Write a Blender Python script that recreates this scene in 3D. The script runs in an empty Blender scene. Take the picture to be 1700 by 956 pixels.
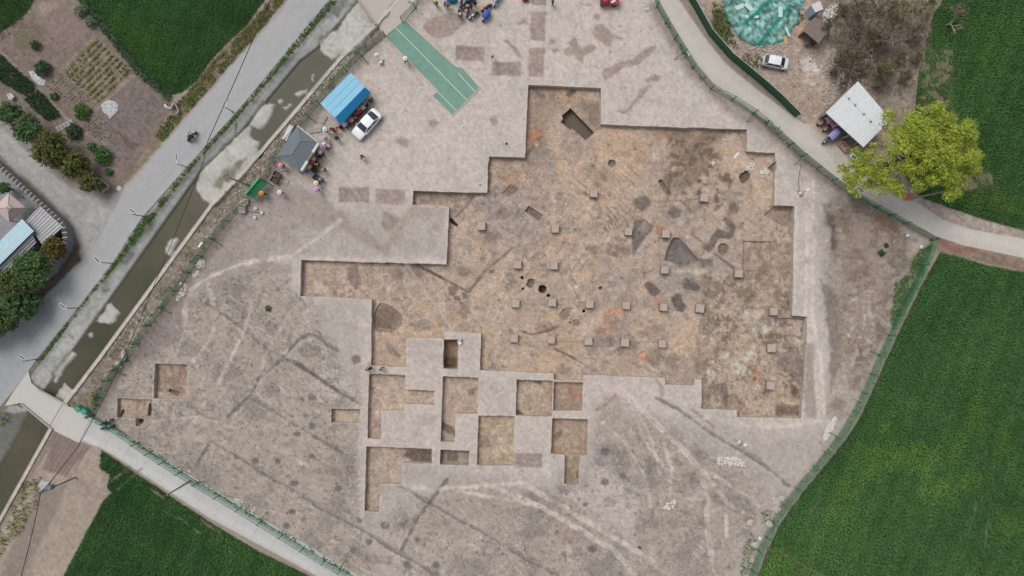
import bpy, bmesh, math, random, time
import numpy as np
from mathutils import Vector, Matrix, Euler
from mathutils.geometry import delaunay_2d_cdt

T0 = time.time()
scene = bpy.context.scene
COL = scene.collection
S, H = 0.082, 95.0            # metres per photo pixel on the ground, camera height
CX, CY = 850.0, 478.0

# ---------------------------------------------------------------- camera
cam_data = bpy.data.cameras.new("camera")
cam_data.sensor_width = 36.0
cam_data.lens = 36.0 * H / (1700 * S)
cam_data.clip_start = 1.0
cam_data.clip_end = 3000.0
cam = bpy.data.objects.new("camera", cam_data)
cam.location = (0, 0, H)
COL.objects.link(cam)
scene.camera = cam

# ---------------------------------------------------------------- sky, sun, exposure (hazy overcast daylight)
SUN_EL, SUN_AZ = math.radians(58), math.radians(132)     # azimuth measured from +X, light comes from the upper left
world = bpy.data.worlds.new("World")
scene.world = world
world.use_nodes = True
wn = world.node_tree
for n in list(wn.nodes):
    wn.nodes.remove(n)
w_out = wn.nodes.new("ShaderNodeOutputWorld")
w_bg = wn.nodes.new("ShaderNodeBackground")
w_sky = wn.nodes.new("ShaderNodeTexSky")
w_sky.sky_type = 'NISHITA'
w_sky.sun_disc = False
w_sky.sun_elevation = SUN_EL
w_sky.sun_rotation = math.pi / 2 - SUN_AZ
w_sky.air_density = 1.0
w_sky.dust_density = 4.0
w_sky.ozone_density = 1.0
w_hsv = wn.nodes.new("ShaderNodeHueSaturation")          # cloud veil: the blue is mostly washed out
w_hsv.inputs['Saturation'].default_value = 0.28
wn.links.new(w_sky.outputs[0], w_hsv.inputs['Color'])
wn.links.new(w_hsv.outputs[0], w_bg.inputs['Color'])
w_bg.inputs['Strength'].default_value = 0.10
wn.links.new(w_bg.outputs[0], w_out.inputs['Surface'])

sun_data = bpy.data.lights.new("sun", 'SUN')
sun_data.energy = 0.85
sun_data.angle = math.radians(26)
sun_data.color = (1.0, 0.965, 0.92)
sun = bpy.data.objects.new("sun", sun_data)
sd = Vector((math.cos(SUN_EL) * math.cos(SUN_AZ), math.cos(SUN_EL) * math.sin(SUN_AZ), math.sin(SUN_EL)))
sun.rotation_euler = sd.to_track_quat('Z', 'Y').to_euler()
sun.location = sd * 120
COL.objects.link(sun)

scene.view_settings.view_transform = 'Standard'
scene.view_settings.look = 'None'
scene.view_settings.gamma = 1.0
scene.view_settings.exposure = 0.70
K = 0.72                      # real albedo / colour as it shows in the photograph

# ---------------------------------------------------------------- helpers
def lin(c):
    c = np.asarray(c, dtype=float) / 255.0
    return np.where(c <= 0.04045, c / 12.92, ((c + 0.055) / 1.055) ** 2.4)

def alb(c, k=None):
    l = lin(c) * (K if k is None else k)
    return (float(l[0]), float(l[1]), float(l[2]), 1.0)

def W(px, py, z=0.0):
    k = S * (H - z) / H
    return Vector(((px - CX) * k, (CY - py) * k, z))

def tag(o, label=None, cat=None, group=None, kind=None):
    if label: o["label"] = label
    if cat: o["category"] = cat
    if group: o["group"] = group
    if kind or cat: o["kind"] = kind or 'thing'
    return o

def empty(name, loc=(0, 0, 0), rz=0.0):
    o = bpy.data.objects.new(name, None)
    o.location = loc
    o.rotation_euler = (0, 0, rz)
    o.empty_display_size = 0.2
    COL.objects.link(o)
    return o

def fast_mesh(name, verts, faces_list, cols=None, smooth=False):
    """verts (n,3); faces_list: list of int arrays (m,3) or (m,4)"""
    me = bpy.data.meshes.new(name)
    verts = np.asarray(verts, dtype=np.float32)
    me.vertices.add(len(verts))
    me.vertices.foreach_set("co", verts.ravel())
    loops, starts, totals, s = [], [], [], 0
    for f in faces_list:
        f = np.asarray(f, dtype=np.int32)
        if not len(f): continue
        k = f.shape[1]
        loops.append(f.ravel())
        starts.append(s + np.arange(len(f)) * k)
        totals.append(np.full(len(f), k))
        s += f.size
    loops = np.concatenate(loops).astype(np.int32)
    starts = np.concatenate(starts).astype(np.int32)
    totals = np.concatenate(totals).astype(np.int32)
    me.loops.add(len(loops))
    me.loops.foreach_set("vertex_index", loops)
    me.polygons.add(len(starts))
    me.polygons.foreach_set("loop_start", starts)
    try: me.polygons.foreach_set("loop_total", totals)
    except Exception: pass
    if cols is not None:
        a = me.color_attributes.new("Col", 'FLOAT_COLOR', 'POINT')
        c4 = np.ones((len(verts), 4), dtype=np.float32)
        c4[:, :np.shape(cols)[1]] = cols
        a.data.foreach_set("color", c4.ravel())
    me.update(calc_edges=True)
    if smooth:
        me.polygons.foreach_set("use_smooth", np.ones(len(starts), dtype=bool))
    return me

def link(name, me, mat=None, parent=None, loc=None, rot=None):
    o = bpy.data.objects.new(name, me)
    if mat is not None and len(me.materials) == 0:
        me.materials.append(mat)
    COL.objects.link(o)
    if parent is not None: o.parent = parent
    if loc is not None: o.location = loc
    if rot is not None: o.rotation_euler = rot
    return o

class MB:
    """collects simple solids into one mesh"""
    def __init__(self): self.v, self.f = [], []
    def add(self, vs, fs):
        b = len(self.v)
        self.v += [tuple(v) for v in vs]
        self.f += [tuple(i + b for i in f) for f in fs]
        return self
    def box(self, c, s, rz=0.0, M=None):
        x, y, z = s[0] / 2, s[1] / 2, s[2] / 2
        vs = [Vector((i * x, j * y, k * z)) for k in (-1, 1) for j in (-1, 1) for i in (-1, 1)]
        R = M if M is not None else Matrix.Rotation(rz, 3, 'Z')
        vs = [R @ v + Vector(c) for v in vs]
        return self.add(vs, [(0, 2, 3, 1), (4, 5, 7, 6), (0, 1, 5, 4), (2, 6, 7, 3), (0, 4, 6, 2), (1, 3, 7, 5)])
    def prism(self, poly, z0, z1):
        n = len(poly)
        a = sum(poly[i][0] * poly[(i + 1) % n][1] - poly[(i + 1) % n][0] * poly[i][1] for i in range(n))
        if a < 0: poly = poly[::-1]
        vs = [(p[0], p[1], z0 if not callable(z0) else z0(p)) for p in poly] + [(p[0], p[1], z1 if not callable(z1) else z1(p)) for p in poly]
        fs = [tuple(range(n - 1, -1, -1)), tuple(range(n, 2 * n))]
        fs += [(i, (i + 1) % n, n + (i + 1) % n, n + i) for i in range(n)]
        return self.add(vs, fs)
    def tube(self, pts, r, n=6, cap=True):
        pts = [Vector(p) for p in pts]
        rs = r if isinstance(r, (list, tuple)) else [r] * len(pts)
        vs, fs = [], []
        for i, p in enumerate(pts):
            d = (pts[min(i + 1, len(pts) - 1)] - pts[max(i - 1, 0)])
            d = d.normalized() if d.length > 1e-9 else Vector((0, 0, 1))
            u = d.cross(Vector((0, 0, 1)) if abs(d.z) < 0.9 else Vector((1, 0, 0))).normalized()
            w = d.cross(u)
            for k in range(n):
                a = 2 * math.pi * k / n
                vs.append(p + (u * math.cos(a) + w * math.sin(a)) * rs[i])
        for i in range(len(pts) - 1):
            for k in range(n):
                fs.append((i * n + k, (i + 1) * n + k, (i + 1) * n + (k + 1) % n, i * n + (k + 1) % n))
        if cap:
            fs.append(tuple(range(n)))
            fs.append(tuple(len(vs) - 1 - k for k in range(n)))
        return self.add(vs, fs)
    def lathe(self, prof, n=12, c=(0, 0, 0), M=None):
        vs, fs = [], []
        for (r, z) in prof:
            for k in range(n):
                a = 2 * math.pi * k / n
                v = Vector((r * math.cos(a), r * math.sin(a), z))
                if M is not None: v = M @ v
                vs.append(v + Vector(c))
        for i in range(len(prof) - 1):
            for k in range(n):
                fs.append((i * n + k, i * n + (k + 1) % n, (i + 1) * n + (k + 1) % n, (i + 1) * n + k))
        fs.append(tuple(range(n - 1, -1, -1)))
        fs.append(tuple((len(prof) - 1) * n + k for k in range(n)))
        return self.add(vs, fs)
    def blob(self, c, s, seed=0, n=6, m=4, jit=0.18, rz=0.0):
        rng = random.Random(seed)
        vs, fs = [], []
        cr, sr = math.cos(rz), math.sin(rz)
        for i in range(m + 1):
            t = math.pi * i / m
            for k in range(n):
                a = 2 * math.pi * k / n
                j = 1 + rng.uniform(-jit, jit)
                x, y, z = math.sin(t) * math.cos(a) * s[0] * j, math.sin(t) * math.sin(a) * s[1] * j, math.cos(t) * s[2] * (j if 0 < i < m else 1)
                vs.append((c[0] + x * cr - y * sr, c[1] + x * sr + y * cr, c[2] + z))
        for i in range(m):
            for k in range(n):
                fs.append((i * n + k, (i + 1) * n + k, (i + 1) * n + (k + 1) % n, i * n + (k + 1) % n))
        return self.add(vs, fs)
    def mesh(self, name, smooth=False):
        me = bpy.data.meshes.new(name)
        me.from_pydata(self.v, [], self.f)
        me.validate()
        if smooth: me.polygons.foreach_set("use_smooth", np.ones(len(me.polygons), dtype=bool))
        me.update()
        return me
    def build(self, name, mat, parent=None, loc=None, rot=None, smooth=False):
        return link(name, self.mesh(name, smooth), mat, parent, loc, rot)

def copy_tree(o, parent=None):
    c = o.copy()
    COL.objects.link(c)
    c.parent = parent
    for ch in list(o.children):
        copy_tree(ch, c)
    return c

# ---------------------------------------------------------------- materials
def nt_of(name):
    m = bpy.data.materials.new(name)
    m.use_nodes = True
    nt = m.node_tree
    return m, nt, nt.nodes["Principled BSDF"]

def noise_node(nt, scale, detail=4.0, rough=0.55, coord='Object', vec=None):
    n = nt.nodes.new("ShaderNodeTexNoise")
    n.inputs['Scale'].default_value = scale
    n.inputs['Detail'].default_value = detail
    n.inputs['Roughness'].default_value = rough
    if vec is None:
        g = nt.nodes.new("ShaderNodeNewGeometry")
        vec = g.outputs['Position']
    nt.links.new(vec, n.inputs['Vector'])
    return n.outputs['Fac']

def math_node(nt, op, a, b):
    n = nt.nodes.new("ShaderNodeMath")
    n.operation = op
    for i, v in enumerate((a, b)):
        if isinstance(v, (int, float)): n.inputs[i].default_value = v
        else: nt.links.new(v, n.inputs[i])
    return n.outputs[0]

def scale_color(nt, col, fac):
    n = nt.nodes.new("ShaderNodeVectorMath")
    n.operation = 'SCALE'
    nt.links.new(col, n.inputs[0])
    nt.links.new(fac, n.inputs['Scale'])
    return n.outputs[0]

def variation(nt, layers):
    """1 + sum amp * (noise - 0.5) * 2"""
    f = None
    for (scale, amp, detail) in layers:
        nz = noise_node(nt, scale, detail)
        t = math_node(nt, 'MULTIPLY', math_node(nt, 'SUBTRACT', nz, 0.5), 2 * amp)
        f = t if f is None else math_node(nt, 'ADD', f, t)
    return math_node(nt, 'ADD', f, 1.0)

def add_bump(nt, bsdf, scale, strength, dist, detail=5.0):
    b = nt.nodes.new("ShaderNodeBump")
    b.inputs['Strength'].default_value = strength
    b.inputs['Distance'].default_value = dist
    nt.links.new(noise_node(nt, scale, detail), b.inputs['Height'])
    nt.links.new(b.outputs[0], bsdf.inputs['Normal'])

def mat_attr(name, layers, rough=0.95, bump=None, spec=0.2, sheen=0.0, transl=0.0):
    m, nt, p = nt_of(name)
    a = nt.nodes.new("ShaderNodeVertexColor")
    a.layer_name = "Col"
    col = scale_color(nt, a.outputs['Color'], variation(nt, layers)) if layers else a.outputs['Color']
    nt.links.new(col, p.inputs['Base Color'])
    p.inputs['Roughness'].default_value = rough
    p.inputs['Specular IOR Level'].default_value = spec
    if transl:
        t = nt.nodes.new("ShaderNodeBsdfTranslucent")
        nt.links.new(col, t.inputs['Color'])
        mx = nt.nodes.new("ShaderNodeMixShader")
        mx.inputs[0].default_value = transl
        nt.links.new(p.outputs[0], mx.inputs[1])
        nt.links.new(t.outputs[0], mx.inputs[2])
        nt.links.new(mx.outputs[0], nt.nodes["Material Output"].inputs['Surface'])
    if bump: add_bump(nt, p, *bump)
    return m

_mats = {}
def mat(name, c, rough=0.7, var=0.08, scale=6.0, metal=0.0, bump=None, spec=0.35, k=None, coat=0.0):
    if name in _mats: return _mats[name]
    m, nt, p = nt_of(name)
    base = nt.nodes.new("ShaderNodeRGB")
    base.outputs[0].default_value = alb(c, k)
    if var:
        col = scale_color(nt, base.outputs[0], variation(nt, [(scale, var, 4.0), (scale * 7, var * 0.6, 2.0)]))
    else:
        col = base.outputs[0]
    nt.links.new(col, p.inputs['Base Color'])
    p.inputs['Roughness'].default_value = rough
    p.inputs['Metallic'].default_value = metal
    p.inputs['Specular IOR Level'].default_value = spec
    p.inputs['Coat Weight'].default_value = coat
    if bump: add_bump(nt, p, *bump)
    _mats[name] = m
    return m
# ================================================================ the lie of the land: colour and relief of the soil, drawn up as a survey plan
X0, Y0, X1, Y1 = -160, -140, 1860, 1096
CWI, CHE = X1 - X0 + 1, Y1 - Y0 + 1
YY, XX = np.mgrid[Y0:Y1 + 1, X0:X1 + 1].astype(np.float32)

def vnoise(cell, seed):
    rng = np.random.default_rng(seed)
    gh, gw = int(CHE / cell) + 3, int(CWI / cell) + 3
    L = rng.random((gh, gw)).astype(np.float32)
    ys = np.arange(CHE, dtype=np.float32) / cell
    xs = np.arange(CWI, dtype=np.float32) / cell
    yi, xi = ys.astype(int), xs.astype(int)
    fy, fx = ys - yi, xs - xi
    fy, fx = fy * fy * (3 - 2 * fy), fx * fx * (3 - 2 * fx)
    A = L[yi] * (1 - fy)[:, None] + L[yi + 1] * fy[:, None]
    return A[:, xi] * (1 - fx) + A[:, xi + 1] * fx

def fbm(cell, octv, seed, gain=0.55):
    out, amp, tot = 0, 1.0, 0.0
    for i in range(octv):
        c = max(cell / 2 ** i, 1.0)
        out = out + amp * (vnoise(c, seed * 17 + i) - 0.5)
        tot += amp
        amp *= gain
    return out * (2.6 / tot)          # about -1 .. 1

N_big, N_mid, N_sml, N_fin = fbm(170, 4, 1), fbm(48, 4, 2), fbm(14, 3, 3), fbm(4, 2, 4)
N_b2, N_m2, N_s2 = fbm(120, 4, 5), fbm(36, 4, 6), fbm(10, 3, 7)
N_warp = fbm(22, 3, 8)
N_w2 = fbm(7, 2, 9)

def rgb(r, g, b): return np.array((r, g, b), dtype=np.float32)
C = np.empty((CHE, CWI, 3), dtype=np.float32)
C[:] = rgb(156, 143, 132)
TX = np.full((CHE, CWI), 0.55, dtype=np.float32)            # how coarse and broken the surface is
Z = (0.05 * N_mid + 0.02 * N_sml + 0.012 * N_fin).astype(np.float32)      # relief in metres

def win(poly, pad):
    xs, ys = [p[0] for p in poly], [p[1] for p in poly]
    a, b = int(max(min(xs) - pad - X0, 0)), int(min(max(xs) + pad - X0 + 1, CWI))
    c, d = int(max(min(ys) - pad - Y0, 0)), int(min(max(ys) + pad - Y0 + 1, CHE))
    return slice(c, max(d, c)), slice(a, max(b, a))

def seg_dist(px, py, a, b):
    ax, ay, bx, by = a[0], a[1], b[0], b[1]
    dx, dy = bx - ax, by - ay
    L2 = dx * dx + dy * dy + 1e-9
    t = np.clip(((px - ax) * dx + (py - ay) * dy) / L2, 0, 1)
    return np.hypot(px - ax - t * dx, py - ay - t * dy)

def inside(px, py, poly):
    r = np.zeros(px.shape, dtype=bool)
    n = len(poly)
    for i in range(n):
        (ax, ay), (bx, by) = poly[i], poly[(i + 1) % n]
        if ay == by: continue
        c = (ay > py) != (by > py)
        r ^= c & (px < (bx - ax) * (py - ay) / (by - ay) + ax)
    return r

def sdist(px, py, poly):
    d = None
    for i in range(len(poly)):
        e = seg_dist(px, py, poly[i], poly[(i + 1) % len(poly)])
        d = e if d is None else np.minimum(d, e)
    return np.where(inside(px, py, poly), -d, d)

_sdc = {}
def sdf(poly, pad):
    """window and signed distance of a plan outline; long outlines are measured once"""
    if len(poly) < 8:
        w = win(poly, pad)
        return w, sdist(XX[w], YY[w], poly)
    k = id(poly)
    if k not in _sdc:
        w = win(poly, 44)
        _sdc[k] = (w, sdist(XX[w], YY[w], poly).astype(np.float32), poly)
    return _sdc[k][0], _sdc[k][1]

def ldist(px, py, line):
    d = None
    for i in range(len(line) - 1):
        e = seg_dist(px, py, line[i], line[i + 1])
        d = e if d is None else np.minimum(d, e)
    return d

def sstep(x): 
    x = np.clip(x, 0, 1)
    return x * x * (3 - 2 * x)

def ell(cx, cy, rx, ry=None, rot=0.0, n=18):
    ry = rx if ry is None else ry
    c, s = math.cos(rot), math.sin(rot)
    return [(cx + rx * math.cos(t) * c - ry * math.sin(t) * s, cy + rx * math.cos(t) * s + ry * math.sin(t) * c) for t in (2 * math.pi * i / n for i in range(n))]

def blend(w, m, col, a, dz, tex):
    if col is not None:
        t = C[w]
        cc = np.asarray(col, dtype=np.float32)
        if tex: cc = cc[None, None, :] * (1 + tex * 0.055 * (0.6 * N_sml[w] + 1.2 * N_fin[w]))[..., None]
        C[w] = t + (cc - t) * (m * a)[..., None]
    if dz: Z[w] += dz * m

def area(poly, col, a=1.0, soft=3.0, warp=0.0, dz=0.0, tex=1.0, patch=0.0):
    w, d = sdf(poly, soft + warp + 4) if len(poly) > 28 else (lambda w: (w, sdist(XX[w], YY[w], poly) if C[w].size else None))(win(poly, soft + warp + 4))
    if C[w].size == 0: return
    if warp: d = d + warp * (N_warp[w] * 0.7 + N_w2[w] * 0.5)
    m = sstep(0.5 - d / (2 * soft))
    if patch: m = m * sstep(0.5 + (N_mid[w] + 0.7 * N_s2[w]) * patch)
    blend(w, m, col, a, dz, tex)

def line(pts, width, col, a=1.0, soft=2.0, warp=0.0, dz=0.0, tex=1.0):
    w = win(pts, width + soft + warp + 4)
    if C[w].size == 0: return
    d = ldist(XX[w], YY[w], pts) - width / 2
    if warp: d = d + warp * (N_warp[w] * 0.6 + N_w2[w] * 0.5)
    m = sstep(0.5 - d / (2 * soft))
    blend(w, m, col, a, dz, tex)

def texture(poly, v, soft=10.0, warp=8.0):
    w, d = sdf(poly, soft + warp + 4)
    d = d + warp * N_warp[w]
    m = sstep(0.5 - d / (2 * soft))
    TX[w] += (v - TX[w]) * m

def mottle(poly, col, noise, thr, a=1.0, gain=2.0, soft=6.0, dz=0.0):
    w, d = sdf(poly, soft + 4)
    m = sstep(0.5 - d / (2 * soft)) * sstep((noise[w] - thr) * gain)
    blend(w, m, col, a, dz, 0.6)

# ---------------- plan of the place (all coordinates in photograph pixels, ground level)
site = [(690, -20), (655, 25), (640, 60), (575, 118), (495, 215), (440, 300), (380, 367), (295, 483), (213, 598), (154, 690), (275, 765), (400, 842), (592, 958), (800, 1096), (1180, 1096), (1232, 990),
        (1247, 944), (1281, 865), (1320, 809), (1389, 726), (1416, 682), (1458, 589), (1545, 400), (1450, 345), (1380, 300), (1290, 225), (1215, 168), (1150, 115), (1090, 15), (1083, -140), (690, -140)]
main_pit = [(877, 141), (997.6, 146), (997, 206), (1125, 211.5), (1240, 214.5), (1240, 251), (1287, 254), (1286, 341), (1319, 342), (1316, 480), (1315, 524), (1339, 525.5), (1338, 575), (1334, 640), (1330, 694), (1224, 692), (1224, 680),
            (1164, 678), (1165, 630), (1153, 629), (1152, 640), (1104, 638), (1104, 627), (968.5, 622), (968.5, 631), (919.5, 629.5), (919.5, 619.5), (797, 614.5), (798.5, 553), (737, 550), (737, 562), (675, 560), (674, 609), (616, 607), (617, 497), (498, 491.5),
            (500, 431.5), (741, 439), (745.5, 342.5), (685, 340), (686, 316.5), (808.5, 320), (811.5, 260), (872, 261)]
pits = [
    ('A', [(737, 563.5), (762, 564), (760, 612.5), (736, 611.5)], 1.5), ('B', [(612.5, 620.5), (672.5, 622), (672, 646), (721, 648.5), (720.5, 672), (671, 670), (670, 681), (634, 681), (633, 729), (610, 727.5)], 0.75),
    ('C', [(735, 624.4), (795, 627), (793, 687), (756, 686), (755, 734), (731.5, 733)], 0.9), ('D', [(858, 630), (917.6, 632), (916, 691), (856, 689.5)], 0.85), ('E', [(919.5, 633.5), (968, 635), (966, 682), (918, 681)], 0.8),
    ('F', [(794, 690), (854, 691), (853, 773), (791.5, 772)], 0.75), ('G', [(917, 694), (976, 696), (974, 755.8), (962.4, 757), (961, 804), (936.5, 803.4), (937.6, 755), (914.5, 753)], 0.9),
    ('H', [(608, 741), (718, 745), (717, 769), (669, 768), (667, 803), (630, 803), (629, 850), (605, 849)], 0.85), ('I', [(731, 746), (779, 748), (778.5, 772), (730.5, 771)], 1.0),
    ('J', [(550, 678), (598, 679), (597, 702), (549.5, 701)], 0.8), ('K', [(257, 603), (312, 605), (311, 663), (255, 661)], 0.7), ('L', [(195, 661), (253, 663), (252, 707), (225, 708), (225, 694), (194, 693)], 0.6)]
def crumble(poly, amp=0.45, step=3.5, seed=0):
    """trench lips are never ruler-straight: nicks and slumps along every edge, corners a little rounded"""
    rng = np.random.default_rng(seed + 900)
    out = []
    n = len(poly)
    for i in range(n):
        a, b = np.array(poly[i], float), np.array(poly[(i + 1) % n], float)
        L = np.linalg.norm(b - a)
        nrm = np.array((-(b - a)[1], (b - a)[0])) / (L + 1e-9)
        k = int(L / step)
        out.append(tuple(a))
        if L < 7: continue
        w0 = 0.0
        for j in range(1, k):
            w0 = 0.72 * w0 + rng.normal(0, amp * 0.55)
            if rng.random() < 0.04: w0 += rng.choice((-1, 1)) * amp * 1.6
            out.append(tuple(a + (b - a) * j / k + nrm * np.clip(w0, -1.3, 1.3)))
    return out
main_pit0, pits0 = main_pit, pits
main_pit = crumble(main_pit, 0.42, seed=1)
pits = [(k_, crumble(p_, 0.36, seed=i_ + 2), d_) for i_, (k_, p_, d_) in enumerate(pits)]
DM = 0.85
def fl(poly, d=DM): return [(CX + (x - CX) * (H + d) / H, CY + (y - CY) * (H + d) / H) for x, y in poly]

road_l = [(610, -150), (478, 0), (440, 43), (320, 180), (201, 315), (160, 395), (134, 432), (70, 495), (0, 561), (-170, 725)]
road_r = [(671, -150), (547, 0), (400, 178), (308, 280), (234, 364), (187, 437), (130, 511), (62, 596), (50, 613), (20, 652), (0, 676), (-170, 860)]
main_road = road_l + road_r[::-1]
lot = [(-170, 90), (0, 199), (54, 242), (97, 286), (134, 314), (185, 323), (203, 314), (161, 396), (135, 431), (129, 405), (121, 384), (110, 366), (85, 343), (53, 314), (16, 281), (0, 268), (-170, 150)]
bank_top = [(690, -150), (559, 3), (400, 190), (315, 284), (234, 392), (150, 494), (70, 600), (52, 626), (20, 668), (0, 690), (-170, 880)]
_toe = [(720, -150), (600, 0), (527, 82), (500, 102), (400, 222), (335, 286), (268, 380), (187, 494), (117, 591), (92, 628), (50, 683), (20, 739), (0, 775), (-170, 1010)]
DC = 0.8
toe = fl(_toe, DC)
coping = [(800, -150), (662, 3), (628, 42), (567, 100), (408, 287), (353, 344), (167, 598), (112, 670), (88, 712), (0, 871), (-130, 1100)]
coping_in = [(x - 5.4, y - 4.0) for x, y in coping]
canal_bank = bank_top + toe[::-1]
canal_bed = toe + coping_in[::-1]
coping_poly = coping_in + coping[::-1]
verge = road_r[:-1] + bank_top[::-1]
lane_low = [(112, 674), (137, 683), (152, 693), (200, 716), (330, 796), (470, 880), (560, 933), (600, 957), (830, 1096), (780, 1110), (520, 953), (350, 861), (190, 757), (170, 745), (130, 733), (88, 716)]
lane_right = [(1062, -145), (1092, 0), (1105, 22), (1130, 64), (1160, 112), (1188, 145), (1220, 165), (1290, 214), (1345, 260), (1400, 304), (1461, 347), (1555, 393), (1600, 408), (1635, 415), (1700, 429), (1870, 455), (1870, 425), (1700, 396), (1611, 380), (1565, 364), (1514, 330), (1470, 306), (1440, 285),
              (1412, 250), (1385, 215), (1368, 192), (1355, 196), (1336, 206), (1318, 194), (1262, 152), (1205, 106), (1178, 72), (1148, 30), (1128, 0), (1100, -60), (1085, -145)]
field_tl = [(60, -145), (136, -8), (150, 12), (178, 47), (210, 88), (240, 122), (268, 148), (287, 157), (303, 152), (328, 133), (348, 102), (378, 70), (412, 38), (446, -10), (560, -145)]
field_tl0 = [(-165, -145), (20, -145), (60, -6), (44, 22), (18, 42), (-4, 58), (-165, 150)]
field_bl = [(168, 747), (190, 762), (350, 868), (430, 916), (522, 960), (640, 1030), (740, 1100), (20, 1100), (105, 958), (150, 872), (172, 832), (186, 818), (178, 808), (184, 788), (166, 776)]
field_br = [(1561, 420), (1600, 429), (1636, 440), (1700, 452), (1865, 480), (1865, 1100), (1220, 1100), (1258, 956), (1271, 922), (1294, 873), (1334, 816), (1404, 731), (1432, 686), (1475, 588), (1497, 541), (1530, 474)]
field_tr = [(1600, -145), (1562, 8), (1551, 20), (1540, 60), (1524, 124), (1520, 168), (1516, 230), (1500, 290), (1528, 327), (1600, 353), (1640, 366), (1700, 382), (1865, 410), (1865, -145)]
carpet = [(672, 33), (797, 146), (751, 192), (716, 158), (726, 151), (640, 62)]
yard = [(1178, -140), (1140, -10), (1182, 60), (1222, 95), (1290, 150), (1340, 205), (1400, 250), (1500, 330), (1520, 168), (1551, 20), (1575, -140)]

# ---------------- soil colours outside the trenches
C += (6 * N_big + 5 * N_mid + 5 * N_sml + 5 * N_fin)[..., None]
area(site, rgb(174, 163, 156), soft=6, warp=4)
# pale trodden ground in the upper part and round the trenches
area([(690, -140), (640, 60), (560, 150), (500, 300), (520, 345), (690, 345), (760, 430), (500, 425), (440, 420), (470, 500), (600, 505), (640, 740), (900, 810), (1000, 700), (1160, 700), (1240, 715), (1360, 710), (1375, 560), (1360, 420), (1345, 300), (1240, 200), (1150, 130), (1090, 30), (1080, -140)],
     rgb(190, 178, 170), soft=26, warp=22)
area([(640, 80), (560, 190), (560, 300), (700, 300), (800, 250), (860, 130), (1080, 150), (1200, 190), (1140, 120), (1060, 0), (900, -20), (830, 40), (790, 170), (700, 180)], rgb(194, 182, 173), a=0.8, soft=22, warp=14)
# rough, weathered ground lower left and lower right
rough_ll = [(330, 480), (440, 440), (520, 510), (560, 600), (600, 660), (600, 900), (700, 1096), (560, 960), (400, 842), (275, 765), (160, 690), (215, 598)]
area(rough_ll, rgb(166, 153, 142), soft=24, warp=18)
rough_lr = [(1000, 660), (1070, 690), (1170, 745), (1250, 790), (1270, 830), (1215, 950), (1180, 1096), (700, 1096), (640, 870), (760, 800), (900, 820), (980, 790)]
area(rough_lr, rgb(166, 153, 142), soft=22, warp=18)
rough_r = [(1375, 320), (1420, 335), (1520, 400), (1470, 560), (1410, 690), (1370, 690), (1390, 580), (1370, 480), (1365, 400)]
area(rough_r, rgb(160, 147, 136), soft=12, warp=12)
allsite = site
mottle(allsite, rgb(196, 183, 174), N_b2, 0.10, a=0.35, gain=1.3)
for q_ in (rough_ll, rough_lr, rough_r): texture(q_, 1.35)
mottle(rough_ll, rgb(142, 131, 124), N_m2, 0.02, a=0.7, gain=1.9, soft=18)
mottle(rough_ll, rgb(188, 176, 169), N_b2 + 0.5 * N_sml, 0.15, a=0.6, gain=1.8, soft=18)
mottle(rough_lr, rgb(186, 174, 167), N_b2 + 0.5 * N_sml, 0.15, a=0.55, gain=1.8, soft=18)
mottle(rough_lr, rgb(134, 123, 118), N_m2, 0.02, a=0.6, gain=1.7, soft=18)
mottle(rough_ll, rgb(122, 117, 106), N_s2 + 0.5 * N_mid, 0.35, a=0.5, gain=2.0, soft=18, dz=0.03)
mottle(rough_lr, rgb(121, 113, 104), N_s2 + 0.5 * N_mid, 0.35, a=0.5, gain=2.0, soft=18, dz=0.03)
mottle(rough_r, rgb(122, 110, 101), N_m2, -0.05, a=0.7, gain=1.7, soft=12)
mottle([(440, 425), (330, 480), (330, 420), (440, 310), (560, 340), (600, 380), (540, 420)], rgb(148, 136, 129), N_m2, -0.35, a=0.6, gain=1.4, soft=12)
# little dry clods and tufts
rs = np.random.default_rng(5)
def speckle(poly, n, rmin, rmax, cols, a, dz=0.0, seed=0):
    rr = np.random.default_rng(seed)
    xs, ys = [p[0] for p in poly], [p[1] for p in poly]
    k = 0
    while k < n:
        x, y = rr.uniform(min(xs), max(xs)), rr.uniform(min(ys), max(ys))
        if not inside(np.array([x]), np.array([y]), poly)[0]: continue
        r = rr.uniform(rmin, rmax)
        area(ell(x, y, r, r * rr.uniform(0.6, 1), rr.uniform(0, 3), 8), cols[rr.integers(len(cols))], a=a * rr.uniform(0.5, 1), soft=max(r * 0.6, 1.2), warp=1.0, dz=dz, tex=0)
        k += 1
speckle(rough_ll, 420, 0.8, 3.0, [rgb(112, 102, 97), rgb(120, 113, 100), rgb(104, 97, 90)], 0.6, 0.04, 1)
speckle(rough_lr, 300, 0.8, 3.0, [rgb(112, 102, 97), rgb(118, 110, 98), rgb(104, 97, 90)], 0.55, 0.04, 2)
speckle([(640, 60), (560, 300), (800, 310), (870, 140), (1240, 200), (1060, -20), (700, -20)], 170, 0.6, 2.4, [rgb(150, 134, 124), rgb(140, 126, 117), rgb(158, 142, 132)], 0.6, 0.0, 3)
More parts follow.
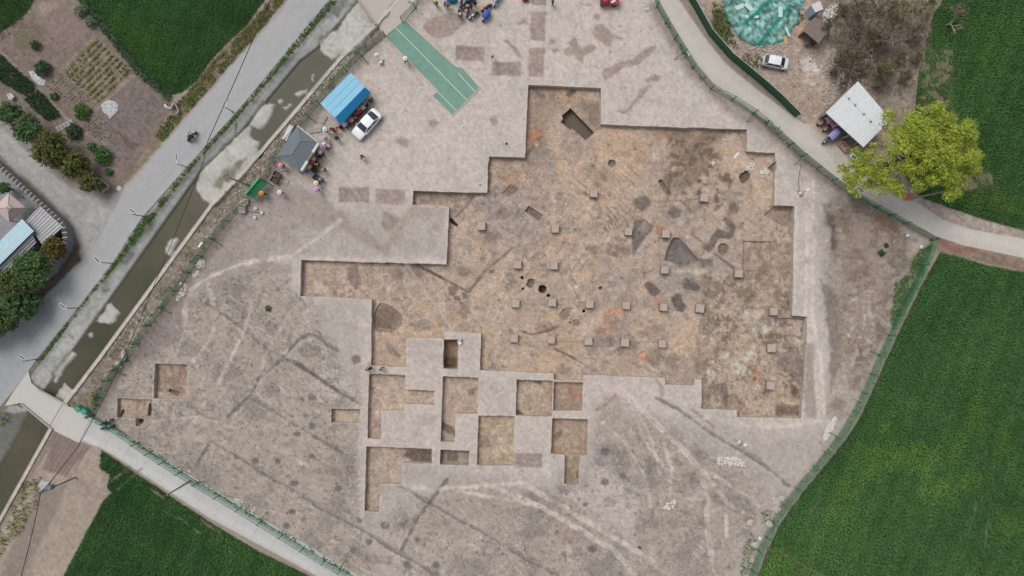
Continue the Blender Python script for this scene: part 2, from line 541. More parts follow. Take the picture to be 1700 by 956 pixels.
for x, y, r in [(518, 660, 6.5), (503, 664, 3), (484, 691, 3.5), (519, 708, 6), (506, 690, 3), (496, 721, 5.5), (425, 765, 6), (461, 766, 5), (489, 803, 6), (562, 811, 6), (518, 758, 5), (597, 865, 5), (587, 914, 6), (613, 900, 6), (676, 938, 7), (724, 939, 5.5), (485, 850, 5),
                (476, 873, 6), (504, 862, 5), (592, 597, 8), (640, 872, 7), (669, 871, 4), (693, 896, 5), (984, 912, 7), (925, 885, 3), (972, 838, 4), (1034, 790, 6), (1005, 750, 8), (1004, 800, 7)]:
    area(ell(x, y, r, r * 0.9), rgb(108, 99, 95), a=0.8, soft=2.2, warp=1.5, dz=-0.10)
# patches of turned, damp soil (filled trial trenches and tipped spoil)
DK = rgb(152, 136, 127)
for p in ([(757, 75), (805, 78), (803, 102), (756, 100)], [(817, 102), (865, 103), (864, 127), (816, 125)], [(881, 20), (906, 20), (905, 69), (880, 66)], [(879, 79), (905, 79), (902, 128), (878, 126)], [(881, -140), (908, -140), (907, 9), (882, 8)],
          [(563, 311), (613, 311), (612, 336.5), (562, 335)], [(624, 313), (673, 315), (672, 340), (623, 338)], [(546, 774), (596, 775), (595, 791), (545, 790)], [(852, 752), (901, 752), (900, 776), (851, 775)], [(601, 922), (651, 923), (650, 936), (600, 935)], [(935, 878), (957, 878), (955, 905), (933, 905)]):
    area(p, DK, a=0.88, soft=1.4, warp=1.4, dz=-0.03, tex=2.0)
for p in ([(984, 52), (990, 42), (1003, 43), (1022, 58), (1035, 64), (1030, 66), (1018, 64), (1014, 76), (1008, 78), (1002, 70), (990, 66)], [(997, 122), (1003, 114), (1030, 104), (1050, 98), (1070, 80), (1088, 75), (1092, 82), (1080, 90), (1060, 107), (1036, 112), (1018, 128), (1004, 135)],
          [(933, 90), (940, 80), (947, 76), (955, 82), (956, 92), (946, 94)], [(944, 70), (955, 64), (964, 80), (985, 76), (988, 80), (972, 92), (968, 106), (958, 100)], [(910, 66), (918, 61), (924, 68), (920, 77), (911, 74)], [(916, 80), (928, 79), (929, 86), (920, 88)], [(855, 40), (866, 30), (877, 29), (874, 38), (860, 43)],
          [(836, 68), (842, 65), (862, 85), (866, 94), (861, 95), (850, 80)], [(962, 6), (980, 5), (985, 10), (966, 9)], [(987, 24), (996, 25), (993, 31), (987, 29)], [(1018, 182), (1036, 184), (1045, 176), (1064, 148), (1076, 142), (1072, 156), (1056, 172), (1048, 186), (1030, 189)], [(1070, 132), (1086, 124), (1100, 127), (1090, 134), (1075, 137)],
          [(701, 42), (718, 30), (752, 22), (774, 27), (768, 44), (752, 58), (726, 66), (708, 55)], [(652, 234), (666, 226), (679, 234), (677, 245), (660, 240)], [(814, 198), (822, 192), (826, 202), (818, 210)], [(711, 203), (722, 198), (727, 204), (718, 213)],
          [(632, 358), (640, 351), (664, 362), (658, 376), (640, 386), (634, 378)]):
    area(p, rgb(158, 140, 131), a=0.9, soft=2.0, warp=3.0, dz=-0.02, tex=1.5)
# darker spoil streaks across the pale ground left of the big trench
line([(470, 310), (520, 330), (560, 362), (600, 392), (640, 415)], 16, rgb(158, 143, 134), a=0.85, soft=5, warp=6)
area([(640, 415), (690, 342), (742, 345), (738, 380), (712, 420), (690, 410), (668, 400)], rgb(171, 155, 147), a=0.8, soft=3, warp=5, patch=1.2)
line([(640, 412), (690, 342)], 12, rgb(160, 142, 128), a=0.7, soft=3, warp=3)
area([(455, 305), (500, 312), (560, 350), (560, 365), (500, 375), (440, 410), (350, 440), (340, 410), (400, 355)], rgb(162, 148, 140), a=0.75, soft=8, warp=10)
area([(430, 430), (485, 440), (485, 455), (430, 450)], rgb(152, 138, 131), a=0.7, soft=4, warp=4)
area([(300, 470), (330, 500), (300, 560), (240, 600), (215, 590), (250, 540)], rgb(142, 128, 122), a=0.7, soft=10, warp=10)
# shallow gullies (darker) in the rough ground
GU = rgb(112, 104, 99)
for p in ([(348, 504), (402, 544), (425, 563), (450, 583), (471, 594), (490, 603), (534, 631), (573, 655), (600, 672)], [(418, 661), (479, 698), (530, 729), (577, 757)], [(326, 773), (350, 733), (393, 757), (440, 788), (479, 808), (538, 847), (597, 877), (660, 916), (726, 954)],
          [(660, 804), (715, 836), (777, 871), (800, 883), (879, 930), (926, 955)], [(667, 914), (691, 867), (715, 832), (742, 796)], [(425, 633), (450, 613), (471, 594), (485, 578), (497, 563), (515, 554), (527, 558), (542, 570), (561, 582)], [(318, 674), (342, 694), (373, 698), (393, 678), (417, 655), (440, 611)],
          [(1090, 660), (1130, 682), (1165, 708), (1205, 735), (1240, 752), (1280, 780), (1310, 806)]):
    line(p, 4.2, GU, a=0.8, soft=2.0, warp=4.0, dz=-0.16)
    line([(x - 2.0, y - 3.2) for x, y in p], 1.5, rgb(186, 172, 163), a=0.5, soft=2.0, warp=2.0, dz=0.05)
line([(495, 604), (534, 631), (560, 648)], 6, rgb(104, 97, 92), a=0.85, soft=2, warp=1.5, dz=-0.1)
line([(1022, 656), (1010, 668), (990, 680)], 6, rgb(160, 140, 118), a=0.9, soft=1.5, warp=1.5)
line([(1150, 680), (1165, 692), (1185, 708)], 6, rgb(150, 135, 122), a=0.85, soft=2, warp=2)
line([(1088, 627), (1099, 645), (1099, 656)], 6, rgb(165, 151, 141), a=0.8, soft=2, warp=1)
line([(812, 669), (825, 652), (838, 645)], 2.2, rgb(128, 115, 108), a=0.8, soft=1.2, dz=-0.1)
def strip_(ln, wd):
    out = []
    for a, b in zip(ln[:-1], ln[1:]):
        L = math.hypot(b[0] - a[0], b[1] - a[1]) + 1e-9
        nx_, ny_ = -(b[1] - a[1]) / L * wd / 2, (b[0] - a[0]) / L * wd / 2
        out.append([(a[0] + nx_, a[1] + ny_), (b[0] + nx_, b[1] + ny_), (b[0] - nx_, b[1] - ny_), (a[0] - nx_, a[1] - ny_)])
    return out
rf = np.random.default_rng(91)
for q_, n_ in ((rough_ll, 260), (rough_lr, 210)):
    xs_, ys_ = [v[0] for v in q_], [v[1] for v in q_]
    k = 0
    while k < n_:
        x_, y_ = rf.uniform(min(xs_), max(xs_)), rf.uniform(min(ys_), max(ys_))
        if not inside(np.array([x_]), np.array([y_]), q_)[0]: continue
        k += 1
        L = rf.uniform(8, 46)
        a_ = rf.normal(0.62, 0.18) if k % 4 else rf.normal(-0.95, 0.25)
        pts_ = [(x_, y_)]
        for j in range(3):
            a_ += rf.normal(0, 0.16)
            pts_.append((pts_[-1][0] + math.cos(a_) * L / 3, pts_[-1][1] + math.sin(a_) * L / 3))
        pale = rf.random() < 0.6
        line(pts_, rf.uniform(0.7, 2.2), rgb(200, 188, 178) if pale else rgb(124, 113, 104), a=rf.uniform(.25, .6), soft=1.3, warp=1.5, dz=0.02 if pale else -0.04)
# worn paths, paler and smoother
PA = rgb(200, 186, 175)
for p, wd, a in (([(1032, 647), (1075, 690), (1134, 745), (1162, 780), (1174, 824), (1174, 875), (1183, 938)], 9, .75), ([(1170, 784), (1209, 836), (1235, 850)], 6, .6), ([(1166, 778), (1240, 822), (1262, 840)], 6, .6), ([(847, 820), (902, 843), (949, 871), (1020, 914), (1056, 956)], 9, .75), ([(879, 808), (957, 855), (1036, 902), (1075, 926), (1111, 956)], 8, .75),
                 ([(905, 700), (906, 780), (918, 820)], 8, .6), ([(1103, 737), (1115, 777), (1113, 820)], 4, .5), ([(1205, 855), (1207, 890)], 4, .6), ([(440, 424), (385, 444), (352, 457), (318, 478), (308, 508), (305, 541)], 9, .65), ([(400, 437), (484, 424), (534, 390), (561, 367)], 14, .6),
                 ([(945, 905), (945, 956)], 9, .6), ([(480, 520), (440, 590), (430, 640)], 5, .45), ([(1343, 300), (1345, 420), (1342, 520), (1356, 600), (1362, 690)], 20, .7), ([(1170, 692), (1230, 703), (1300, 706), (1360, 700)], 14, .7), ([(1400, 330), (1430, 380), (1425, 430), (1460, 470)], 7, .5), ([(800, 800), (850, 822)], 6, .5), ([(1060, 700), (1075, 740), (1105, 780)], 4, .45),
                 ([(1420, 480), (1450, 520), (1470, 540)], 9, .5), ([(345, 470), (360, 520), (350, 560), (320, 600)], 6, .5), ([(420, 500), (400, 560), (360, 640), (330, 680)], 5, .45), ([(250, 700), (330, 690), (420, 720), (520, 780)], 5, .4), ([(640, 800), (720, 812), (800, 806), (880, 800)], 9, .6),
                 ([(760, 815), (850, 830), (900, 842)], 6, .6), ([(1000, 700), (1040, 740), (1075, 800), (1080, 850)], 5, .5), ([(1062, 690), (1085, 740), (1095, 790)], 4, .45), ([(640, 740), (625, 800), (640, 870)], 7, .45)):
    line(p, wd * 0.6, PA, a=a * 0.75, soft=3.5, warp=5, dz=-0.02)
    for o_ in (-0.32, 0.32):                  # two trodden or wheel-worn lines in each track
        line([(x_ + o_ * wd, y_ - o_ * wd * 0.5) for x_, y_ in p], max(wd * 0.16, 1.2), rgb(208, 195, 185), a=min(a * 1.0, .9), soft=1.8, warp=3.0, dz=-0.03)
    for pp_ in strip_(p, wd + 8): texture(pp_, 0.5, 4, 3)
# spoil on the east side
area([(1368, 340), (1378, 336), (1392, 380), (1398, 430), (1384, 440), (1376, 390)], rgb(128, 117, 110), a=0.85, soft=4, warp=5)
area([(1375, 355), (1388, 360), (1390, 410), (1380, 415)], rgb(92, 82, 76), a=0.8, soft=3, warp=6)
area([(1360, 460), (1385, 485), (1402, 540), (1396, 600), (1380, 640), (1378, 560)], rgb(132, 120, 113), a=0.9, soft=4, warp=6)
mottle([(1420, 380), (1500, 380), (1500, 460), (1430, 480)], rgb(160, 156, 152), N_s2, -0.1, a=0.5, gain=2)
area([(1385, 330), (1440, 335), (1520, 395), (1480, 480), (1440, 600), (1405, 660), (1395, 560), (1400, 440)], rgb(152, 133, 119), a=0.7, soft=14, warp=16, dz=0.15)
mottle([(1385, 330), (1540, 400), (1470, 560), (1415, 660), (1400, 560), (1400, 440)], rgb(118, 104, 94), N_sml + 0.7 * N_m2, -0.05, a=0.65, gain=1.8, soft=10, dz=0.12)
mottle([(1410, 480), (1470, 480), (1440, 600), (1400, 640)], rgb(186, 180, 174), N_w2 + 0.6 * N_sml, 0.2, a=0.6, gain=2.2, soft=8)
for p, c in (([(1455, 350), (1500, 375), (1495, 392), (1450, 365)], rgb(128, 104, 82)), ([(1440, 330), (1420, 316), (1400, 318), (1420, 345), (1445, 350)], rgb(122, 110, 101))):
    area(p, c, a=0.8, soft=6, warp=7)
area([(1300, 560), (1352, 570), (1350, 615), (1356, 690), (1338, 694), (1330, 620), (1296, 600)], rgb(150, 137, 128), a=0.7, soft=3, warp=3)
# verge of site along fences: darker, littered
for p in ([(600, 98), (500, 215), (440, 300)], [(380, 372), (295, 490), (213, 603), (165, 672)], [(1083, 10), (1110, 60), (1150, 122), (1210, 180), (1280, 222), (1370, 302), (1400, 320)]):
    line(p, 12, rgb(138, 124, 115), a=0.7, soft=8, warp=6)
line([(1252, 190), (1320, 250), (1390, 310)], 9, rgb(126, 113, 104), a=0.75, soft=5, warp=4)
floor_all_ = [main_pit0] + [q[1] for q in pits0]
# baulks between the trenches: clean, pale, smooth
for p in ([(600, 500), (640, 735), (600, 860), (592, 740), (600, 640)], [(612, 612), (800, 622), (970, 640), (975, 690), (780, 690), (608, 735)], [(676, 562), (736, 563), (736, 612), (674, 612)], [(740, 551), (797, 554), (796, 614), (763, 613), (763, 565), (740, 563)], [(853, 640), (855, 690), (915, 693), (912, 752), (856, 750)]):
    area(p, rgb(191, 178, 170), a=0.75, soft=5, warp=5)
area([(676, 562), (735, 563), (735, 612), (674, 612)], rgb(178, 165, 157), a=0.7, soft=3, patch=1.3)
area([(636, 682), (728, 690), (728, 735), (636, 735)], rgb(172, 159, 153), a=0.6, soft=4, patch=1.0)
area([(798, 630), (854, 632), (853, 688), (797, 686)], rgb(176, 163, 156), a=0.6, soft=4, patch=1.0)
line([(498, 428), (742, 435)], 5, rgb(206, 192, 182), a=0.6, soft=3)
line([(1321, 342), (1318, 520)], 5, rgb(206, 192, 182), a=0.6, soft=3)
for p in floor_all_:
    line(p + [p[0]], 3.0, rgb(203, 191, 182), a=0.5, soft=2.0)

# ---------------- the excavated floors (same canvas, painted inside the trench outlines)
FL0 = rgb(182, 157, 138)
floor_all = [main_pit0] + [q[1] for q in pits0]
floor_lip = [main_pit] + [q[1] for q in pits]
def fpaint(fn):
    """run fn but keep the result only inside the trench outlines"""
    keepC, keepZ = C.copy(), Z.copy()
    fn()
    for p in floor_lip:
        w = win(p, 2)
        m = inside(XX[w], YY[w], p)
        keepC[w][m] = C[w][m]
        keepZ[w][m] = Z[w][m]
    C[:] = keepC
    Z[:] = keepZ
def floors():
    for p in floor_all:
        line(p + [p[0]], 5, FL0, soft=0.5)
        area(p, FL0, soft=1.0, tex=1.0)
        w = win(p, 1)
        C[w] += (7 * N_b2[w] + 8 * N_mid[w] + 6 * N_sml[w])[..., None] * np.array((1.0, 0.98, 0.95), np.float32)
    mp = main_pit0
    for q_ in floor_all: texture(q_, 1.5, 1.0, 0.0)
    mottle(mp, rgb(190, 150, 116), N_b2, 0.12, a=0.55, gain=1.6)
    mottle(mp, rgb(156, 136, 124), N_mid, 0.12, a=0.55, gain=1.8)
    mottle(mp, rgb(199, 176, 156), N_m2, 0.22, a=0.6, gain=1.8)
    mottle(mp, rgb(132, 113, 100), N_s2 + 0.6 * N_big, 0.5, a=0.55, gain=2.0)
    mottle(mp, rgb(116, 97, 84), N_w2 + 0.8 * N_m2 + 0.5 * N_fin, 0.40, a=0.62, gain=2.2)
    mottle(mp, rgb(134, 112, 97), N_fin + 0.8 * N_w2 - 0.5 * N_mid, 0.5, a=0.45, gain=2.4)
    mottle(mp, rgb(206, 182, 160), N_w2 * 0.8 + 0.9 * N_b2 + 0.4 * N_fin, 0.6, a=0.5, gain=2.4)
    mottle(mp, rgb(150, 136, 130), N_big + 0.4 * N_s2, 0.12, a=0.6, gain=1.8)
    mottle(mp, rgb(168, 148, 138), N_m2 - 0.5 * N_b2, 0.25, a=0.6, gain=2.0)
    # north block: orange burnt clay and greys
    nb = [(877, 141), (997, 146), (997, 210), (1130, 215), (1100, 300), (1000, 330), (830, 330), (830, 262), (872, 262)]
    mottle(nb, rgb(186, 138, 100), N_m2, 0.05, a=0.55, gain=1.6)
    mottle(nb, rgb(178, 118, 86), N_s2 + N_m2 * 0.6, 0.65, a=0.5, gain=2.0)
    mottle(nb, rgb(128, 116, 108), N_sml + 0.8 * N_mid, 0.45, a=0.6, gain=1.6)
    area([(877, 141), (925, 144), (900, 262), (875, 262)], rgb(128, 110, 98), a=0.45, soft=14, warp=12)
    area([(965, 170), (996, 168), (996, 212), (975, 205)], rgb(122, 106, 94), a=0.65, soft=8, warp=6)
    area([(878, 222), (897, 214), (903, 222), (878, 246)], rgb(176, 120, 88), a=0.8, soft=3, warp=3)
    line([(876, 256), (898, 228)], 5, rgb(120, 96, 76), a=0.8, soft=1.5, dz=-0.08)
    area([(884, 147), (893, 146), (905, 160), (898, 164), (886, 152)], rgb(118, 104, 92), a=0.8, soft=1.5, warp=1)
    area([(939, 157), (952, 147), (957, 151), (945, 163)], rgb(108, 96, 86), a=0.9, soft=1.2, dz=-0.12)
    area(ell(929, 218, 6, 5), rgb(168, 160, 150), a=0.6, soft=2, warp=3)
    # north-east dark streaked fill
    area([(1118, 241), (1135, 218), (1212, 216), (1200, 234), (1180, 251), (1184, 278), (1164, 301), (1135, 325), (1105, 312), (1121, 268)], rgb(124, 103, 86), a=0.62, soft=10, warp=16)
    mottle([(1110, 225), (1215, 216), (1196, 250), (1190, 300), (1140, 330), (1100, 312)], rgb(100, 83, 70), N_s2 + 0.5 * N_w2, 0.0, a=0.7, gain=2.0, soft=12)
    for i in range(70):
        x, y = 1105 + rs.uniform(0, 80), 225 + rs.uniform(0, 105)
        L = rs.uniform(10, 28)
        line([(x, y), (x + L * 0.6, y - L)], rs.uniform(0.8, 2), rgb(164, 134, 108) if i % 2 else rgb(98, 82, 70), a=0.6, soft=1.2, warp=2)
    mottle([(1140, 290), (1230, 280), (1240, 340), (1160, 350)], rgb(104, 86, 74), N_s2, 0.1, a=0.75, gain=3)
    mottle([(1180, 230), (1286, 258), (1286, 340), (1200, 330)], rgb(196, 166, 142), N_mid, -0.5, a=0.55, gain=1.5)
    # east and south-east: darker brown, blotchy, with pale lime
    se = [(1166, 455), (1316, 440), (1316, 524), (1338, 526), (1334, 694), (1224, 692), (1224, 680), (1164, 678)]
    area(se, rgb(168, 145, 126), a=0.6, soft=12, warp=16)
    mottle(se, rgb(128, 109, 95), N_s2 + 0.8 * N_m2, 0.05, a=0.7, gain=1.9, soft=16)
    mottle(se, rgb(116, 98, 84), N_mid, 0.35, a=0.45, gain=2.0)
    texture(se, 1.7)
    mottle(se, rgb(112, 95, 82), N_w2 + 0.6 * N_fin + 0.4 * N_m2, 0.2, a=0.65, gain=2.6, soft=14)
    mottle(se, rgb(200, 176, 152), N_fin + 0.7 * N_w2 - 0.5 * N_m2, 0.35, a=0.6, gain=2.6)
    mottle(se, rgb(196, 170, 144), N_sml + 0.5 * N_b2, 0.4, a=0.6, gain=2.2)
    eb = [(1234, 400), (1316, 400), (1316, 500), (1234, 500)]
    mottle(eb, rgb(134, 112, 95), N_s2 + 0.4 * N_mid, -0.3, a=0.7, gain=1.5)
    for x, y, rx, ry in [(1240, 595, 5, 9), (1206, 590, 5, 7), (1230, 610, 16, 7), (1248, 580, 9, 13), (1238, 527, 8, 9), (1180, 623, 4, 5), (1193, 662, 6, 9), (1252, 552, 8, 5), (1270, 548, 5, 8), (1185, 555, 3, 12)]:
        area(ell(x, y, rx, ry, 0.4), rgb(192, 184, 170), a=0.75, soft=3, warp=8, tex=2)
    for x, y, rx, ry in [(1257, 620, 5, 10), (1230, 671, 6, 6), (1016, 527, 12, 14), (1030, 516, 7, 8), (1000, 552, 5, 5), (1051, 535, 6, 5), (1074, 550, 6, 4), (1093, 507, 6, 8), (1071, 590, 8, 12), (900, 657, 0, 0), (1097, 385, 8, 7), (1018, 425, 10, 6), (960, 655, 6, 7)]:
        if rx: area(ell(x, y, rx, ry), rgb(184, 112, 78), a=0.45, soft=4, warp=10, tex=3)
    area(ell(1018, 530, 7, 5), rgb(150, 138, 130), a=0.7, soft=2, warp=4)
    area([(1300, 565), (1322, 575), (1332, 600), (1330, 640), (1316, 625), (1288, 602)], rgb(136, 120, 110), a=0.9, soft=2, warp=2, dz=0.35, tex=1.5)
    area([(1322, 526), (1338, 527), (1337, 575), (1326, 575)], rgb(176, 160, 148), a=0.85, soft=3, warp=3, dz=0.35)
    area([(1286, 670), (1328, 672), (1328, 690), (1288, 690)], rgb(112, 96, 84), a=0.8, soft=3, warp=3)
    area([(1312, 634), (1322, 645), (1320, 660), (1314, 654)], rgb(84, 76, 70), a=0.7, soft=2, warp=2)
    # grey ash and burnt patches
    for p, c, a in (([(1051, 365), (1068, 363), (1086, 377), (1075, 390), (1051, 426), (1048, 400)], rgb(108, 98, 92), .9), ([(1052, 331), (1070, 322), (1081, 331), (1080, 341), (1067, 352), (1053, 344)], rgb(112, 101, 92), .88),
                    ([(1204.9, 357.5), (1223.7, 376.4), (1219.5, 388), (1220.5, 392), (1211, 398), (1194, 397), (1185, 413), (1177.7, 421), (1165, 420), (1167, 409), (1175.6, 402.5), (1190, 377.4), (1209, 384.7), (1212, 379.5), (1198.6, 367)], rgb(112, 100, 92), .93),
                    ([(1068, 472.6), (1074.6, 466.9), (1084.7, 470.9), (1095.4, 482.6), (1088, 490), (1079.6, 489), (1074.6, 481)], rgb(104, 93, 86), .95), ([(1114.8, 494.3), (1121.5, 486), (1129.9, 489.3), (1134.9, 499.4), (1141.6, 507.7), (1133, 518.4), (1123, 514.4), (1116.5, 504.4)], rgb(104, 93, 86), .95),
                    ([(1131.5, 467.5), (1140, 459), (1146.6, 465.9), (1155, 467.5), (1163.4, 477.6), (1158.3, 485), (1148.3, 481), (1134.9, 477.6)], rgb(104, 93, 86), .95), ([(1106, 352), (1116.5, 342), (1131.5, 348.7), (1130, 358.7), (1118, 363)], rgb(118, 106, 97), .85),
                    ([(1130, 335), (1135, 334), (1151.6, 351), (1146.6, 354)], rgb(116, 104, 96), .9), ([(1208, 345), (1212, 337), (1220, 330), (1230, 347), (1224, 356), (1210, 354)], rgb(116, 104, 96), .9), ([(1303, 358), (1316, 346), (1316, 372), (1308, 368)], rgb(108, 97, 90), .9),
                    ([(1272, 355), (1286, 332), (1316, 344), (1314, 378), (1300, 376)], rgb(146, 124, 108), .8), ([(1118, 394), (1130, 395.5), (1163, 434), (1148, 439), (1131, 444), (1118, 437), (1103, 432), (1108, 414)], rgb(118, 110, 106), .85),
                    ([(1113, 402), (1124, 400), (1132, 440), (1116, 434)], rgb(96, 90, 88), .7), ([(1160, 428), (1184, 430), (1184, 442), (1166, 446)], rgb(110, 98, 88), .8), ([(640, 507), (651, 512), (662, 530), (650, 545), (628, 545), (624, 530), (632, 510)], rgb(148, 120, 104), .85),
                    ([(624, 533), (632, 531), (632, 545), (624, 546)], rgb(110, 94, 84), .8), ([(642, 575), (648, 573), (668, 590), (664, 597), (645, 586)], rgb(134, 117, 106), .85), ([(760, 445), (770, 442), (784, 448), (780, 458), (764, 458)], rgb(134, 116, 104), .8),
                    ([(744, 477), (756, 474), (762, 480), (752, 492), (746, 488)], rgb(124, 108, 97), .85), ([(754, 490), (762, 492), (764, 500), (754, 499)], rgb(118, 102, 92), .85), ([(768, 488), (774, 486), (776, 494), (769, 494)], rgb(110, 96, 88), .85),
                    ([(575, 445), (592, 440), (600, 470), (592, 480), (582, 470)], rgb(120, 106, 98), .7), ([(842, 312), (852, 305), (862, 312), (850, 322)], rgb(128, 112, 100), .6), ([(812, 448), (820, 447), (822, 453), (814, 453)], rgb(110, 90, 76), .85), ([(600, 0), (600, 0), (600, 0)], rgb(0, 0, 0), 0),
                    ([(500, 450), (560, 445), (560, 480), (500, 488)], rgb(166, 140, 120), .5), ([(688, 318), (806, 322), (760, 336), (700, 338)], rgb(148, 126, 108), .7)):
        area(p, c, a=a, soft=1.6, warp=2.0, dz=-0.05, tex=1.6)
    for x, y, rx, ry, c in [(527, 478, 5, 8, rgb(192, 176, 160)), (539, 479, 10, 8, rgb(194, 180, 168)), (507, 483, 8, 6, rgb(192, 172, 154)), (1148, 450, 30, 4, rgb(206, 184, 160)), (950, 478, 4, 5, rgb(200, 192, 182)), (1090, 545, 10, 6, rgb(150, 128, 110))]:
        area(ell(x, y, rx, ry), c, a=0.75, soft=3, warp=5)
    for x, y, rx, ry in [(991, 548, 9, 4), (1011, 568, 9, 8), (1048, 557, 11, 5), (1054, 572, 7, 10), (930, 325, 10, 8), (1086, 592, 14, 14), (1120, 600, 18, 12), (985, 415, 8, 7), (1030, 415, 22, 14), (846, 470, 10, 14), (815, 395, 12, 8), (838, 355, 12, 8), (905, 545, 20, 6), (1160, 590, 4, 26), (1170, 520, 3, 30), (935, 588, 0, 0), (986, 615, 6, 3), (935, 615, 10, 6), (690, 450, 12, 10), (660, 455, 10, 8), (700, 540, 16, 12), (770, 515, 8, 10)]:
        if rx: area(ell(x, y, rx, ry), rgb(120, 106, 97), a=0.55, soft=4, warp=7, tex=2)
    # plough scars and fine parallel cuts
    for i in range(230):
        x, y = 850 + rs.uniform(0, 210), 335 + rs.uniform(0, 150)
        L = rs.uniform(5, 18)
        line([(x, y), (x + L * 0.62, y - L * 0.78)], 0.9, rgb(112, 94, 86) if i % 4 else rgb(206, 188, 172), a=rs.uniform(.35, .75), soft=1.0, dz=-0.03)
    for i in range(110):
        x, y = 985 + rs.uniform(0, 70), 340 + rs.uniform(0, 40)
        L = rs.uniform(3, 9)
        line([(x, y), (x + L * 0.8, y + L)], 0.9, rgb(106, 88, 79), a=0.6, soft=1.0, dz=-0.03)
    for i in range(60):
        x, y = 940 + rs.uniform(0, 110), 262 + rs.uniform(0, 60)
        L = rs.uniform(12, 40)
        line([(x, y), (x + L * 0.78, y + L * 0.62)], 1.0, rgb(132, 108, 94) if i % 3 else rgb(204, 184, 166), a=0.55, soft=1.0)
    # section lines left by the grid, a few cm deep
    for p in ([(616, 497), (800, 502), (968, 508)], [(798, 565), (916, 567), (1105, 567)], [(1170, 455), (1166, 680)], [(985, 450), (984, 480), (972, 494)], [(675, 440), (674, 500)], [(641, 560), (640, 607)], [(848, 566), (846, 614)], [(828, 262), (940, 264), (1060, 330)], [(1234, 400), (1232, 455)], [(1281, 402), (1278, 460)], [(820, 502), (820, 510)]):
        line(p, 0.8, rgb(126, 108, 96), a=0.42, soft=0.9, dz=-0.03)
    # slots and old ditches
    for p, wd in (([(694.7, 440), (735, 462.5), (778.4, 485), (795, 464), (808.6, 447.4), (835, 427), (850, 412)], 3.2), ([(921, 579), (938, 587), (954, 595.5)], 2.6), ([(954, 595.5), (968, 604), (982, 612)], 1.2), ([(1185, 421), (1202, 433), (1219, 445)], 2.6), ([(1148, 388), (1170, 406)], 1.8), ([(1055, 604), (1085, 618)], 1.2), ([(860, 548), (885, 556), (908, 550), (928, 542)], 2.2),
                  ([(757, 360), (775, 342), (786, 325)], 2.4), ([(1090, 335), (1140, 333), (1162, 330)], 1.4), ([(735, 462), (700, 445)], 2), ([(612, 640), (625, 655), (650, 668), (680, 672)], 1.2), ([(612, 640), (650, 660)], 1)):
        line(p, wd, rgb(108, 90, 78), a=0.85, soft=1.2, warp=1.0, dz=-0.16)
    # every trench its own tint
    for p, c, a in ((pits0[0][1], rgb(138, 108, 84), .85), (pits0[1][1], rgb(178, 152, 132), .5), (pits0[3][1], rgb(176, 150, 128), .7), (pits0[4][1], rgb(164, 136, 118), .7), (pits0[5][1], rgb(176, 152, 126), .8), (pits0[6][1], rgb(160, 134, 112), .75), (pits0[7][1], rgb(168, 148, 132), .7), (pits0[8][1], rgb(142, 122, 108), .8), (pits0[10][1], rgb(166, 144, 126), .6), (pits0[11][1], rgb(166, 142, 124), .6)):
        area(p, c, a=a, soft=1.5)
        w = win(p, 1)
        C[w] += (6 * N_mid[w] + 7 * N_sml[w] + 5 * N_fin[w])[..., None]
    for p, c in (([(736, 590), (760, 592), (758, 612), (736, 611)], rgb(98, 76, 60)), ([(733, 702), (745, 705), (757, 715), (756, 724), (733, 712)], rgb(104, 88, 76)), ([(676, 746), (717, 747), (716, 768), (690, 768), (672, 758)], rgb(98, 84, 76)), ([(744, 752), (756, 748), (763, 758), (760, 766), (744, 766)], rgb(112, 98, 90)),
                 ([(857, 680), (863, 680), (872, 690), (857, 690)], rgb(98, 86, 78)), ([(884, 632), (898, 632), (898, 637), (886, 636)], rgb(96, 86, 78)), ([(918, 722), (934, 712), (934, 722), (920, 732)], rgb(118, 100, 88)), ([(795, 722), (812, 725), (820, 745), (797, 742)], rgb(140, 122, 108)), ([(956, 782), (960, 782), (960, 794), (956, 793)], rgb(112, 98, 86)),
                 ([(775, 645), (790, 645), (788, 655), (778, 655)], rgb(122, 104, 88)), ([(260, 606), (308, 608), (306, 655), (262, 650)], rgb(150, 126, 108))):
        area(p, c, a=0.8, soft=1.8, warp=2.5, tex=2)
    area(ell(925, 738, 6, 6), rgb(198, 182, 168), a=0.7, soft=2, warp=3)
    area(ell(922, 740, 12, 14), rgb(180, 128, 96), a=0.4, soft=5, warp=8)
    area(ell(955, 655, 8, 10), rgb(180, 120, 92), a=0.5, soft=4, warp=6)
    area(ell(914, 655, 4, 12), rgb(184, 130, 100), a=0.5, soft=3, warp=4)
    for i in range(150):
        x, y = rs.uniform(690, 1310), rs.uniform(220, 620)
        r = rs.uniform(1.2, 5.5)
        n_ = int(rs.integers(5, 9))
        ph = rs.uniform(0, 6.28)
        pol = [(x + r * rs.uniform(.6, 1.4) * math.cos(ph + 6.283 * k / n_), y + r * rs.uniform(.5, 1.2) * math.sin(ph + 6.283 * k / n_)) for k in range(n_)]
        area(pol, [rgb(118, 101, 90), rgb(132, 112, 98), rgb(146, 122, 104), rgb(196, 176, 156)][int(rs.integers(4))], a=rs.uniform(.4, .8), soft=0.9, warp=0.8, dz=-0.06, tex=2)
    for i in range(46):
        x, y = rs.uniform(640, 1300), rs.uniform(280, 610)
        w_, h_ = rs.uniform(8, 30), rs.uniform(6, 22)
        t = rs.uniform(-0.9, 0.9)
        c_, s_ = math.cos(t), math.sin(t)
        pol = [(x + a * w_ * c_ - b * h_ * s_, y + a * w_ * s_ + b * h_ * c_) for a, b in ((-.5, -.5), (.5, -.5), (.5, .5), (-.5, .5))]
        area(pol, [rgb(150, 132, 120), rgb(190, 166, 144), rgb(168, 140, 120), rgb(158, 146, 138)][int(rs.integers(4))], a=rs.uniform(.25, .55), soft=1.5, warp=2.5, dz=-0.02, tex=2)
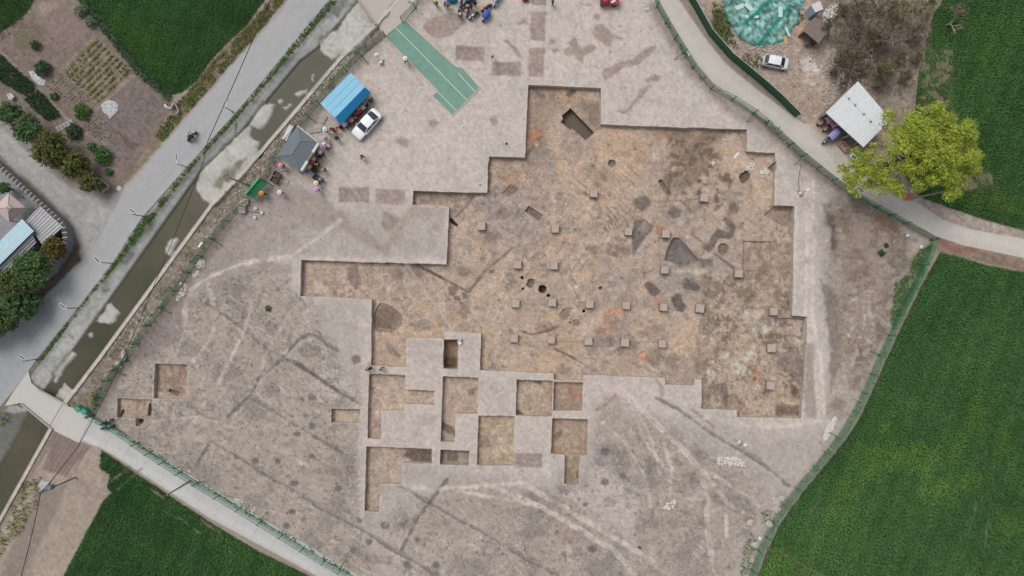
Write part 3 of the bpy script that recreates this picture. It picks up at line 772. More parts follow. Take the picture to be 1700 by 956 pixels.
    speckle(main_pit0, 620, 0.5, 2.0, [rgb(110, 94, 82), rgb(124, 104, 90), rgb(96, 84, 76), rgb(200, 182, 164), rgb(176, 122, 90)], 0.65, 0.0, 11)
    speckle(se, 300, 0.6, 3.0, [rgb(100, 84, 72), rgb(90, 78, 68), rgb(196, 176, 154), rgb(122, 104, 88)], 0.7, 0.02, 12)
fpaint(floors)
line([(921, 631.5), (967, 633.2)], 5, rgb(184, 160, 142), a=0.9, soft=1.2)
# dusty, sun-bleached soil: take the colour down inside the site
w = win(site, 4)
ms = sstep(0.5 - sdist(XX[w], YY[w], site) / 12.0)[..., None]
grey = C[w].mean(axis=2, keepdims=True) * np.array((1.030, 1.0, 0.966), np.float32)
fm = np.zeros(C[w].shape[:2], np.float32)
fw = win(main_pit, 2)
full = np.zeros((CHE, CWI), np.float32)
for p_ in floor_lip:
    fw = win(p_, 2)
    full[fw] = np.maximum(full[fw], inside(XX[fw], YY[fw], p_))
C *= 1 + full[..., None] * np.array((0.006, 0.028, 0.038), np.float32)
C[w] = C[w] + ms * ((grey + (C[w] - grey) * 0.84) * 1.025 - C[w])
print("soil", round(time.time() - T0, 1))
SUBS = [
    ([(621, 544.6), (619, 527.8), (625, 512), (631, 502.7), (647.8, 507.7), (660, 517), (668, 527.8), (664.6, 541), (647.8, 551), (627.7, 549.6)], 0.16, 'oval_pit', 'large oval pit beside the left wall of the trench'),  # pits dug below the trench floor: outline in the photograph, depth, label
    ([(947, 179.5), (986, 220), (972, 232.5), (950, 213), (946, 215), (931, 202), (935, 198), (933, 192)], 0.95, 'burial_pit', 'long deep burial pit in the top block of the trench'),
    (ell(1016, 271, 6.4), 0.3, 'round_pit', 'shallow round pit below the long burial pit'),
    ([(1092, 301), (1096, 297), (1100, 299), (1106, 308), (1115, 321), (1111, 326), (1106, 323), (1099, 313)], 0.45, 'burial_pit', 'narrow slanting pit beside the streaked dark soil'),
    ([(877.7, 341.5), (901.5, 357.5), (895.5, 366.5), (871, 350.5)], 0.35, 'burial_pit', 'small slanting rectangular pit left of centre in the large trench'),
    ([(866, 457.5), (869, 459), (869, 462.5), (866, 463.5), (863.5, 461)], 0.9, 'posthole', 'small dark posthole left of the oval pit'),
    ([(877, 463.5), (882, 462), (887, 464), (887, 470), (883, 477), (878, 477.5), (874, 473)], 0.35, 'oval_pit', 'oval pit left of the black square shaft'),
    ([(895, 474), (903, 473), (907.5, 477), (906, 484), (900, 486.5), (894, 483)], 1.25, 'shaft', 'black deep square shaft near the middle of the trench'),
    (ell(868, 479, 2.2, 1.8, 0, 8), 0.9, 'posthole', 'tiny dark posthole below the oval pit'), (ell(910.3, 490.3, 3.0, 2.7, 0, 8), 1.8, 'posthole', 'black posthole at the lower right of the square shaft'),
    ([(967, 513.5), (971.5, 513.5), (971.5, 518), (967, 519)], 1.5, 'posthole', 'black square posthole under the third pillar of its row'), (ell(946.5, 535.3, 1.6, 1.6, 0, 8), 1.0, 'posthole', 'tiny black posthole between two shallow hollows'),
    ([(928, 523), (934, 514), (942, 510), (951, 511), (946, 522), (940, 530), (932, 531)], 0.2, 'oval_pit', 'shallow pear-shaped hollow right of the pillar in the third row'), ([(951, 532), (957, 530), (963, 535), (961, 541), (953, 540)], 0.18, 'oval_pit', 'shallow squarish hollow beside the tiny posthole'),
    (ell(997, 478.3, 3.2, 3.2, 0, 10), 0.4, 'posthole', 'round posthole above the row of four pillars'), (ell(1200.7, 413, 9.4, 9.6), 0.35, 'round_pit', 'round dark pit beside the L-shaped ash stain'),
    ([(1226.5, 294), (1230, 288.5), (1238, 283), (1242, 284), (1246.5, 290), (1245, 296), (1234.5, 304.5), (1231, 303)], 0.5, 'burial_pit', 'rounded square pit near the white stones at the upper right'),
    ([(1275, 278.5), (1285.2, 268.5), (1285.2, 283), (1282, 286)], 0.4, 'burial_pit', 'small pit cut off by the right trench wall'),
    ([(1234.5, 400), (1281, 401.5), (1278.5, 450), (1233, 449)], 0.22, 'sunken_square', 'sunken square area at the right of the trench'),
    ([(1287, 528), (1334, 529), (1331, 562), (1312, 556), (1288, 562)], 0.18, 'sunken_square', 'sunken corner area near the right wall of the trench'), ([(1269, 356), (1282, 346), (1309, 348.5), (1308, 371), (1298, 373)], 0.16, 'sunken_square', 'sunken slanting area at the stepped right wall'),
    ([(1118, 394), (1127, 394.5), (1140, 408), (1161, 432), (1148, 437), (1131, 442), (1118, 436), (1104, 431), (1108, 414)], 0.45, 'hollow', 'grey triangular hollow with sloping sides'),
    ([(746.8, 362), (749.5, 362), (760.7, 373), (759, 376.5), (754, 374), (747, 368)], 0.9, 'slot', 'short black slot against the left wall of the trench'),
    ([(833, 321), (848, 305.5), (861, 313), (846, 327)], 0.14, 'burial_pit', 'faint shallow square pit in the upper left of the large trench'),
    (ell(849, 519.5, 2.2, 2.2, 0, 8), 0.2, None, None),
    ([(279.5, 649.5), (282, 645), (298, 650), (295, 657)], 0.4, 'burial_pit', 'small pit in the floor of the square trench at far left'), ([(199, 691), (202, 681), (206, 678), (207, 683), (202, 692)], 0.7, 'slot', 'dark narrow slot in the left half of the far left trench'),
    ([(245, 690), (247, 672), (251, 667), (251.8, 680), (249.5, 691)], 0.7, 'slot', 'dark tall slot against the right wall of the far left trench'), ([(228.5, 698), (233, 694.5), (239, 696), (237, 702), (232, 704.5)], 0.6, 'round_pit', 'dark round pit in the lower step of the far left trench')]
# ---------------- surroundings on the same plan: roads, canal, fields, gardens
ASPH, CONC = rgb(174, 174, 174), rgb(190, 188, 182)
area(verge, rgb(112, 112, 92), soft=2, warp=2)
w = win(main_road, 2)
area([(547, 0), (559, 3), (400, 190), (315, 284), (234, 392), (150, 494), (70, 600), (50, 613), (130, 511), (187, 437), (234, 364), (308, 280), (400, 178)], rgb(64, 92, 52), a=0.75, soft=1.5, warp=2.5, patch=1.5)
area(main_road, ASPH, soft=1.0, tex=0.35)
line([(575, -40), (440, 110), (300, 262), (200, 385), (40, 575)], 26, rgb(166, 167, 169), a=0.55, soft=14, tex=0.3)
area([(478, 0), (520, 0), (380, 150), (260, 300), (201, 315), (320, 180)], rgb(172, 171, 170), a=0.5, soft=12, tex=0.3)
area([(-170, 725), (0, 561), (70, 495), (130, 511), (62, 596), (0, 676), (-170, 860)], rgb(138, 142, 150), a=0.45, soft=40, tex=0.3)
area(lot, rgb(168, 165, 163), soft=2, warp=1.5, tex=1.2)
mottle(lot, rgb(146, 143, 139), N_m2, 0.0, a=0.5, gain=1.5)
line([(-160, 150), (0, 268), (53, 314), (110, 366), (128, 408)], 12, rgb(114, 108, 97), a=0.8, soft=5, warp=4)
line([(0, 205), (97, 290), (134, 318), (180, 326)], 8, rgb(120, 112, 104), a=0.6, soft=5, warp=3)
line([(205, 312), (163, 395), (150, 415)], 1.2, rgb(120, 120, 118), a=0.7, soft=1.0)
area([(128, 405), (134, 432), (70, 495), (0, 561), (-60, 620), (-60, 560), (60, 470), (110, 430)], rgb(104, 96, 90), soft=3, warp=3, tex=1.5)
line([(470, 12), (330, 172), (212, 306)], 3, rgb(150, 134, 120), a=0.5, soft=3, warp=2)
line([(545, 5), (398, 184), (306, 286), (232, 372), (128, 518)], 3, rgb(176, 172, 166), a=0.45, soft=2, warp=1)
rw = np.random.default_rng(77)
for i in range(26):                                   # cracks, patches and oil stains
    t = rw.uniform(0, 1)
    ax_, ay_ = 560 + (20 - 560) * t, -20 + (640 + 20) * t
    ox = rw.uniform(-26, 26)
    a0 = (ax_ + ox * 0.75, ay_ + ox * 0.65)
    if i % 2: 
        q = [a0]
        for k in range(4): q.append((q[-1][0] + rw.uniform(-10, 8), q[-1][1] + rw.uniform(-5, 12)))
        line(q, 0.5, rgb(128, 128, 128), a=0.55, soft=0.8, tex=0)
    else:
        area(ell(a0[0], a0[1], rw.uniform(3, 12), rw.uniform(2, 6), -0.9), rgb(150, 150, 150) if i % 4 else rgb(186, 184, 180), a=0.4, soft=3, warp=4, tex=1)
for off in (-16, -5, 9, 19):                          # wheel tracks
    line([(x_ + off * 0.75, y_ + off * 0.65) for x_, y_ in ((545, -20), (430, 112), (300, 262), (200, 385), (40, 575))], 4, rgb(182, 181, 179) if off % 2 else rgb(160, 161, 162), a=0.28, soft=4, tex=0.5)
# canal
area(canal_bank, rgb(186, 185, 180), soft=1.5, tex=1.6)

mottle(canal_bank, rgb(92, 92, 88), N_mid + 0.5 * N_sml, 0.05, a=0.65, gain=1.6, soft=2)
line([(x - 6, y - 4.5) for x, y in _toe], 9, rgb(186, 188, 187), a=0.9, soft=2.5, warp=2.5)
line([(x + 3, y + 2) for x, y in bank_top], 2.5, rgb(152, 148, 142), a=0.7, soft=1.2)
area(canal_bed, rgb(92, 90, 76), soft=1, tex=0.6)
ISL = rgb(183, 180, 174)
islands = [[(650, 20), (610, -20), (560, 50), (532, 68), (532, 84), (552, 100), (590, 86), (630, 44)], [(490, 158), (500, 150), (510, 148), (509, 157), (498, 162)], [(468, 180), (482, 171), (487, 176), (476, 186)], [(463, 168), (467, 165), (470, 171), (465, 174)], [(412, 205), (440, 172), (458, 174), (452, 194), (440, 212), (428, 216)], [(417, 205), (400, 222), (370, 250), (338, 276), (326, 312), (340, 334), (356, 344), (408, 290), (428, 262), (434, 236), (420, 232)],
           [(276, 412), (284, 398), (297, 396), (298, 402), (285, 424), (278, 420)], [(160, 533), (186, 500), (200, 520), (194, 534), (184, 541), (166, 536)], [(110, 612), (128, 590), (120, 584), (112, 592), (92, 618), (88, 634), (96, 640)], [(92, 660), (108, 634), (128, 650), (112, 668)], [(148, 556), (153, 553), (154, 559), (149, 559)], [(515, 130), (520, 120), (524, 123), (520, 134)]]
for p in islands:
    area(fl(p, DC), rgb(120, 118, 92), a=0.8, soft=4, warp=6, dz=0.10)
    area(p, ISL, soft=1.6, warp=4.0, dz=0.40, tex=1.3)
    mottle(p, rgb(198, 194, 186), N_s2, 0.0, a=0.6, gain=2, soft=3)
area([(398, 268), (412, 262), (384, 300), (372, 300)], rgb(112, 110, 92), a=0.8, soft=2, warp=5, dz=-0.3)
area([(356, 310), (376, 280), (384, 268), (380, 290), (364, 312)], rgb(104, 100, 80), a=0.7, soft=2, warp=5, dz=-0.2)
area([(424, 268), (440, 240), (436, 262)], rgb(96, 94, 78), a=0.7, soft=2, warp=4, dz=-0.3)
area(coping_poly, rgb(198, 192, 182), soft=0.8, tex=0.8)
# berm between canal wall and site fence
berm = [(567, 100), (408, 287), (353, 344), (167, 598), (112, 672), (152, 690), (213, 598), (295, 483), (380, 367), (440, 300), (495, 215), (575, 118), (640, 60), (628, 42)]
area(berm, rgb(139, 127, 116), soft=2, warp=2, tex=1.8)
mottle(berm, rgb(104, 104, 78), N_s2, 0.0, a=0.6, gain=2.0, soft=3)
mottle(berm, rgb(176, 168, 160), N_fin + 0.5 * N_mid, 0.5, a=0.6, gain=3.0, soft=3)
line([(612, 62), (560, 112), (520, 150)], 8, rgb(158, 160, 154), a=0.7, soft=3, warp=2)
# lanes
area(lane_low, rgb(192, 191, 188), soft=1.0, tex=0.4)
line([(112, 684), (200, 722), (330, 802), (470, 884), (600, 962)], 8, rgb(172, 188, 176), a=0.45, soft=4, tex=0.3)
line([(130, 722), (190, 748), (350, 848), (520, 945)], 10, rgb(205, 204, 201), a=0.5, soft=4, tex=0.3)
area(lane_right, rgb(196, 190, 181), soft=1.0, tex=0.4)
line([(1100, 0), (1160, 95), (1230, 150), (1330, 225), (1420, 290), (1555, 375), (1700, 412)], 12, rgb(204, 199, 190), a=0.6, soft=7, tex=0.3)
area([(1340, 210), (1370, 195), (1400, 245), (1440, 290), (1400, 290)], rgb(184, 176, 166), a=0.8, soft=6, warp=4, tex=0.8)
area([(1128, 0), (1148, 30), (1178, 72), (1205, 106), (1262, 152), (1262, 142), (1205, 92), (1170, 45), (1140, 0)], rgb(152, 140, 128), a=0.9, soft=2, warp=3)
for p, c in (([(1514, 328), (1565, 362), (1611, 379), (1700, 394), (1860, 424), (1860, 408), (1700, 384), (1600, 352), (1528, 325)], rgb(168, 154, 142)), ([(1555, 396), (1635, 417), (1700, 432), (1860, 458), (1860, 480), (1700, 450), (1560, 420)], rgb(140, 122, 108))):
    area(p, c, soft=2, warp=3, tex=1.8)
mottle([(1500, 320), (1700, 380), (1700, 398), (1500, 345)], rgb(198, 192, 186), N_s2, 0.1, a=0.7, gain=2)
area([(1494, 322), (1512, 320), (1516, 332), (1500, 334)], rgb(180, 104, 92), a=0.8, soft=2, warp=3)
area([(1560, 402), (1610, 412), (1640, 422), (1580, 416)], rgb(150, 96, 84), a=0.6, soft=3, warp=4)
for k in range(14):                                   # concrete lane joints
    t = (k + 0.5) / 14
    x_, y_ = 140 + 430 * t, 690 + 262 * t
    line([(x_ + 6, y_ - 8), (x_ - 14, y_ + 26)], 0.6, rgb(150, 149, 146), a=0.7, soft=0.8, tex=0)
# track and stubble south of the bridge
area([(88, 716), (170, 745), (166, 776), (180, 806), (172, 832), (105, 958), (20, 1100), (-130, 1100), (0, 873)], rgb(166, 151, 139), soft=2, warp=2, tex=1.2)
area([(92, 716), (150, 742), (110, 790), (70, 780)], rgb(136, 122, 114), a=0.9, soft=3, warp=3)
for i in range(9):
    a0 = (95 + i * 6.5, 722 + i * 2.6)
    line([a0, (a0[0] - 32, a0[1] + 52)], 1.6, rgb(112, 100, 94), a=0.6, soft=1.2, dz=-0.06)
area([(60, 815), (112, 802), (95, 845), (40, 956), (-30, 1096), (-60, 1096), (0, 956)], rgb(138, 126, 117), a=0.8, soft=5, warp=4)
line([(92, 716), (0, 874), (-60, 985)], 9, rgb(132, 118, 106), a=0.7, soft=3, warp=3)
area([(40, 800), (70, 790), (60, 850), (30, 890), (5, 900), (20, 850)], rgb(98, 108, 68), a=0.75, soft=4, warp=6, patch=1.2)
area([(0, 690), (50, 683), (20, 739), (-10, 775)], rgb(112, 112, 106), a=0.9, soft=3, warp=3)
# the fields: soil between the wheat, and the tint of the stand
for f in (field_tl, field_tl0, field_bl, field_br, field_tr):
    area(f, rgb(52, 78, 50), soft=1.5, warp=1.5, tex=0.5)
WHEAT = rgb(100, 142, 82)
CW = np.empty((CHE, CWI, 3), dtype=np.float32); CW[:] = WHEAT
_C = C; C = CW
def wpatch(p, c, a=0.8, soft=20, warp=16): area(p, c, a=a, soft=soft, warp=warp, tex=0)
YG = rgb(128, 164, 82)
wpatch([(150, 0), (190, 20), (280, 60), (300, 90), (270, 140), (250, 125), (180, 50)], rgb(112, 154, 78), .8)
wpatch([(1640, -20), (1670, 60), (1640, 130), (1620, 100), (1630, 20)], rgb(100, 152, 78), .7)
wpatch([(1580, 300), (1660, 320), (1700, 360), (1600, 345)], YG, .7)
for x, y, rx, ry in ((1410, 805, 24, 18), (1470, 750, 22, 16), (1555, 815, 30, 20), (1580, 745, 18, 24), (1470, 710, 12, 8), (1620, 690, 16, 30), (1665, 740, 14, 34), (1560, 520, 40, 60), (1690, 500, 20, 50), (1280, 935, 22, 14), (1680, 870, 30, 18), (1500, 620, 30, 40), (1520, 760, 50, 20), (1440, 770, 30, 30), (1600, 800, 40, 14), (1390, 840, 16, 26)):
    wpatch(ell(x, y, rx, ry), YG if ry < 35 else rgb(92, 138, 82), .75, 14, 12)
wpatch([(1258, 956), (1290, 905), (1330, 930), (1370, 960)], YG, .7, 10, 6)
wpatch([(165, 748), (200, 770), (260, 820), (230, 850), (190, 830)], rgb(74, 118, 74), .7, 14)
wpatch([(220, 790), (330, 870), (380, 940), (300, 900), (230, 830)], rgb(92, 138, 76), .6, 12)
C = _C
drill = np.sin((XX * 0.93 + YY * 0.36 + 5 * N_big) * (2 * math.pi / 7.5)) * 0.032 + np.sin((XX * 0.93 + YY * 0.36 + 8 * N_big) * (2 * math.pi / 31)) * 0.035
CW *= (1 + 0.10 * N_big + 0.08 * N_m2 + drill)[..., None]
# bare seams in the crop
bare = []
def seam(p, wd): bare.append((p, wd))
for p, wd in (([(250, 812), (270, 825)], 5), ([(275, 850), (300, 862), (330, 885)], 3), ([(335, 865), (365, 885)], 4), ([(380, 915), (400, 930)], 3), ([(1276, 910), (1310, 925), (1345, 945), (1372, 960)], 3.5), ([(1345, 855), (1358, 838), (1365, 830)], 3.5), ([(1653, 770), (1645, 830), (1630, 940)], 2), ([(1602, 920), (1625, 820), (1640, 740)], 2), ([(184, 800), (215, 775)], 4), ([(190, 815), (235, 778)], 2.5)):
    if p[0][0] < 1500 or p[0][1] > 250: seam(p, wd)
    line(p, wd, rgb(124, 116, 92), a=0.85, soft=2, warp=3)
for p_ in ([(1530, 78), (1584, 82), (1584, 192), (1526, 186)], [(1580, 292), (1648, 286), (1650, 308), (1588, 322)]): area(p_, rgb(126, 118, 96), a=0.9, soft=5, warp=6, tex=2)
sparse = [[(1530, 78), (1584, 82), (1584, 192), (1526, 186)], [(1580, 292), (1648, 286), (1650, 308), (1588, 322)]]
# yard with rubble in the upper right
area(yard, rgb(170, 152, 138), soft=4, warp=3, tex=1.6)
mottle(yard, rgb(196, 182, 170), N_m2, 0.1, a=0.6, gain=1.6)
area([(1330, 105), (1345, 90), (1370, 110), (1360, 122), (1336, 118)], rgb(202, 194, 186), a=0.85, soft=4, warp=4)
area([(1350, 30), (1400, -140), (1575, -140), (1551, 20), (1520, 168), (1505, 260), (1470, 190), (1430, 140), (1390, 150), (1370, 120), (1390, 90)], rgb(132, 121, 110), soft=10, warp=10, tex=2.2)
mottle([(1380, 0), (1550, 0), (1520, 170), (1400, 150)], rgb(108, 98, 88), N_s2 + 0.4 * N_mid, 0.1, a=0.6, gain=2)
area([(1505, 100), (1540, 60), (1530, 110), (1515, 165), (1500, 230), (1470, 200), (1480, 150)], rgb(150, 136, 122), a=0.85, soft=6, warp=6, tex=1.5)
mottle([(1330, 100), (1430, 90), (1440, 140), (1380, 190), (1340, 150)], rgb(206, 200, 196), N_w2 + 0.4 * N_s2, 0.35, a=0.7, gain=3, soft=10)
area([(1320, 68), (1334, 42), (1340, 44), (1338, 60), (1332, 74)], rgb(206, 164, 132), a=0.85, soft=1.5, warp=1.5)
area([(1182, 10), (1205, 20), (1215, 60), (1200, 70), (1180, 40)], rgb(84, 92, 60), a=0.8, soft=4, warp=6)
# kitchen gardens upper left
garden = [(-165, 150), (-4, 58), (18, 42), (44, 22), (60, -6), (60, -145), (136, -8), (178, 47), (240, 122), (287, 157), (283, 185), (262, 220), (202, 312), (185, 322), (134, 312), (97, 284), (54, 240), (0, 197), (-165, 90)]
area(garden, rgb(128, 115, 107), soft=2, warp=2, tex=1.5)
area([(60, 0), (130, -5), (160, 50), (110, 80), (60, 40)], rgb(138, 124, 116), a=0.8, soft=4, warp=3)
area([(60, 8), (110, 2), (90, 14), (68, 26)], rgb(164, 146, 130), a=0.6, soft=5, warp=4)
area([(160, 60), (222, 122), (164, 176), (102, 117)], rgb(140, 126, 104), soft=2, warp=1.5, tex=2)
for i in range(9):
    t = (i + 0.5) / 9
    a0 = (102 + 62 * t, 117 + 59 * t); b0 = (160 + 62 * t, 60 + 62 * t)
    line([a0, b0], 2.4, rgb(106, 94, 86), a=0.8, soft=1.0, dz=-0.06)
area([(222, 128), (276, 168), (262, 205), (212, 268), (150, 205), (168, 180)], rgb(124, 112, 107), soft=2, warp=2, tex=1.6)
area([(196, 218), (218, 234), (232, 240), (222, 250), (208, 246)], rgb(96, 82, 74), a=0.7, soft=2, warp=4)
line([(0, 85), (60, 145), (110, 195), (150, 228), (175, 240)], 4, rgb(150, 138, 128), a=0.8, soft=1.5, warp=1.5, dz=0.05)
line([(160, 58), (98, 116)], 2.5, rgb(146, 134, 124), a=0.8, soft=1.2)
line([(225, 124), (160, 182)], 2.5, rgb(158, 148, 140), a=0.8, soft=1.2)
line([(136, -4), (180, 55), (236, 120), (280, 172)], 5, rgb(122, 108, 98), a=0.7, soft=2)
area([(20, 60), (60, 35), (84, 60), (66, 90), (40, 90)], rgb(112, 104, 84), a=0.7, soft=4, warp=6, patch=1.2)
area([(262, 222), (283, 190), (345, 110), (378, 72), (412, 40), (470, -20), (486, -20), (440, 43), (320, 180), (230, 282), (202, 312)], rgb(134, 118, 100), soft=2, warp=2, tex=1.6)
area([(0, 262), (16, 281), (53, 314), (110, 366), (123, 402), (97, 450), (-10, 545), (-160, 680), (-160, 200)], rgb(150, 150, 150), soft=1, tex=1)
texture(yard, 1.5); texture(berm, 1.6, 2, 0); texture(garden, 1.2, 2, 0)
# darker fill inside the small pits
for p_, d_, nm_, _l in SUBS:
    if nm_ and nm_ != 'sunken_square': area(p_, rgb(112, 99, 90) if nm_ != 'hollow' else rgb(122, 114, 108), a=0.75 if d_ >= 0.3 else 0.5, soft=1.0, warp=0.6, tex=2)
area([(1548, 403), (1518, 420), (1508, 455), (1486, 470), (1478, 530), (1482, 548), (1500, 520), (1532, 450)], rgb(96, 112, 72), a=0.6, soft=5, warp=6)
for p_, d_, nm_, _l in SUBS:
    if nm_ == 'sunken_square' or p_[0][0] == 621: line(p_ + [p_[0]], 1.2, rgb(108, 92, 82), a=0.6, soft=1.0)
# fade the relief out towards the edge of the survey and on made surfaces
edge = np.minimum(np.minimum(XX - X0, X1 - XX), np.minimum(YY - Y0, Y1 - YY))
Z *= np.clip(edge / 25.0, 0, 1)
C = np.clip(C, 8, 245)
print("plan", round(time.time() - T0, 1))

# ================================================================ cut the plan into ground, roads, canal and trenches
def bil(A, x, y):
    u = np.clip(x - X0, 0, CWI - 1.001); v = np.clip(y - Y0, 0, CHE - 1.001)
    i, j = u.astype(int), v.astype(int)
    fu, fv = u - i, v - j
    if A.ndim == 3: fu, fv = fu[:, None], fv[:, None]
    return (A[j, i] * (1 - fu) + A[j, i + 1] * fu) * (1 - fv) + (A[j + 1, i] * (1 - fu) + A[j + 1, i + 1] * fu) * fv

def zconst(z0, k=1.0): return lambda x, y: z0 + k * bil(Z, x, y)
def zfloor(d, k=1.0):
    def f(x, y):
        u, v = CX + (x - CX) * H / (H + d), CY + (y - CY) * H / (H + d)
        return -d + k * bil(Z, u, v)
    return f
def zbank(x, y):
    a, b = ldist(x, y, bank_top), ldist(x, y, toe)
    return -DC * a / (a + b + 1e-6)
def zwheat(x, y): return -0.03 + 0.5 * bil(Z, x, y)
def zpit(d, rnd=0.0): 
    return lambda x, y: -DM - d + 0.6 * bil(Z, x, y)

def mat_earth(name, bump):
    """soil: survey colour, broken up by clods, grit and dark specks whose strength comes with the survey (alpha)"""
    m, nt, p = nt_of(name)
    a = nt.nodes.new("ShaderNodeVertexColor"); a.layer_name = "Col"
    tx = a.outputs['Alpha']
    n1, n2, n3, n4 = noise_node(nt, 1.9, 8.0, 0.72), noise_node(nt, 5.5, 6.0, 0.7), noise_node(nt, 3.1, 4.0, 0.6), noise_node(nt, 16.0, 3.0, 0.6)
    v = math_node(nt, 'MULTIPLY', math_node(nt, 'SUBTRACT', n1, 0.5), 0.85)
    v = math_node(nt, 'ADD', v, math_node(nt, 'MULTIPLY', math_node(nt, 'SUBTRACT', n2, 0.5), 1.0))
    v = math_node(nt, 'ADD', v, math_node(nt, 'MULTIPLY', math_node(nt, 'SUBTRACT', n4, 0.5), 0.8))
    sp = nt.nodes.new("ShaderNodeMapRange")
    sp.inputs['From Min'].default_value, sp.inputs['From Max'].default_value = 0.60, 0.74
    sp.inputs['To Min'].default_value, sp.inputs['To Max'].default_value = 0.0, -0.30
    nt.links.new(n2, sp.inputs['Value'])
    v = math_node(nt, 'ADD', v, sp.outputs[0])
    sq = nt.nodes.new("ShaderNodeMapRange")
    sq.inputs['From Min'].default_value, sq.inputs['From Max'].default_value = 0.56, 0.70
    sq.inputs['To Min'].default_value, sq.inputs['To Max'].default_value = 0.0, 0.16
    nt.links.new(n3, sq.inputs['Value'])
    v = math_node(nt, 'ADD', v, sq.outputs[0])
    v = math_node(nt, 'ADD', math_node(nt, 'MULTIPLY', v, tx), 1.0)
    nt.links.new(scale_color(nt, a.outputs['Color'], v), p.inputs['Base Color'])
    p.inputs['Roughness'].default_value = 0.97
    p.inputs['Specular IOR Level'].default_value = 0.15
    add_bump(nt, p, *bump)
    return m
M_soil = mat_earth("dry_soil", (7.0, 0.6, 0.06))
M_floor = mat_earth("trench_soil", (6.0, 0.7, 0.07))
M_wall = mat("trench_section", (186, 176, 164), 0.97, 0.16, 3.0, bump=(6.0, 0.6, 0.05), spec=0.1)
M_road = mat_attr("worn_asphalt", [(0.5, 0.05, 5.0), (12.0, 0.05, 3.0), (60.0, 0.06, 2.0)], 0.9, (60.0, 0.2, 0.01), 0.25)
M_conc = mat_attr("cast_concrete", [(0.8, 0.05, 5.0), (8.0, 0.05, 4.0), (50.0, 0.05, 2.0)], 0.9, (30.0, 0.2, 0.01), 0.25)
M_bank = mat_attr("stained_concrete", [(0.9, 0.12, 5.0), (6.0, 0.18, 4.0), (30.0, 0.1, 2.0)], 0.9, (9.0, 0.4, 0.03), 0.25)
M_silt = mat_attr("canal_silt", [(1.5, 0.07, 5.0), (10.0, 0.1, 4.0)], 0.75, (8.0, 0.3, 0.03), 0.3)

REG = [dict(name='ground', z=zconst(0.0), mat=M_soil, kind='structure', label='dry brown trodden soil of the dig site and its surroundings')]
def region(name, poly, z, mat_, label=None, cat=None, wall=None, kind='structure'):
    REG.append(dict(name=name, poly=poly, z=z, mat=mat_, kind=kind, label=label, cat=cat, wall=wall))
for nm, f in (('tl', field_tl), ('tl0', field_tl0), ('bl', field_bl), ('br', field_br), ('tr', field_tr)):
    region('field', f, zwheat, M_soil, 'soil of the wheat field')
region('parking_lot', lot, zconst(0.02, 0.3), M_conc, 'grey concrete forecourt joining the main road')
region('road', main_road, zconst(0.06, 0.15), M_road, 'grey asphalt main road running diagonally beside the canal')
region('road', lane_low, zconst(0.10, 0.15), M_conc, 'pale concrete lane between the dig site and the lower wheat field')
region('road', lane_right, zconst(0.08, 0.15), M_conc, 'pale concrete lane curving past the right side of the dig site')
region('canal_bank', canal_bank, zbank, M_bank, 'sloping stained concrete bank of the canal')
region('canal_bed', canal_bed, zfloor(DC + 0.12, 0.8), M_silt, 'silty canal bed with pale dried mud islands', wall=M_bank)
region('canal_wall', coping_poly, zconst(0.16, 0.2), M_conc, 'pale concrete coping along the right wall of the canal', wall=M_bank)
region('excavation_trench', main_pit, zfloor(DM), M_floor, 'large stepped excavation trench with small square earth pillars', wall=M_wall)
PITLAB = {'A': 'deep narrow trench beside the floodlight with dark brown floor', 'B': 'square trench with a rounded extension on its right side', 'C': 'tall L-shaped trench in the middle of the lower group', 'D': 'square trench left of its twin below the pillar rows', 'E': 'smaller square trench sharing a thin baulk with the one on its left',
          'F': 'tall plain tan trench below the L-shaped trench', 'G': 'T-shaped trench with narrow tail at the right of the lower group', 'H': 'long L-shaped trench at the lower left of the group', 'I': 'small rectangular trench with dark oval stain', 'J': 'isolated small rectangular trench left of the group',
          'K': 'square trench at far left with small pit in its floor', 'L': 'trench at far left with three dark slots near the lane fence'}
for k, p, d in pits:
    region('excavation_trench', p, zfloor(d), M_floor, PITLAB[k], wall=M_wall)
M_dark = mat("dark_pit_soil", (112, 100, 90), 0.95, 0.2, 4.0, bump=(8.0, 0.6, 0.05), spec=0.1)  # darker tone for the floors and walls of the deeper pits
for p, d, nm, lab in SUBS:
    if nm is None: continue
    dd = DM if p[0][0] > 400 else (0.7 if p[0][0] > 255 else 0.6)
    zf = (lambda dd, d: (lambda x, y: -dd - d + 0.4 * bil(Z, x, y)))(dd, d)
    region(nm, fl(p, dd), zf, M_floor if d < 0.5 else M_dark, lab, wall=M_dark if d > 0.8 else M_wall)

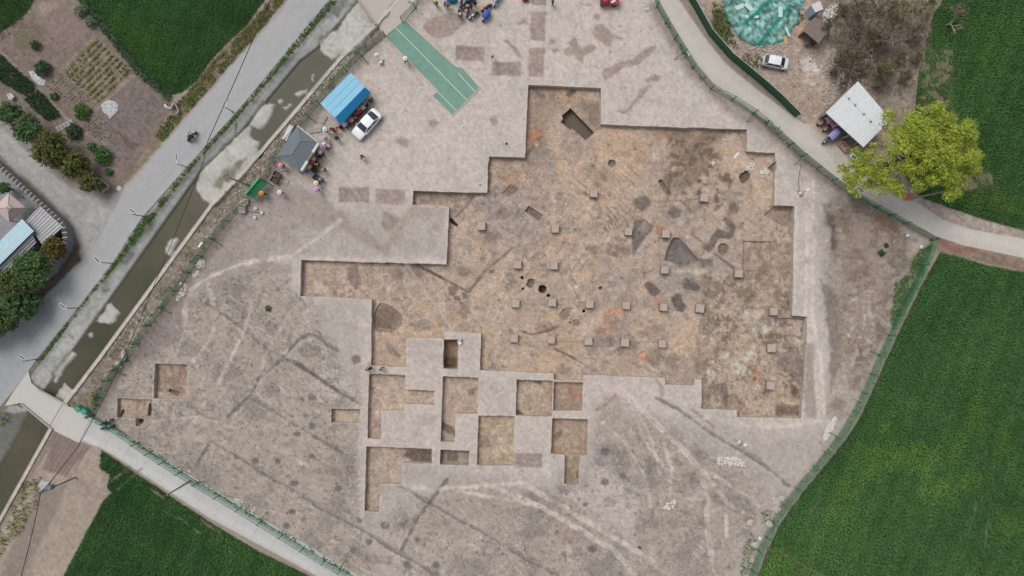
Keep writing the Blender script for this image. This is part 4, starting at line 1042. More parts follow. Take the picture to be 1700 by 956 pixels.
G = 2.0
nx, ny = int((X1 - X0) / G), int((Y1 - Y0) / G)
gx = X0 + (np.arange(nx) + 0.5) * G
gy = Y0 + (np.arange(ny) + 0.5) * G
cell = np.zeros((ny, nx), dtype=np.int16)
mark = np.zeros((ny, nx), dtype=bool)
def label_points(x, y):
    r = np.zeros(len(x), dtype=np.int16)
    for i, R in enumerate(REG):
        if i == 0: continue
        p = R['poly']
        xs, ys = [q[0] for q in p], [q[1] for q in p]
        s = np.nonzero((x >= min(xs)) & (x <= max(xs)) & (y >= min(ys)) & (y <= max(ys)))[0]
        if len(s):
            r[s[inside(x[s], y[s], p)]] = i
    return r
GXX, GYY = np.meshgrid(gx, gy)
cell = label_points(GXX.ravel(), GYY.ravel()).reshape(ny, nx)
pv, pe = [], []
for R in REG[1:]:
    p = [(min(max(x, X0), X1), min(max(y, Y0), Y1)) for x, y in R['poly']]
    q = []
    for v in p:
        if not q or (abs(v[0] - q[-1][0]) + abs(v[1] - q[-1][1])) > 0.02: q.append(v)
    n = len(q)
    for i in range(n):
        a, b = q[i], q[(i + 1) % n]
        L = math.hypot(b[0] - a[0], b[1] - a[1])
        if L < 0.02: continue
        k = max(int(L / 0.25), 1)
        t = np.linspace(0, 1, k + 1)
        sx, sy = a[0] + (b[0] - a[0]) * t, a[1] + (b[1] - a[1]) * t
        for ox, oy in ((0.2, 0.2), (-0.2, 0.2), (0.2, -0.2), (-0.2, -0.2)):
            ci = np.clip(((sx + ox - X0) / G).astype(int), 0, nx - 1)
            cj = np.clip(((sy + oy - Y0) / G).astype(int), 0, ny - 1)
            mark[cj, ci] = True
        m = max(int(L / 3.0), 1)
        base = len(pv)
        for kk in range(m + 1):
            pv.append((a[0] + (b[0] - a[0]) * kk / m, a[1] + (b[1] - a[1]) * kk / m))
        pe += [(base + kk, base + kk + 1) for kk in range(m)]
mj, mi = np.nonzero(mark)
vid = {}
cv, ce = [], set()
def vget(i, j):
    k = (i, j)
    if k not in vid:
        vid[k] = len(cv)
        cv.append(Vector((X0 + i * G, Y0 + j * G)))
    return vid[k]
for j, i in zip(mj.tolist(), mi.tolist()):
    a, b, c_, d_ = vget(i, j), vget(i + 1, j), vget(i + 1, j + 1), vget(i, j + 1)
    for e in ((a, b), (b, c_), (d_, c_), (a, d_)): ce.add(e)
nb = len(cv)
allv = cv + [Vector(p) for p in pv]
alle = list(ce) + [(a + nb, b + nb) for a, b in pe]
tv, te, tf, _, _, _ = delaunay_2d_cdt(allv, alle, [], 0, 1e-4)
tv = np.array([(v.x, v.y) for v in tv])
tf = np.array([f for f in tf if len(f) == 3], dtype=np.int64)
cen = tv[tf].mean(axis=1)
ci = np.clip(((cen[:, 0] - X0) / G).astype(int), 0, nx - 1)
cj = np.clip(((cen[:, 1] - Y0) / G).astype(int), 0, ny - 1)
keep = mark[cj, ci]
tf, cen = tf[keep], cen[keep]
v0, v1, v2 = tv[tf[:, 0]], tv[tf[:, 1]], tv[tf[:, 2]]
ar = (v1[:, 0] - v0[:, 0]) * (v2[:, 1] - v0[:, 1]) - (v1[:, 1] - v0[:, 1]) * (v2[:, 0] - v0[:, 0])
tf[ar > 0] = tf[ar > 0][:, ::-1]                   # image y points down: make them face up
tlab = label_points(cen[:, 0], cen[:, 1])
print("cdt", len(allv), len(tf), round(time.time() - T0, 1))
NG = (nx + 1) * (ny + 1)
gjj, gii = np.mgrid[0:ny + 1, 0:nx + 1]
gridv = np.stack([X0 + gii.ravel() * G, Y0 + gjj.ravel() * G], axis=1)
V2 = np.concatenate([gridv, tv])
qj, qi = np.nonzero(~mark)
q0 = qj * (nx + 1) + qi
quads = np.stack([q0, q0 + nx + 1, q0 + nx + 2, q0 + 1], axis=1)
qlab = cell[qj, qi]
tris = tf + NG
# walls between neighbouring regions of different level
em = {}
for t, (a, b, c_) in enumerate(tf.tolist()):
    for e in ((a, b), (b, c_), (c_, a)):
        em.setdefault((min(e), max(e)), []).append(t)
walls = {}
for e, ts in em.items():
    if len(ts) == 2 and tlab[ts[0]] != tlab[ts[1]]:
        la, lb = int(tlab[ts[0]]), int(tlab[ts[1]])
        hi = max(la, lb)
        walls.setdefault(hi, []).append((e[0], e[1], la, lb, ts[0]))
def world_xy(p): return (p[:, 0] - CX) * S, (CY - p[:, 1]) * S
KC = K
GROUND = {}
for r, R in enumerate(REG):
    Q, T = quads[qlab == r], tris[tlab == r]
    if len(Q) + len(T) == 0: continue
    used = np.unique(np.concatenate([Q.ravel(), T.ravel()]))
    remap = np.full(len(V2), -1, dtype=np.int64)
    remap[used] = np.arange(len(used))
    P = V2[used]
    z = R['z'](P[:, 0], P[:, 1])
    X, Y = world_xy(P)
    col = bil(C, CX + (P[:, 0] - CX) * H / (H - z), CY + (P[:, 1] - CY) * H / (H - z))
    colL = lin(col) * KC
    txv = bil(TX, CX + (P[:, 0] - CX) * H / (H - z), CY + (P[:, 1] - CY) * H / (H - z))
    verts = np.stack([X, Y, z], axis=1)
    faces = [remap[Q], remap[T]]
    nface = len(Q) + len(T)
    wf = []
    if r in walls and r > 0:
        wl = walls[r]
        pts = np.array([[w_[0], w_[1]] for w_ in wl]).ravel()
        PP = tv[pts]
        la = np.repeat([w_[2] for w_ in wl], 2); lb = np.repeat([w_[3] for w_ in wl], 2)
        za, zb = np.zeros(len(pts)), np.zeros(len(pts))
        for L in set(la.tolist()) | set(lb.tolist()):
            s = la == L
            if s.any(): za[s] = REG[L]['z'](PP[s, 0], PP[s, 1])
            s = lb == L
            if s.any(): zb[s] = REG[L]['z'](PP[s, 0], PP[s, 1])
        b0 = len(verts)
        X2, Y2 = world_xy(PP)
        wcol = np.tile(lin(np.array((146, 132, 116))) * KC, (len(pts), 1))
        verts = np.concatenate([verts, np.stack([X2, Y2, za], 1), np.stack([X2, Y2, zb], 1)])
        colL = np.concatenate([colL, wcol, wcol])
        txv = np.concatenate([txv, np.ones(2 * len(pts))])
        n = len(pts)
        k = np.arange(len(wl)) * 2
        wf = np.stack([b0 + k, b0 + k + 1, b0 + n + k + 1, b0 + n + k], axis=1)
        faces.append(wf)
    me = fast_mesh(R['name'], verts, faces, np.concatenate([colL, txv[:, None]], axis=1))
    me.materials.append(R['mat'])
    me.materials.append(R.get('wall') or R['mat'])
    mi_ = np.zeros(len(me.polygons), dtype=np.int32)
    mi_[nface:] = 1
    sm = np.ones(len(me.polygons), dtype=bool)
    sm[nface:] = False
    me.polygons.foreach_set("material_index", mi_)
    me.polygons.foreach_set("use_smooth", sm)
    o = link(R['name'], me)
    tag(o, R['label'], R.get('cat'), None, R['kind'])
    GROUND[r] = o
def ground_z(px, py):
    x, y = np.array([float(px)]), np.array([float(py)])
    return float(REG[int(label_points(x, y)[0])]['z'](x, y)[0])
def G_at(px, py, h=0.0):
    """ground point that shows at photograph pixel px, py when the thing seen there is h above ground"""
    z = ground_z(px, py)
    x, y = px, py
    for _ in range(3):
        v = W(px, py, z + h)
        x, y = CX + v.x / S, CY - v.y / S
        z = ground_z(x, y)
    v = W(px, py, z + h)
    return Vector((v.x, v.y, z))
# land beyond the survey
m_far, nt, p_ = nt_of("distant_fields")
nz = noise_node(nt, 0.02, 2.0)
cr = nt.nodes.new("ShaderNodeValToRGB")
cr.color_ramp.interpolation = 'CONSTANT'
cr.color_ramp.elements[0].color = alb((150, 138, 126))
cr.color_ramp.elements[1].color = alb((52, 84, 54))
cr.color_ramp.elements[1].position = 0.5
nt.links.new(nz, cr.inputs[0])
nt.links.new(scale_color(nt, cr.outputs[0], variation(nt, [(0.4, 0.15, 5.0), (6.0, 0.15, 3.0)])), p_.inputs['Base Color'])
p_.inputs['Roughness'].default_value = 0.97
ax, bx = (X0 - CX) * S, (X1 - CX) * S
ay, by = (CY - Y1) * S, (CY - Y0) * S
F = 900.0
mb = MB()
for q in ([(-F, -F), (F, -F), (F, ay), (-F, ay)], [(-F, by), (F, by), (F, F), (-F, F)], [(-F, ay), (ax, ay), (ax, by), (-F, by)], [(bx, ay), (F, ay), (F, by), (bx, by)]):
    mb.add([(x, y, 0.0) for x, y in q], [(0, 1, 2, 3)])
tag(mb.build("terrain", m_far), "open farmland beyond the dig site", None, None, 'structure')
# canal water
m_wat, nt, p_ = nt_of("murky_water")
cr = nt.nodes.new("ShaderNodeValToRGB")
cr.color_ramp.elements[0].color = alb((72, 76, 58)); cr.color_ramp.elements[0].position = 0.35
cr.color_ramp.elements[1].color = alb((96, 90, 76)); cr.color_ramp.elements[1].position = 0.65
nt.links.new(noise_node(nt, 0.11, 3.0), cr.inputs[0])
nt.links.new(scale_color(nt, cr.outputs[0], variation(nt, [(1.2, 0.10, 5.0), (12.0, 0.05, 2.0)])), p_.inputs['Base Color'])
p_.inputs['Roughness'].default_value = 0.32
p_.inputs['Specular IOR Level'].default_value = 0.22
p_.inputs['IOR'].default_value = 1.33
add_bump(nt, p_, 3.0, 0.05, 0.02)
zwat = -DC - 0.02
wp = [(x + 1.0, y + 1.0) for x, y in toe[:]]
line_l = [((x - CX) * S - 0.35, (CY - y) * S + 0.25) for x, y in toe]
line_r = [((x - CX) * S, (CY - y) * S) for x, y in coping_in]
mb = MB()
poly = line_l + line_r[::-1]
mb.add([(x, y, zwat) for x, y in poly], [tuple(range(len(poly)))[::-1]])
me = mb.mesh("canal_water")
bm = bmesh.new(); bm.from_mesh(me); bmesh.ops.triangulate(bm, faces=bm.faces); bmesh.ops.recalc_face_normals(bm, faces=bm.faces)
if bm.faces[0].normal.z < 0: bmesh.ops.reverse_faces(bm, faces=bm.faces)
bm.to_mesh(me); bm.free()
tag(link("canal_water", me, m_wat), "murky olive brown water standing in the canal", None, None, 'structure')
print("ground", round(time.time() - T0, 1))
# ================================================================ vegetation
def in_poly_pts(x, y, polys):
    r = np.zeros(len(x), dtype=bool)
    for p in polys: r |= inside(x, y, p)
    return r

def ground_many(x, y):
    lab = label_points(x, y)
    z = np.zeros(len(x))
    for L in np.unique(lab):
        s = lab == L
        z[s] = REG[L]['z'](x[s], y[s])
    return z

def tuft_arrays(px, py, z, h, rad, colr, nb, wid, seed, cvar=0.28):
    """grass-like tufts: nb leaning blades each, one triangle per blade (two for wide leaves)"""
    rng = np.random.default_rng(seed)
    n = len(px)
    X, Y = (px - CX) * S, (CY - py) * S
    V, Cc = [], []
    for b in range(nb):
        a = rng.uniform(0, 2 * np.pi, n)
        hh = h * rng.uniform(0.55, 1.15, n)
        r0 = rad * rng.uniform(0.0, 0.45, n)
        r1 = rad * rng.uniform(0.6, 1.25, n)
        ca, sa = np.cos(a), np.sin(a)
        wv = wid * rng.uniform(0.6, 1.3, n)
        bx, by = X + ca * r0 * 0.5, Y + sa * r0 * 0.5
        p0 = np.stack([bx - sa * wv, by + ca * wv, z + hh * 0.15], 1)
        p1 = np.stack([bx + sa * wv, by - ca * wv, z + hh * 0.15], 1)
        p2 = np.stack([X + ca * r1, Y + sa * r1, z + hh], 1)
        V.append(np.stack([p0, p1, p2], 1))
        cv_ = colr * rng.uniform(1 - cvar, 1 + cvar, n)[:, None]
        Cc.append(np.stack([cv_, cv_, cv_ * 1.08], 1))
    V = np.concatenate(V).reshape(-1, 3)
    Cc = np.concatenate(Cc).reshape(-1, 3)
    F = np.arange(len(V)).reshape(-1, 3)
    return V, F, Cc

M_leaf = mat_attr("leaf_green", [(3.0, 0.08, 2.0)], 0.75, None, 0.15, transl=0.22)
M_leaf2 = mat_attr("spring_leaf", [(3.0, 0.08, 2.0)], 0.75, None, 0.12, transl=0.42)
M_wheat = mat_attr("wheat_blades", [(2.0, 0.05, 2.0)], 0.8, None, 0.12, transl=0.15)
def grid_pts(polys, spacing, seed, prob=1.0, jit=0.48):
    rng = np.random.default_rng(seed)
    xs = [q[0] for p in polys for q in p]; ys = [q[1] for p in polys for q in p]
    ax_, bx_, ay_, by_ = max(min(xs), X0 + 2), min(max(xs), X1 - 2), max(min(ys), Y0 + 2), min(max(ys), Y1 - 2)
    sp = spacing / S
    gx_, gy_ = np.meshgrid(np.arange(ax_, bx_, sp), np.arange(ay_, by_, sp))
    x = gx_.ravel() + rng.uniform(-jit, jit, gx_.size) * sp
    y = gy_.ravel() + rng.uniform(-jit, jit, gx_.size) * sp
    k = in_poly_pts(x, y, polys)
    if prob < 1: k &= rng.random(len(x)) < prob
    return x[k], y[k]

def wheat(poly, label, seed, spacing=0.185, h=0.34):
    x, y = grid_pts([poly], spacing, seed)
    ok = np.ones(len(x), dtype=bool)
    rng = np.random.default_rng(seed + 50)
    wob = bil(N_w2, x, y)
    for p, wd in bare:
        ok &= ldist(x, y, p) + wob * 2.0 > wd * 0.5
    inS = in_poly_pts(x, y, sparse)
    ok &= ~inS | (bil(N_sml, x, y) + bil(N_w2, x, y) * 0.6 > -0.25)
    thin = bil(N_m2, x, y)
    ok &= rng.random(len(x)) < np.clip(1.15 + 0.25 * thin, 0.6, 1)
    x, y = x[ok], y[ok]
    hz = h * (1 + 0.18 * bil(N_mid, x, y))
    z = ground_many(x, y)
    cc = lin(bil(CW, x, y)) * KC
    V, F, Cc = tuft_arrays(x, y, z, hz, 0.16, cc, 5, 0.055, seed, 0.16)
    o = link("wheat", fast_mesh("wheat", V, [F], Cc), M_wheat)
    return tag(o, label, "wheat", None, 'stuff')
wheat(field_tl, "dark green wheat in the field above the kitchen garden", 1)
wheat(field_tl0, "dark green wheat in the corner field at the upper left", 2)
wheat(field_bl, "dark green wheat below the pale lane at the lower left", 3)
wheat(field_br, "dark green wheat with yellowish patches in the large lower right field", 4)
wheat(field_tr, "dark green wheat behind the leafy tree at the upper right", 5)
print("wheat", round(time.time() - T0, 1))

def weeds(name, polys, spacing, h, rad, cols, label, seed, prob=1.0, nb=5, wid=0.045, patch=None, cat="weeds"):
    x, y = grid_pts(polys, spacing, seed, prob)
    if patch is not None:
        k = bil(N_s2, x, y) + 0.6 * bil(N_mid, x, y) > patch
        x, y = x[k], y[k]
    if not len(x): return
    rng = np.random.default_rng(seed + 7)
    cc = lin(np.array(cols))[rng.integers(len(cols), size=len(x))] * KC
    V, F, Cc = tuft_arrays(x, y, ground_many(x, y), h * rng.uniform(0.6, 1.2, len(x)), rad, cc, nb, wid, seed)
    return tag(link(name, fast_mesh(name, V, [F], Cc), M_leaf), label, cat, None, 'stuff')
def strip(ln, wd):
    out = []
    for i in range(len(ln) - 1):
        a, b = Vector(ln[i]), Vector(ln[i + 1])
        n = (b - a).orthogonal().normalized() * wd / 2
        out.append([tuple(a + n), tuple(b + n), tuple(b - n), tuple(a - n)])
    return out
GR1, GR2, YE = (74, 108, 54), (92, 126, 60), (150, 156, 60)
weeds("weeds", [[(547, 0), (559, 3), (400, 188), (315, 283), (234, 391), (150, 493), (72, 597), (60, 600), (130, 513), (187, 440), (234, 367), (308, 282), (400, 180)]], 0.22, 0.3, 0.24, [GR1, GR2, (84, 114, 62)], "green weeds along the verge between main road and canal", 21, 0.85, patch=-0.35, wid=0.05)
weeds("weeds", [berm], 0.5, 0.25, 0.2, [GR1, (108, 116, 70), (120, 112, 84)], "sparse weeds on the berm between canal wall and fence", 22, 0.6, patch=0.1)
weeds("weeds", strip([(154, 690), (275, 765), (400, 842), (592, 958)], 7), 0.3, 0.25, 0.2, [(60, 116, 66), GR1], "green weeds along the fence of the lower lane", 23, 0.75, patch=-0.3)
weeds("weeds", [[(258, 224), (283, 190), (302, 196), (270, 236)], [(292, 176), (345, 112), (380, 75), (412, 42), (462, -14), (482, -14), (440, 40), (390, 96), (330, 166), (312, 186)]], 0.2, 0.35, 0.24, [(106, 140, 72), (130, 136, 84), (158, 150, 106)], "roadside vegetables and weeds beside the main road", 24, 0.9, patch=-0.45, wid=0.07)
weeds("weeds", strip([(132, -10), (178, 50), (238, 124), (285, 162)], 15), 0.25, 0.6, 0.35, [(74, 112, 76), (94, 132, 90), (120, 146, 114)], "bushy hedge of weeds between garden and wheat", 25, 0.9, patch=-0.7, wid=0.07)
weeds("weeds", strip([(1092, 10), (1118, 58), (1150, 110), (1182, 148)], 7) + strip([(1186, 150), (1215, 165)], 9) + strip([(1268, 198), (1300, 222)], 8), 0.28, 0.3, 0.2, [(56, 112, 60), (70, 120, 56)], "green weeds along the fence of the right lane", 26, 0.5, patch=0.0)
weeds("weeds", [[(1548, 403), (1518, 420), (1508, 455), (1486, 470), (1478, 530), (1482, 548), (1500, 520), (1532, 450)]], 0.22, 0.3, 0.24, [(74, 118, 60), (92, 130, 72), (112, 134, 92)], "weeds inside the fence corner at the right", 27, 0.9, patch=-0.55, wid=0.06)
weeds("weeds", strip([(1550, 412), (1492, 530), (1444, 640), (1395, 728), (1330, 808), (1288, 865), (1262, 920), (1240, 990)], 11), 0.3, 0.2, 0.18, [(112, 136, 98), (98, 124, 84), (130, 140, 112)], "pale grass strip between fence and the lower right wheat", 28, 0.85, patch=-0.6)
weeds("weeds", [[(1182, 0), (1208, 12), (1216, 58), (1226, 80), (1206, 76), (1180, 40)], [(1228, 92), (1250, 86), (1268, 100), (1262, 118), (1236, 106)], [(1320, 20), (1335, 22), (1330, 50), (1316, 44)]], 0.32, 0.5, 0.3, [(66, 92, 44), (120, 126, 62), (84, 100, 50)], "weeds growing round the green debris netting", 29, 0.85, patch=-0.5)
weeds("weeds", [[(40, 800), (70, 790), (60, 850), (30, 890), (5, 900), (20, 850)], [(-30, 880), (15, 870), (18, 895), (0, 925), (-30, 930)], [(-10, 690), (15, 680), (10, 705), (-10, 715)]], 0.35, 0.45, 0.28, [(92, 112, 58), (166, 168, 52), (110, 118, 72)], "yellow flowering weeds beside the canal at the lower left", 30, 0.85, patch=-0.5)
weeds("weeds", [[(152, 650), (168, 640), (166, 672), (152, 684)]], 0.3, 0.45, 0.25, [(110, 130, 54), (176, 172, 50), GR1], "yellow green weeds behind the green bins", 31, 0.9)
weeds("weeds", [[(1232, 905), (1250, 880), (1256, 905), (1240, 950), (1228, 960)], [(1262, 850), (1280, 838), (1278, 862), (1262, 872)]], 0.3, 0.4, 0.25, [(100, 128, 66), (150, 158, 84), GR1], "weeds round the sacks at the lower right fence", 32, 0.85)
weeds("weeds", [[(0, 10), (60, -10), (44, 30), (0, 70)]], 0.4, 0.5, 0.3, [(80, 104, 66), (104, 120, 76)], "rough grass below the corner wheat field", 33, 0.8, patch=-0.3)
weeds("weeds", [rough_ll, rough_lr, [(440, 425), (330, 480), (330, 420), (440, 310), (520, 330), (560, 400)]], 0.95, 0.12, 0.16, [(134, 126, 106), (120, 116, 96), (146, 136, 118), (104, 112, 84)], "low dry tufts scattered over the rough soil", 34, 0.8, nb=6, wid=0.02, patch=-0.1)
weeds("weeds", [[(1450, 330), (1545, 400), (1500, 470), (1440, 430)]], 0.8, 0.2, 0.2, [(96, 112, 72), (120, 112, 90)], "small weeds on the spoil at the right", 35, 0.5, patch=0.0)
# vegetable plots
plotA = [[(-120, -10), (0, 89), (13, 100), (62, 144), (44, 161), (0, 134), (-120, 60)], [(42, 166), (65, 149), (104, 191), (80, 203)]]
weeds("vegetable_bed", plotA, 0.2, 0.5, 0.25, [(70, 104, 68), (86, 120, 78)], "dense dark green vegetable beds beside the evergreen trees", 41, 0.95, nb=6, wid=0.06, cat="crops")
def crop_rows(a, b, c, n, step, h, rad, cols, label, seed, fill=0.85):
    """rows from edge a->c side, each running towards b"""
    rng = np.random.default_rng(seed)
    a, b, c = np.array(a, float), np.array(b, float), np.array(c, float)
    xs, ys = [], []
    L = np.linalg.norm(b - a) * S
    for i in range(n):
        o = a + (c - a) * (i + 0.5) / n
        for k in range(int(L / step)):
            if rng.random() > fill: continue
            p = o + (b - a) * (k + 0.5) * step / L + rng.normal(0, 0.35, 2)
            xs.append(p[0]); ys.append(p[1])
    x, y = np.array(xs), np.array(ys)
    cc = lin(np.array(cols))[rng.integers(len(cols), size=len(x))] * KC
    V, F, Cc = tuft_arrays(x, y, ground_many(x, y), h * rng.uniform(0.6, 1.2, len(x)), rad, cc, 7, 0.05, seed)
    return tag(link("crop_rows", fast_mesh("crop_rows", V, [F], Cc), M_leaf), label, "crops", None, 'stuff')
crop_rows((105, 120), (160, 64), (165, 173), 9, 0.20, 0.3, 0.24, [(88, 114, 66), (106, 126, 78), (76, 102, 58)], "rows of leafy vegetables in the straw coloured bed", 42, 0.7)
crop_rows((75, 143), (102, 118), (130, 185), 11, 0.38, 0.2, 0.13, [(96, 124, 72)], "rows of seedlings left of the straw coloured bed", 43, 0.7)
crop_rows((136, 207), (162, 186), (170, 240), 9, 0.38, 0.2, 0.13, [(98, 126, 86)], "rows of seedlings below the white plastic sheet", 44, 0.7)
print("weeds", round(time.time() - T0, 1))

# ---------------- leafy crowns
def leaf_cloud(lobes, per_m2, size, cols, seed, shell=0.55, vary=0.30, flat=0.5):
    """lobes: (x, y, z, rx, ry, rz, density); leaves are small tilted quads spread through each lobe's outer volume"""
    rng = np.random.default_rng(seed)
    Vs, Cs = [], []
    cl = lin(np.array(cols)) * KC
    for (x, y, z, rx, ry, rz, den) in lobes:
        n = max(int(per_m2 * den * 4 * math.pi * ((rx * ry * rz) ** (2 / 3))), 8)
        d = rng.normal(size=(n, 3)); d /= np.linalg.norm(d, axis=1)[:, None]
        d[:, 2] = np.where(d[:, 2] < -0.3, -d[:, 2], d[:, 2])
        rr = (shell + (1 - shell) * rng.random(n) ** 0.6) * (1 + 0.16 * rng.normal(size=n))
        k = max(int(n / 14), 3)                                   # sub-clumps: leaves gather in sprays, with gaps between
        cd = rng.normal(size=(k, 3)); cd /= np.linalg.norm(cd, axis=1)[:, None]
        near = (d @ cd.T).argmax(axis=1)
        d = d * 0.62 + cd[near] * 0.38
        d /= np.linalg.norm(d, axis=1)[:, None]
        cb = rng.uniform(0.72, 1.25, k)[near]
        P = d * rr[:, None] * np.array((rx, ry, rz)) + np.array((x, y, z))
        nrm = d * (1 - flat) + np.array((0, 0, flat)) + 0.45 * rng.normal(size=(n, 3))
        nrm /= np.linalg.norm(nrm, axis=1)[:, None]
        t = np.cross(nrm, rng.normal(size=(n, 3))); t /= np.linalg.norm(t, axis=1)[:, None] + 1e-9
        b = np.cross(nrm, t)
        s = size * rng.uniform(0.55, 1.3, n)[:, None]
        q = np.stack([P - t * s, P - b * s * 0.55, P + t * s, P + b * s * 0.55], 1)
        c = cl[rng.integers(len(cl), size=n)] * (rng.uniform(1 - vary, 1 + vary, n) * cb)[:, None]
        Vs.append(q.reshape(-1, 3)); Cs.append(np.repeat(c, 4, axis=0))
    V, Cc = np.concatenate(Vs), np.concatenate(Cs)
    return fast_mesh("crown", V, [np.arange(len(V)).reshape(-1, 4)], Cc)

M_bark = mat("bark", (118, 106, 94), 0.95, 0.2, 8.0, bump=(20.0, 0.6, 0.03), spec=0.1)
M_twig = mat("bare_twigs", (168, 154, 140), 0.95, 0.15, 6.0, spec=0.1)
def branches(mb, p, d, L, r, depth, rng, spread=0.6, up=0.25, tips=None, n=5):
    q = p + d * L
    mid = p + d * L * 0.5 + Vector((rng.uniform(-1, 1), rng.uniform(-1, 1), rng.uniform(-.5, .5))) * L * 0.07
    mb.tube([p, mid, q], [r, r * 0.85, r * 0.68], max(n, 3), cap=False)
    if depth == 0:
        if tips is not None: tips.append(q)
        return
    k = rng.choice((2, 3, 3)) if depth > 1 else rng.choice((2, 3))
    for i in range(k):
        v = Vector((rng.gauss(0, 1), rng.gauss(0, 1), rng.gauss(0, 0.7)))
        nd = (d + v * spread + Vector((0, 0, up))).normalized()
        branches(mb, p + d * L * rng.uniform(0.55, 1.0), nd, L * rng.uniform(0.62, 0.85), r * 0.70, depth - 1, rng, spread, up, tips, n - 1)

def evergreen(px, py, rpx, hgt, cols, label, seed, squash=1.0, cat="tree", group="evergreen trees at the left edge", name="evergreen_tree"):
    """px, py: middle of the crown in the photograph"""
    rng = random.Random(seed)
    zc = hgt * 0.62
    b = G_at(px, py, zc)
    root = empty(name, b)
    r = rpx * S * (H - zc) / H
    mb = MB()
    mb.tube([(0, 0, -0.1), (0.05, 0.03, hgt * 0.3), (0, 0, hgt * 0.6)], [0.16, 0.12, 0.06], 7)
    for i in range(6):
        a = i * 1.05 + rng.uniform(-.3, .3)
        mb.tube([(0, 0, hgt * 0.25 + 0.05 * i), (math.cos(a) * r * 0.7, math.sin(a) * r * 0.7, hgt * 0.6)], [0.06, 0.02], 5)
    mb.build("trunk", M_bark, root)
    lobes = [(0, 0, zc, r * 0.72, r * 0.72, hgt * 0.30, 1.0)]
    for i in range(9):
        a = i * 2 * math.pi / 9 + rng.uniform(-.3, .3)
        q = r * rng.uniform(0.42, 0.62)
        s = r * rng.uniform(0.34, 0.5)
        lobes.append((math.cos(a) * q, math.sin(a) * q, zc + rng.uniform(-.25, .18) * hgt, s, s, s * 0.85, 1.0))
    link("crown", leaf_cloud(lobes, 40, 0.15, cols, seed), M_leaf, root)
    return tag(root, label, cat, group)
DG = [(90, 120, 76), (104, 134, 82), (76, 102, 68)]
OL = [(116, 118, 62), (98, 112, 64), (130, 118, 62), (82, 98, 58)]
RB = [(136, 106, 54), (116, 104, 56), (102, 102, 54)]
evergreen(14, 188, 21, 3.6, DG, "round dark evergreen at the left edge beside the vegetable bed", 1)
evergreen(47, 216, 25, 4.0, DG, "round dark green tree second in the row above the forecourt", 2)
evergreen(85, 246, 31, 4.6, OL, "largest olive brown tree in the row above the forecourt", 3)
evergreen(124, 274, 23, 4.0, OL[1:], "dark olive tree fourth in the row above the forecourt", 4)
evergreen(148, 301, 20, 3.6, [(100, 108, 62), (84, 96, 56), (120, 120, 70)], "lighter olive tree at the road end of the row", 5)
evergreen(8, 312, 11, 2.4, DG, "small round shrub inside the walled yard", 6, name="shrub", cat="shrub", group="garden shrubs")
evergreen(90, 411, 22, 4.2, RB, "orange brown tree at the corner of the yard wall", 7)
evergreen(54, 446, 35, 5.2, DG[:2] + [(80, 106, 50)], "large bright green tree along the yard wall", 8)
evergreen(22, 478, 33, 5.2, OL + DG, "olive green tree below the large bright green one", 9)
evergreen(34, 508, 27, 4.6, DG, "dark green tree third along the yard wall", 10)
evergreen(2, 530, 28, 4.6, DG + RB[1:], "dark tree at the left edge beside the road", 11)
evergreen(-45, 545, 34, 5.0, DG, "dark tree outside the left edge of the yard", 12)
def bush(px, py, rpx, h, cols, label, seed, group="garden shrubs"):
    b = G_at(px, py, h * 0.5)
    r = rpx * S
    root = empty("shrub", b)
    rng = random.Random(seed)
    mb = MB()
    for i in range(5):
        a = i * 1.3
        mb.tube([(0, 0, -0.05), (math.cos(a) * r * 0.5, math.sin(a) * r * 0.5, h * 0.6)], [0.03, 0.012], 5)
    mb.build("stem", M_bark, root)
    lobes = [(0, 0, h * 0.45, r * 0.7, r * 0.7, h * 0.45, 1)] + [(math.cos(a) * r * 0.6, math.sin(a) * r * 0.6, h * 0.4, r * 0.42, r * 0.42, h * 0.35, 1) for a in (0.3, 1.6, 2.7, 4.0, 5.2)]
    link("foliage", leaf_cloud(lobes, 60, 0.12, cols, seed), M_leaf, root)
    return tag(root, label, "shrub", group)
bush(70, 113, 14, 1.3, [(78, 106, 74), (60, 88, 60)], "leafy green shrub beside the pale slab in the garden", 61)
bush(136, 185, 15, 0.9, [(84, 124, 54), (74, 112, 48)], "fresh green bush between the two seedling beds", 62)
bush(122, 218, 15, 0.9, [(58, 86, 58), (70, 98, 66)], "dark green bush beside the small paved patch", 63)
bush(170, 258, 16, 1.2, [(88, 130, 70), (76, 116, 60)], "bright green bush at the lower end of the garden", 64)
bush(152, 243, 8, 0.8, [(96, 136, 88), (84, 120, 74)], "small light green bush above the bright one", 65)
bush(180, 285, 7, 0.6, [(80, 124, 66)], "small low bush near the garden end", 66)
bush(90, 160, 8, 0.6, [(80, 118, 56)], "small bush at the edge of the seedling bed", 67)
bush(132, 18, 10, 1.2, [(150, 160, 130), (120, 140, 104)], "pale flowering shrub at the top of the garden", 68)
bush(148, 36, 9, 1.2, [(150, 160, 134), (116, 136, 104)], "second pale flowering shrub below the first one", 69)
bush(58, 75, 9, 0.8, [(84, 104, 74)], "grey green shrub left of the bare garden soil", 70)
bush(1464, 420, 6, 0.5, [(66, 100, 56)], "small green clump on the spoil right of the trench", 71, "clumps on the spoil")
bush(1472, 407, 4, 0.4, [(70, 104, 60)], "tiny green clump above the other on the spoil", 72, "clumps on the spoil")
bush(445, 512, 6, 0.25, [(112, 116, 84)], "flat grey green clump on the rough soil at left", 73, "clumps on the spoil")

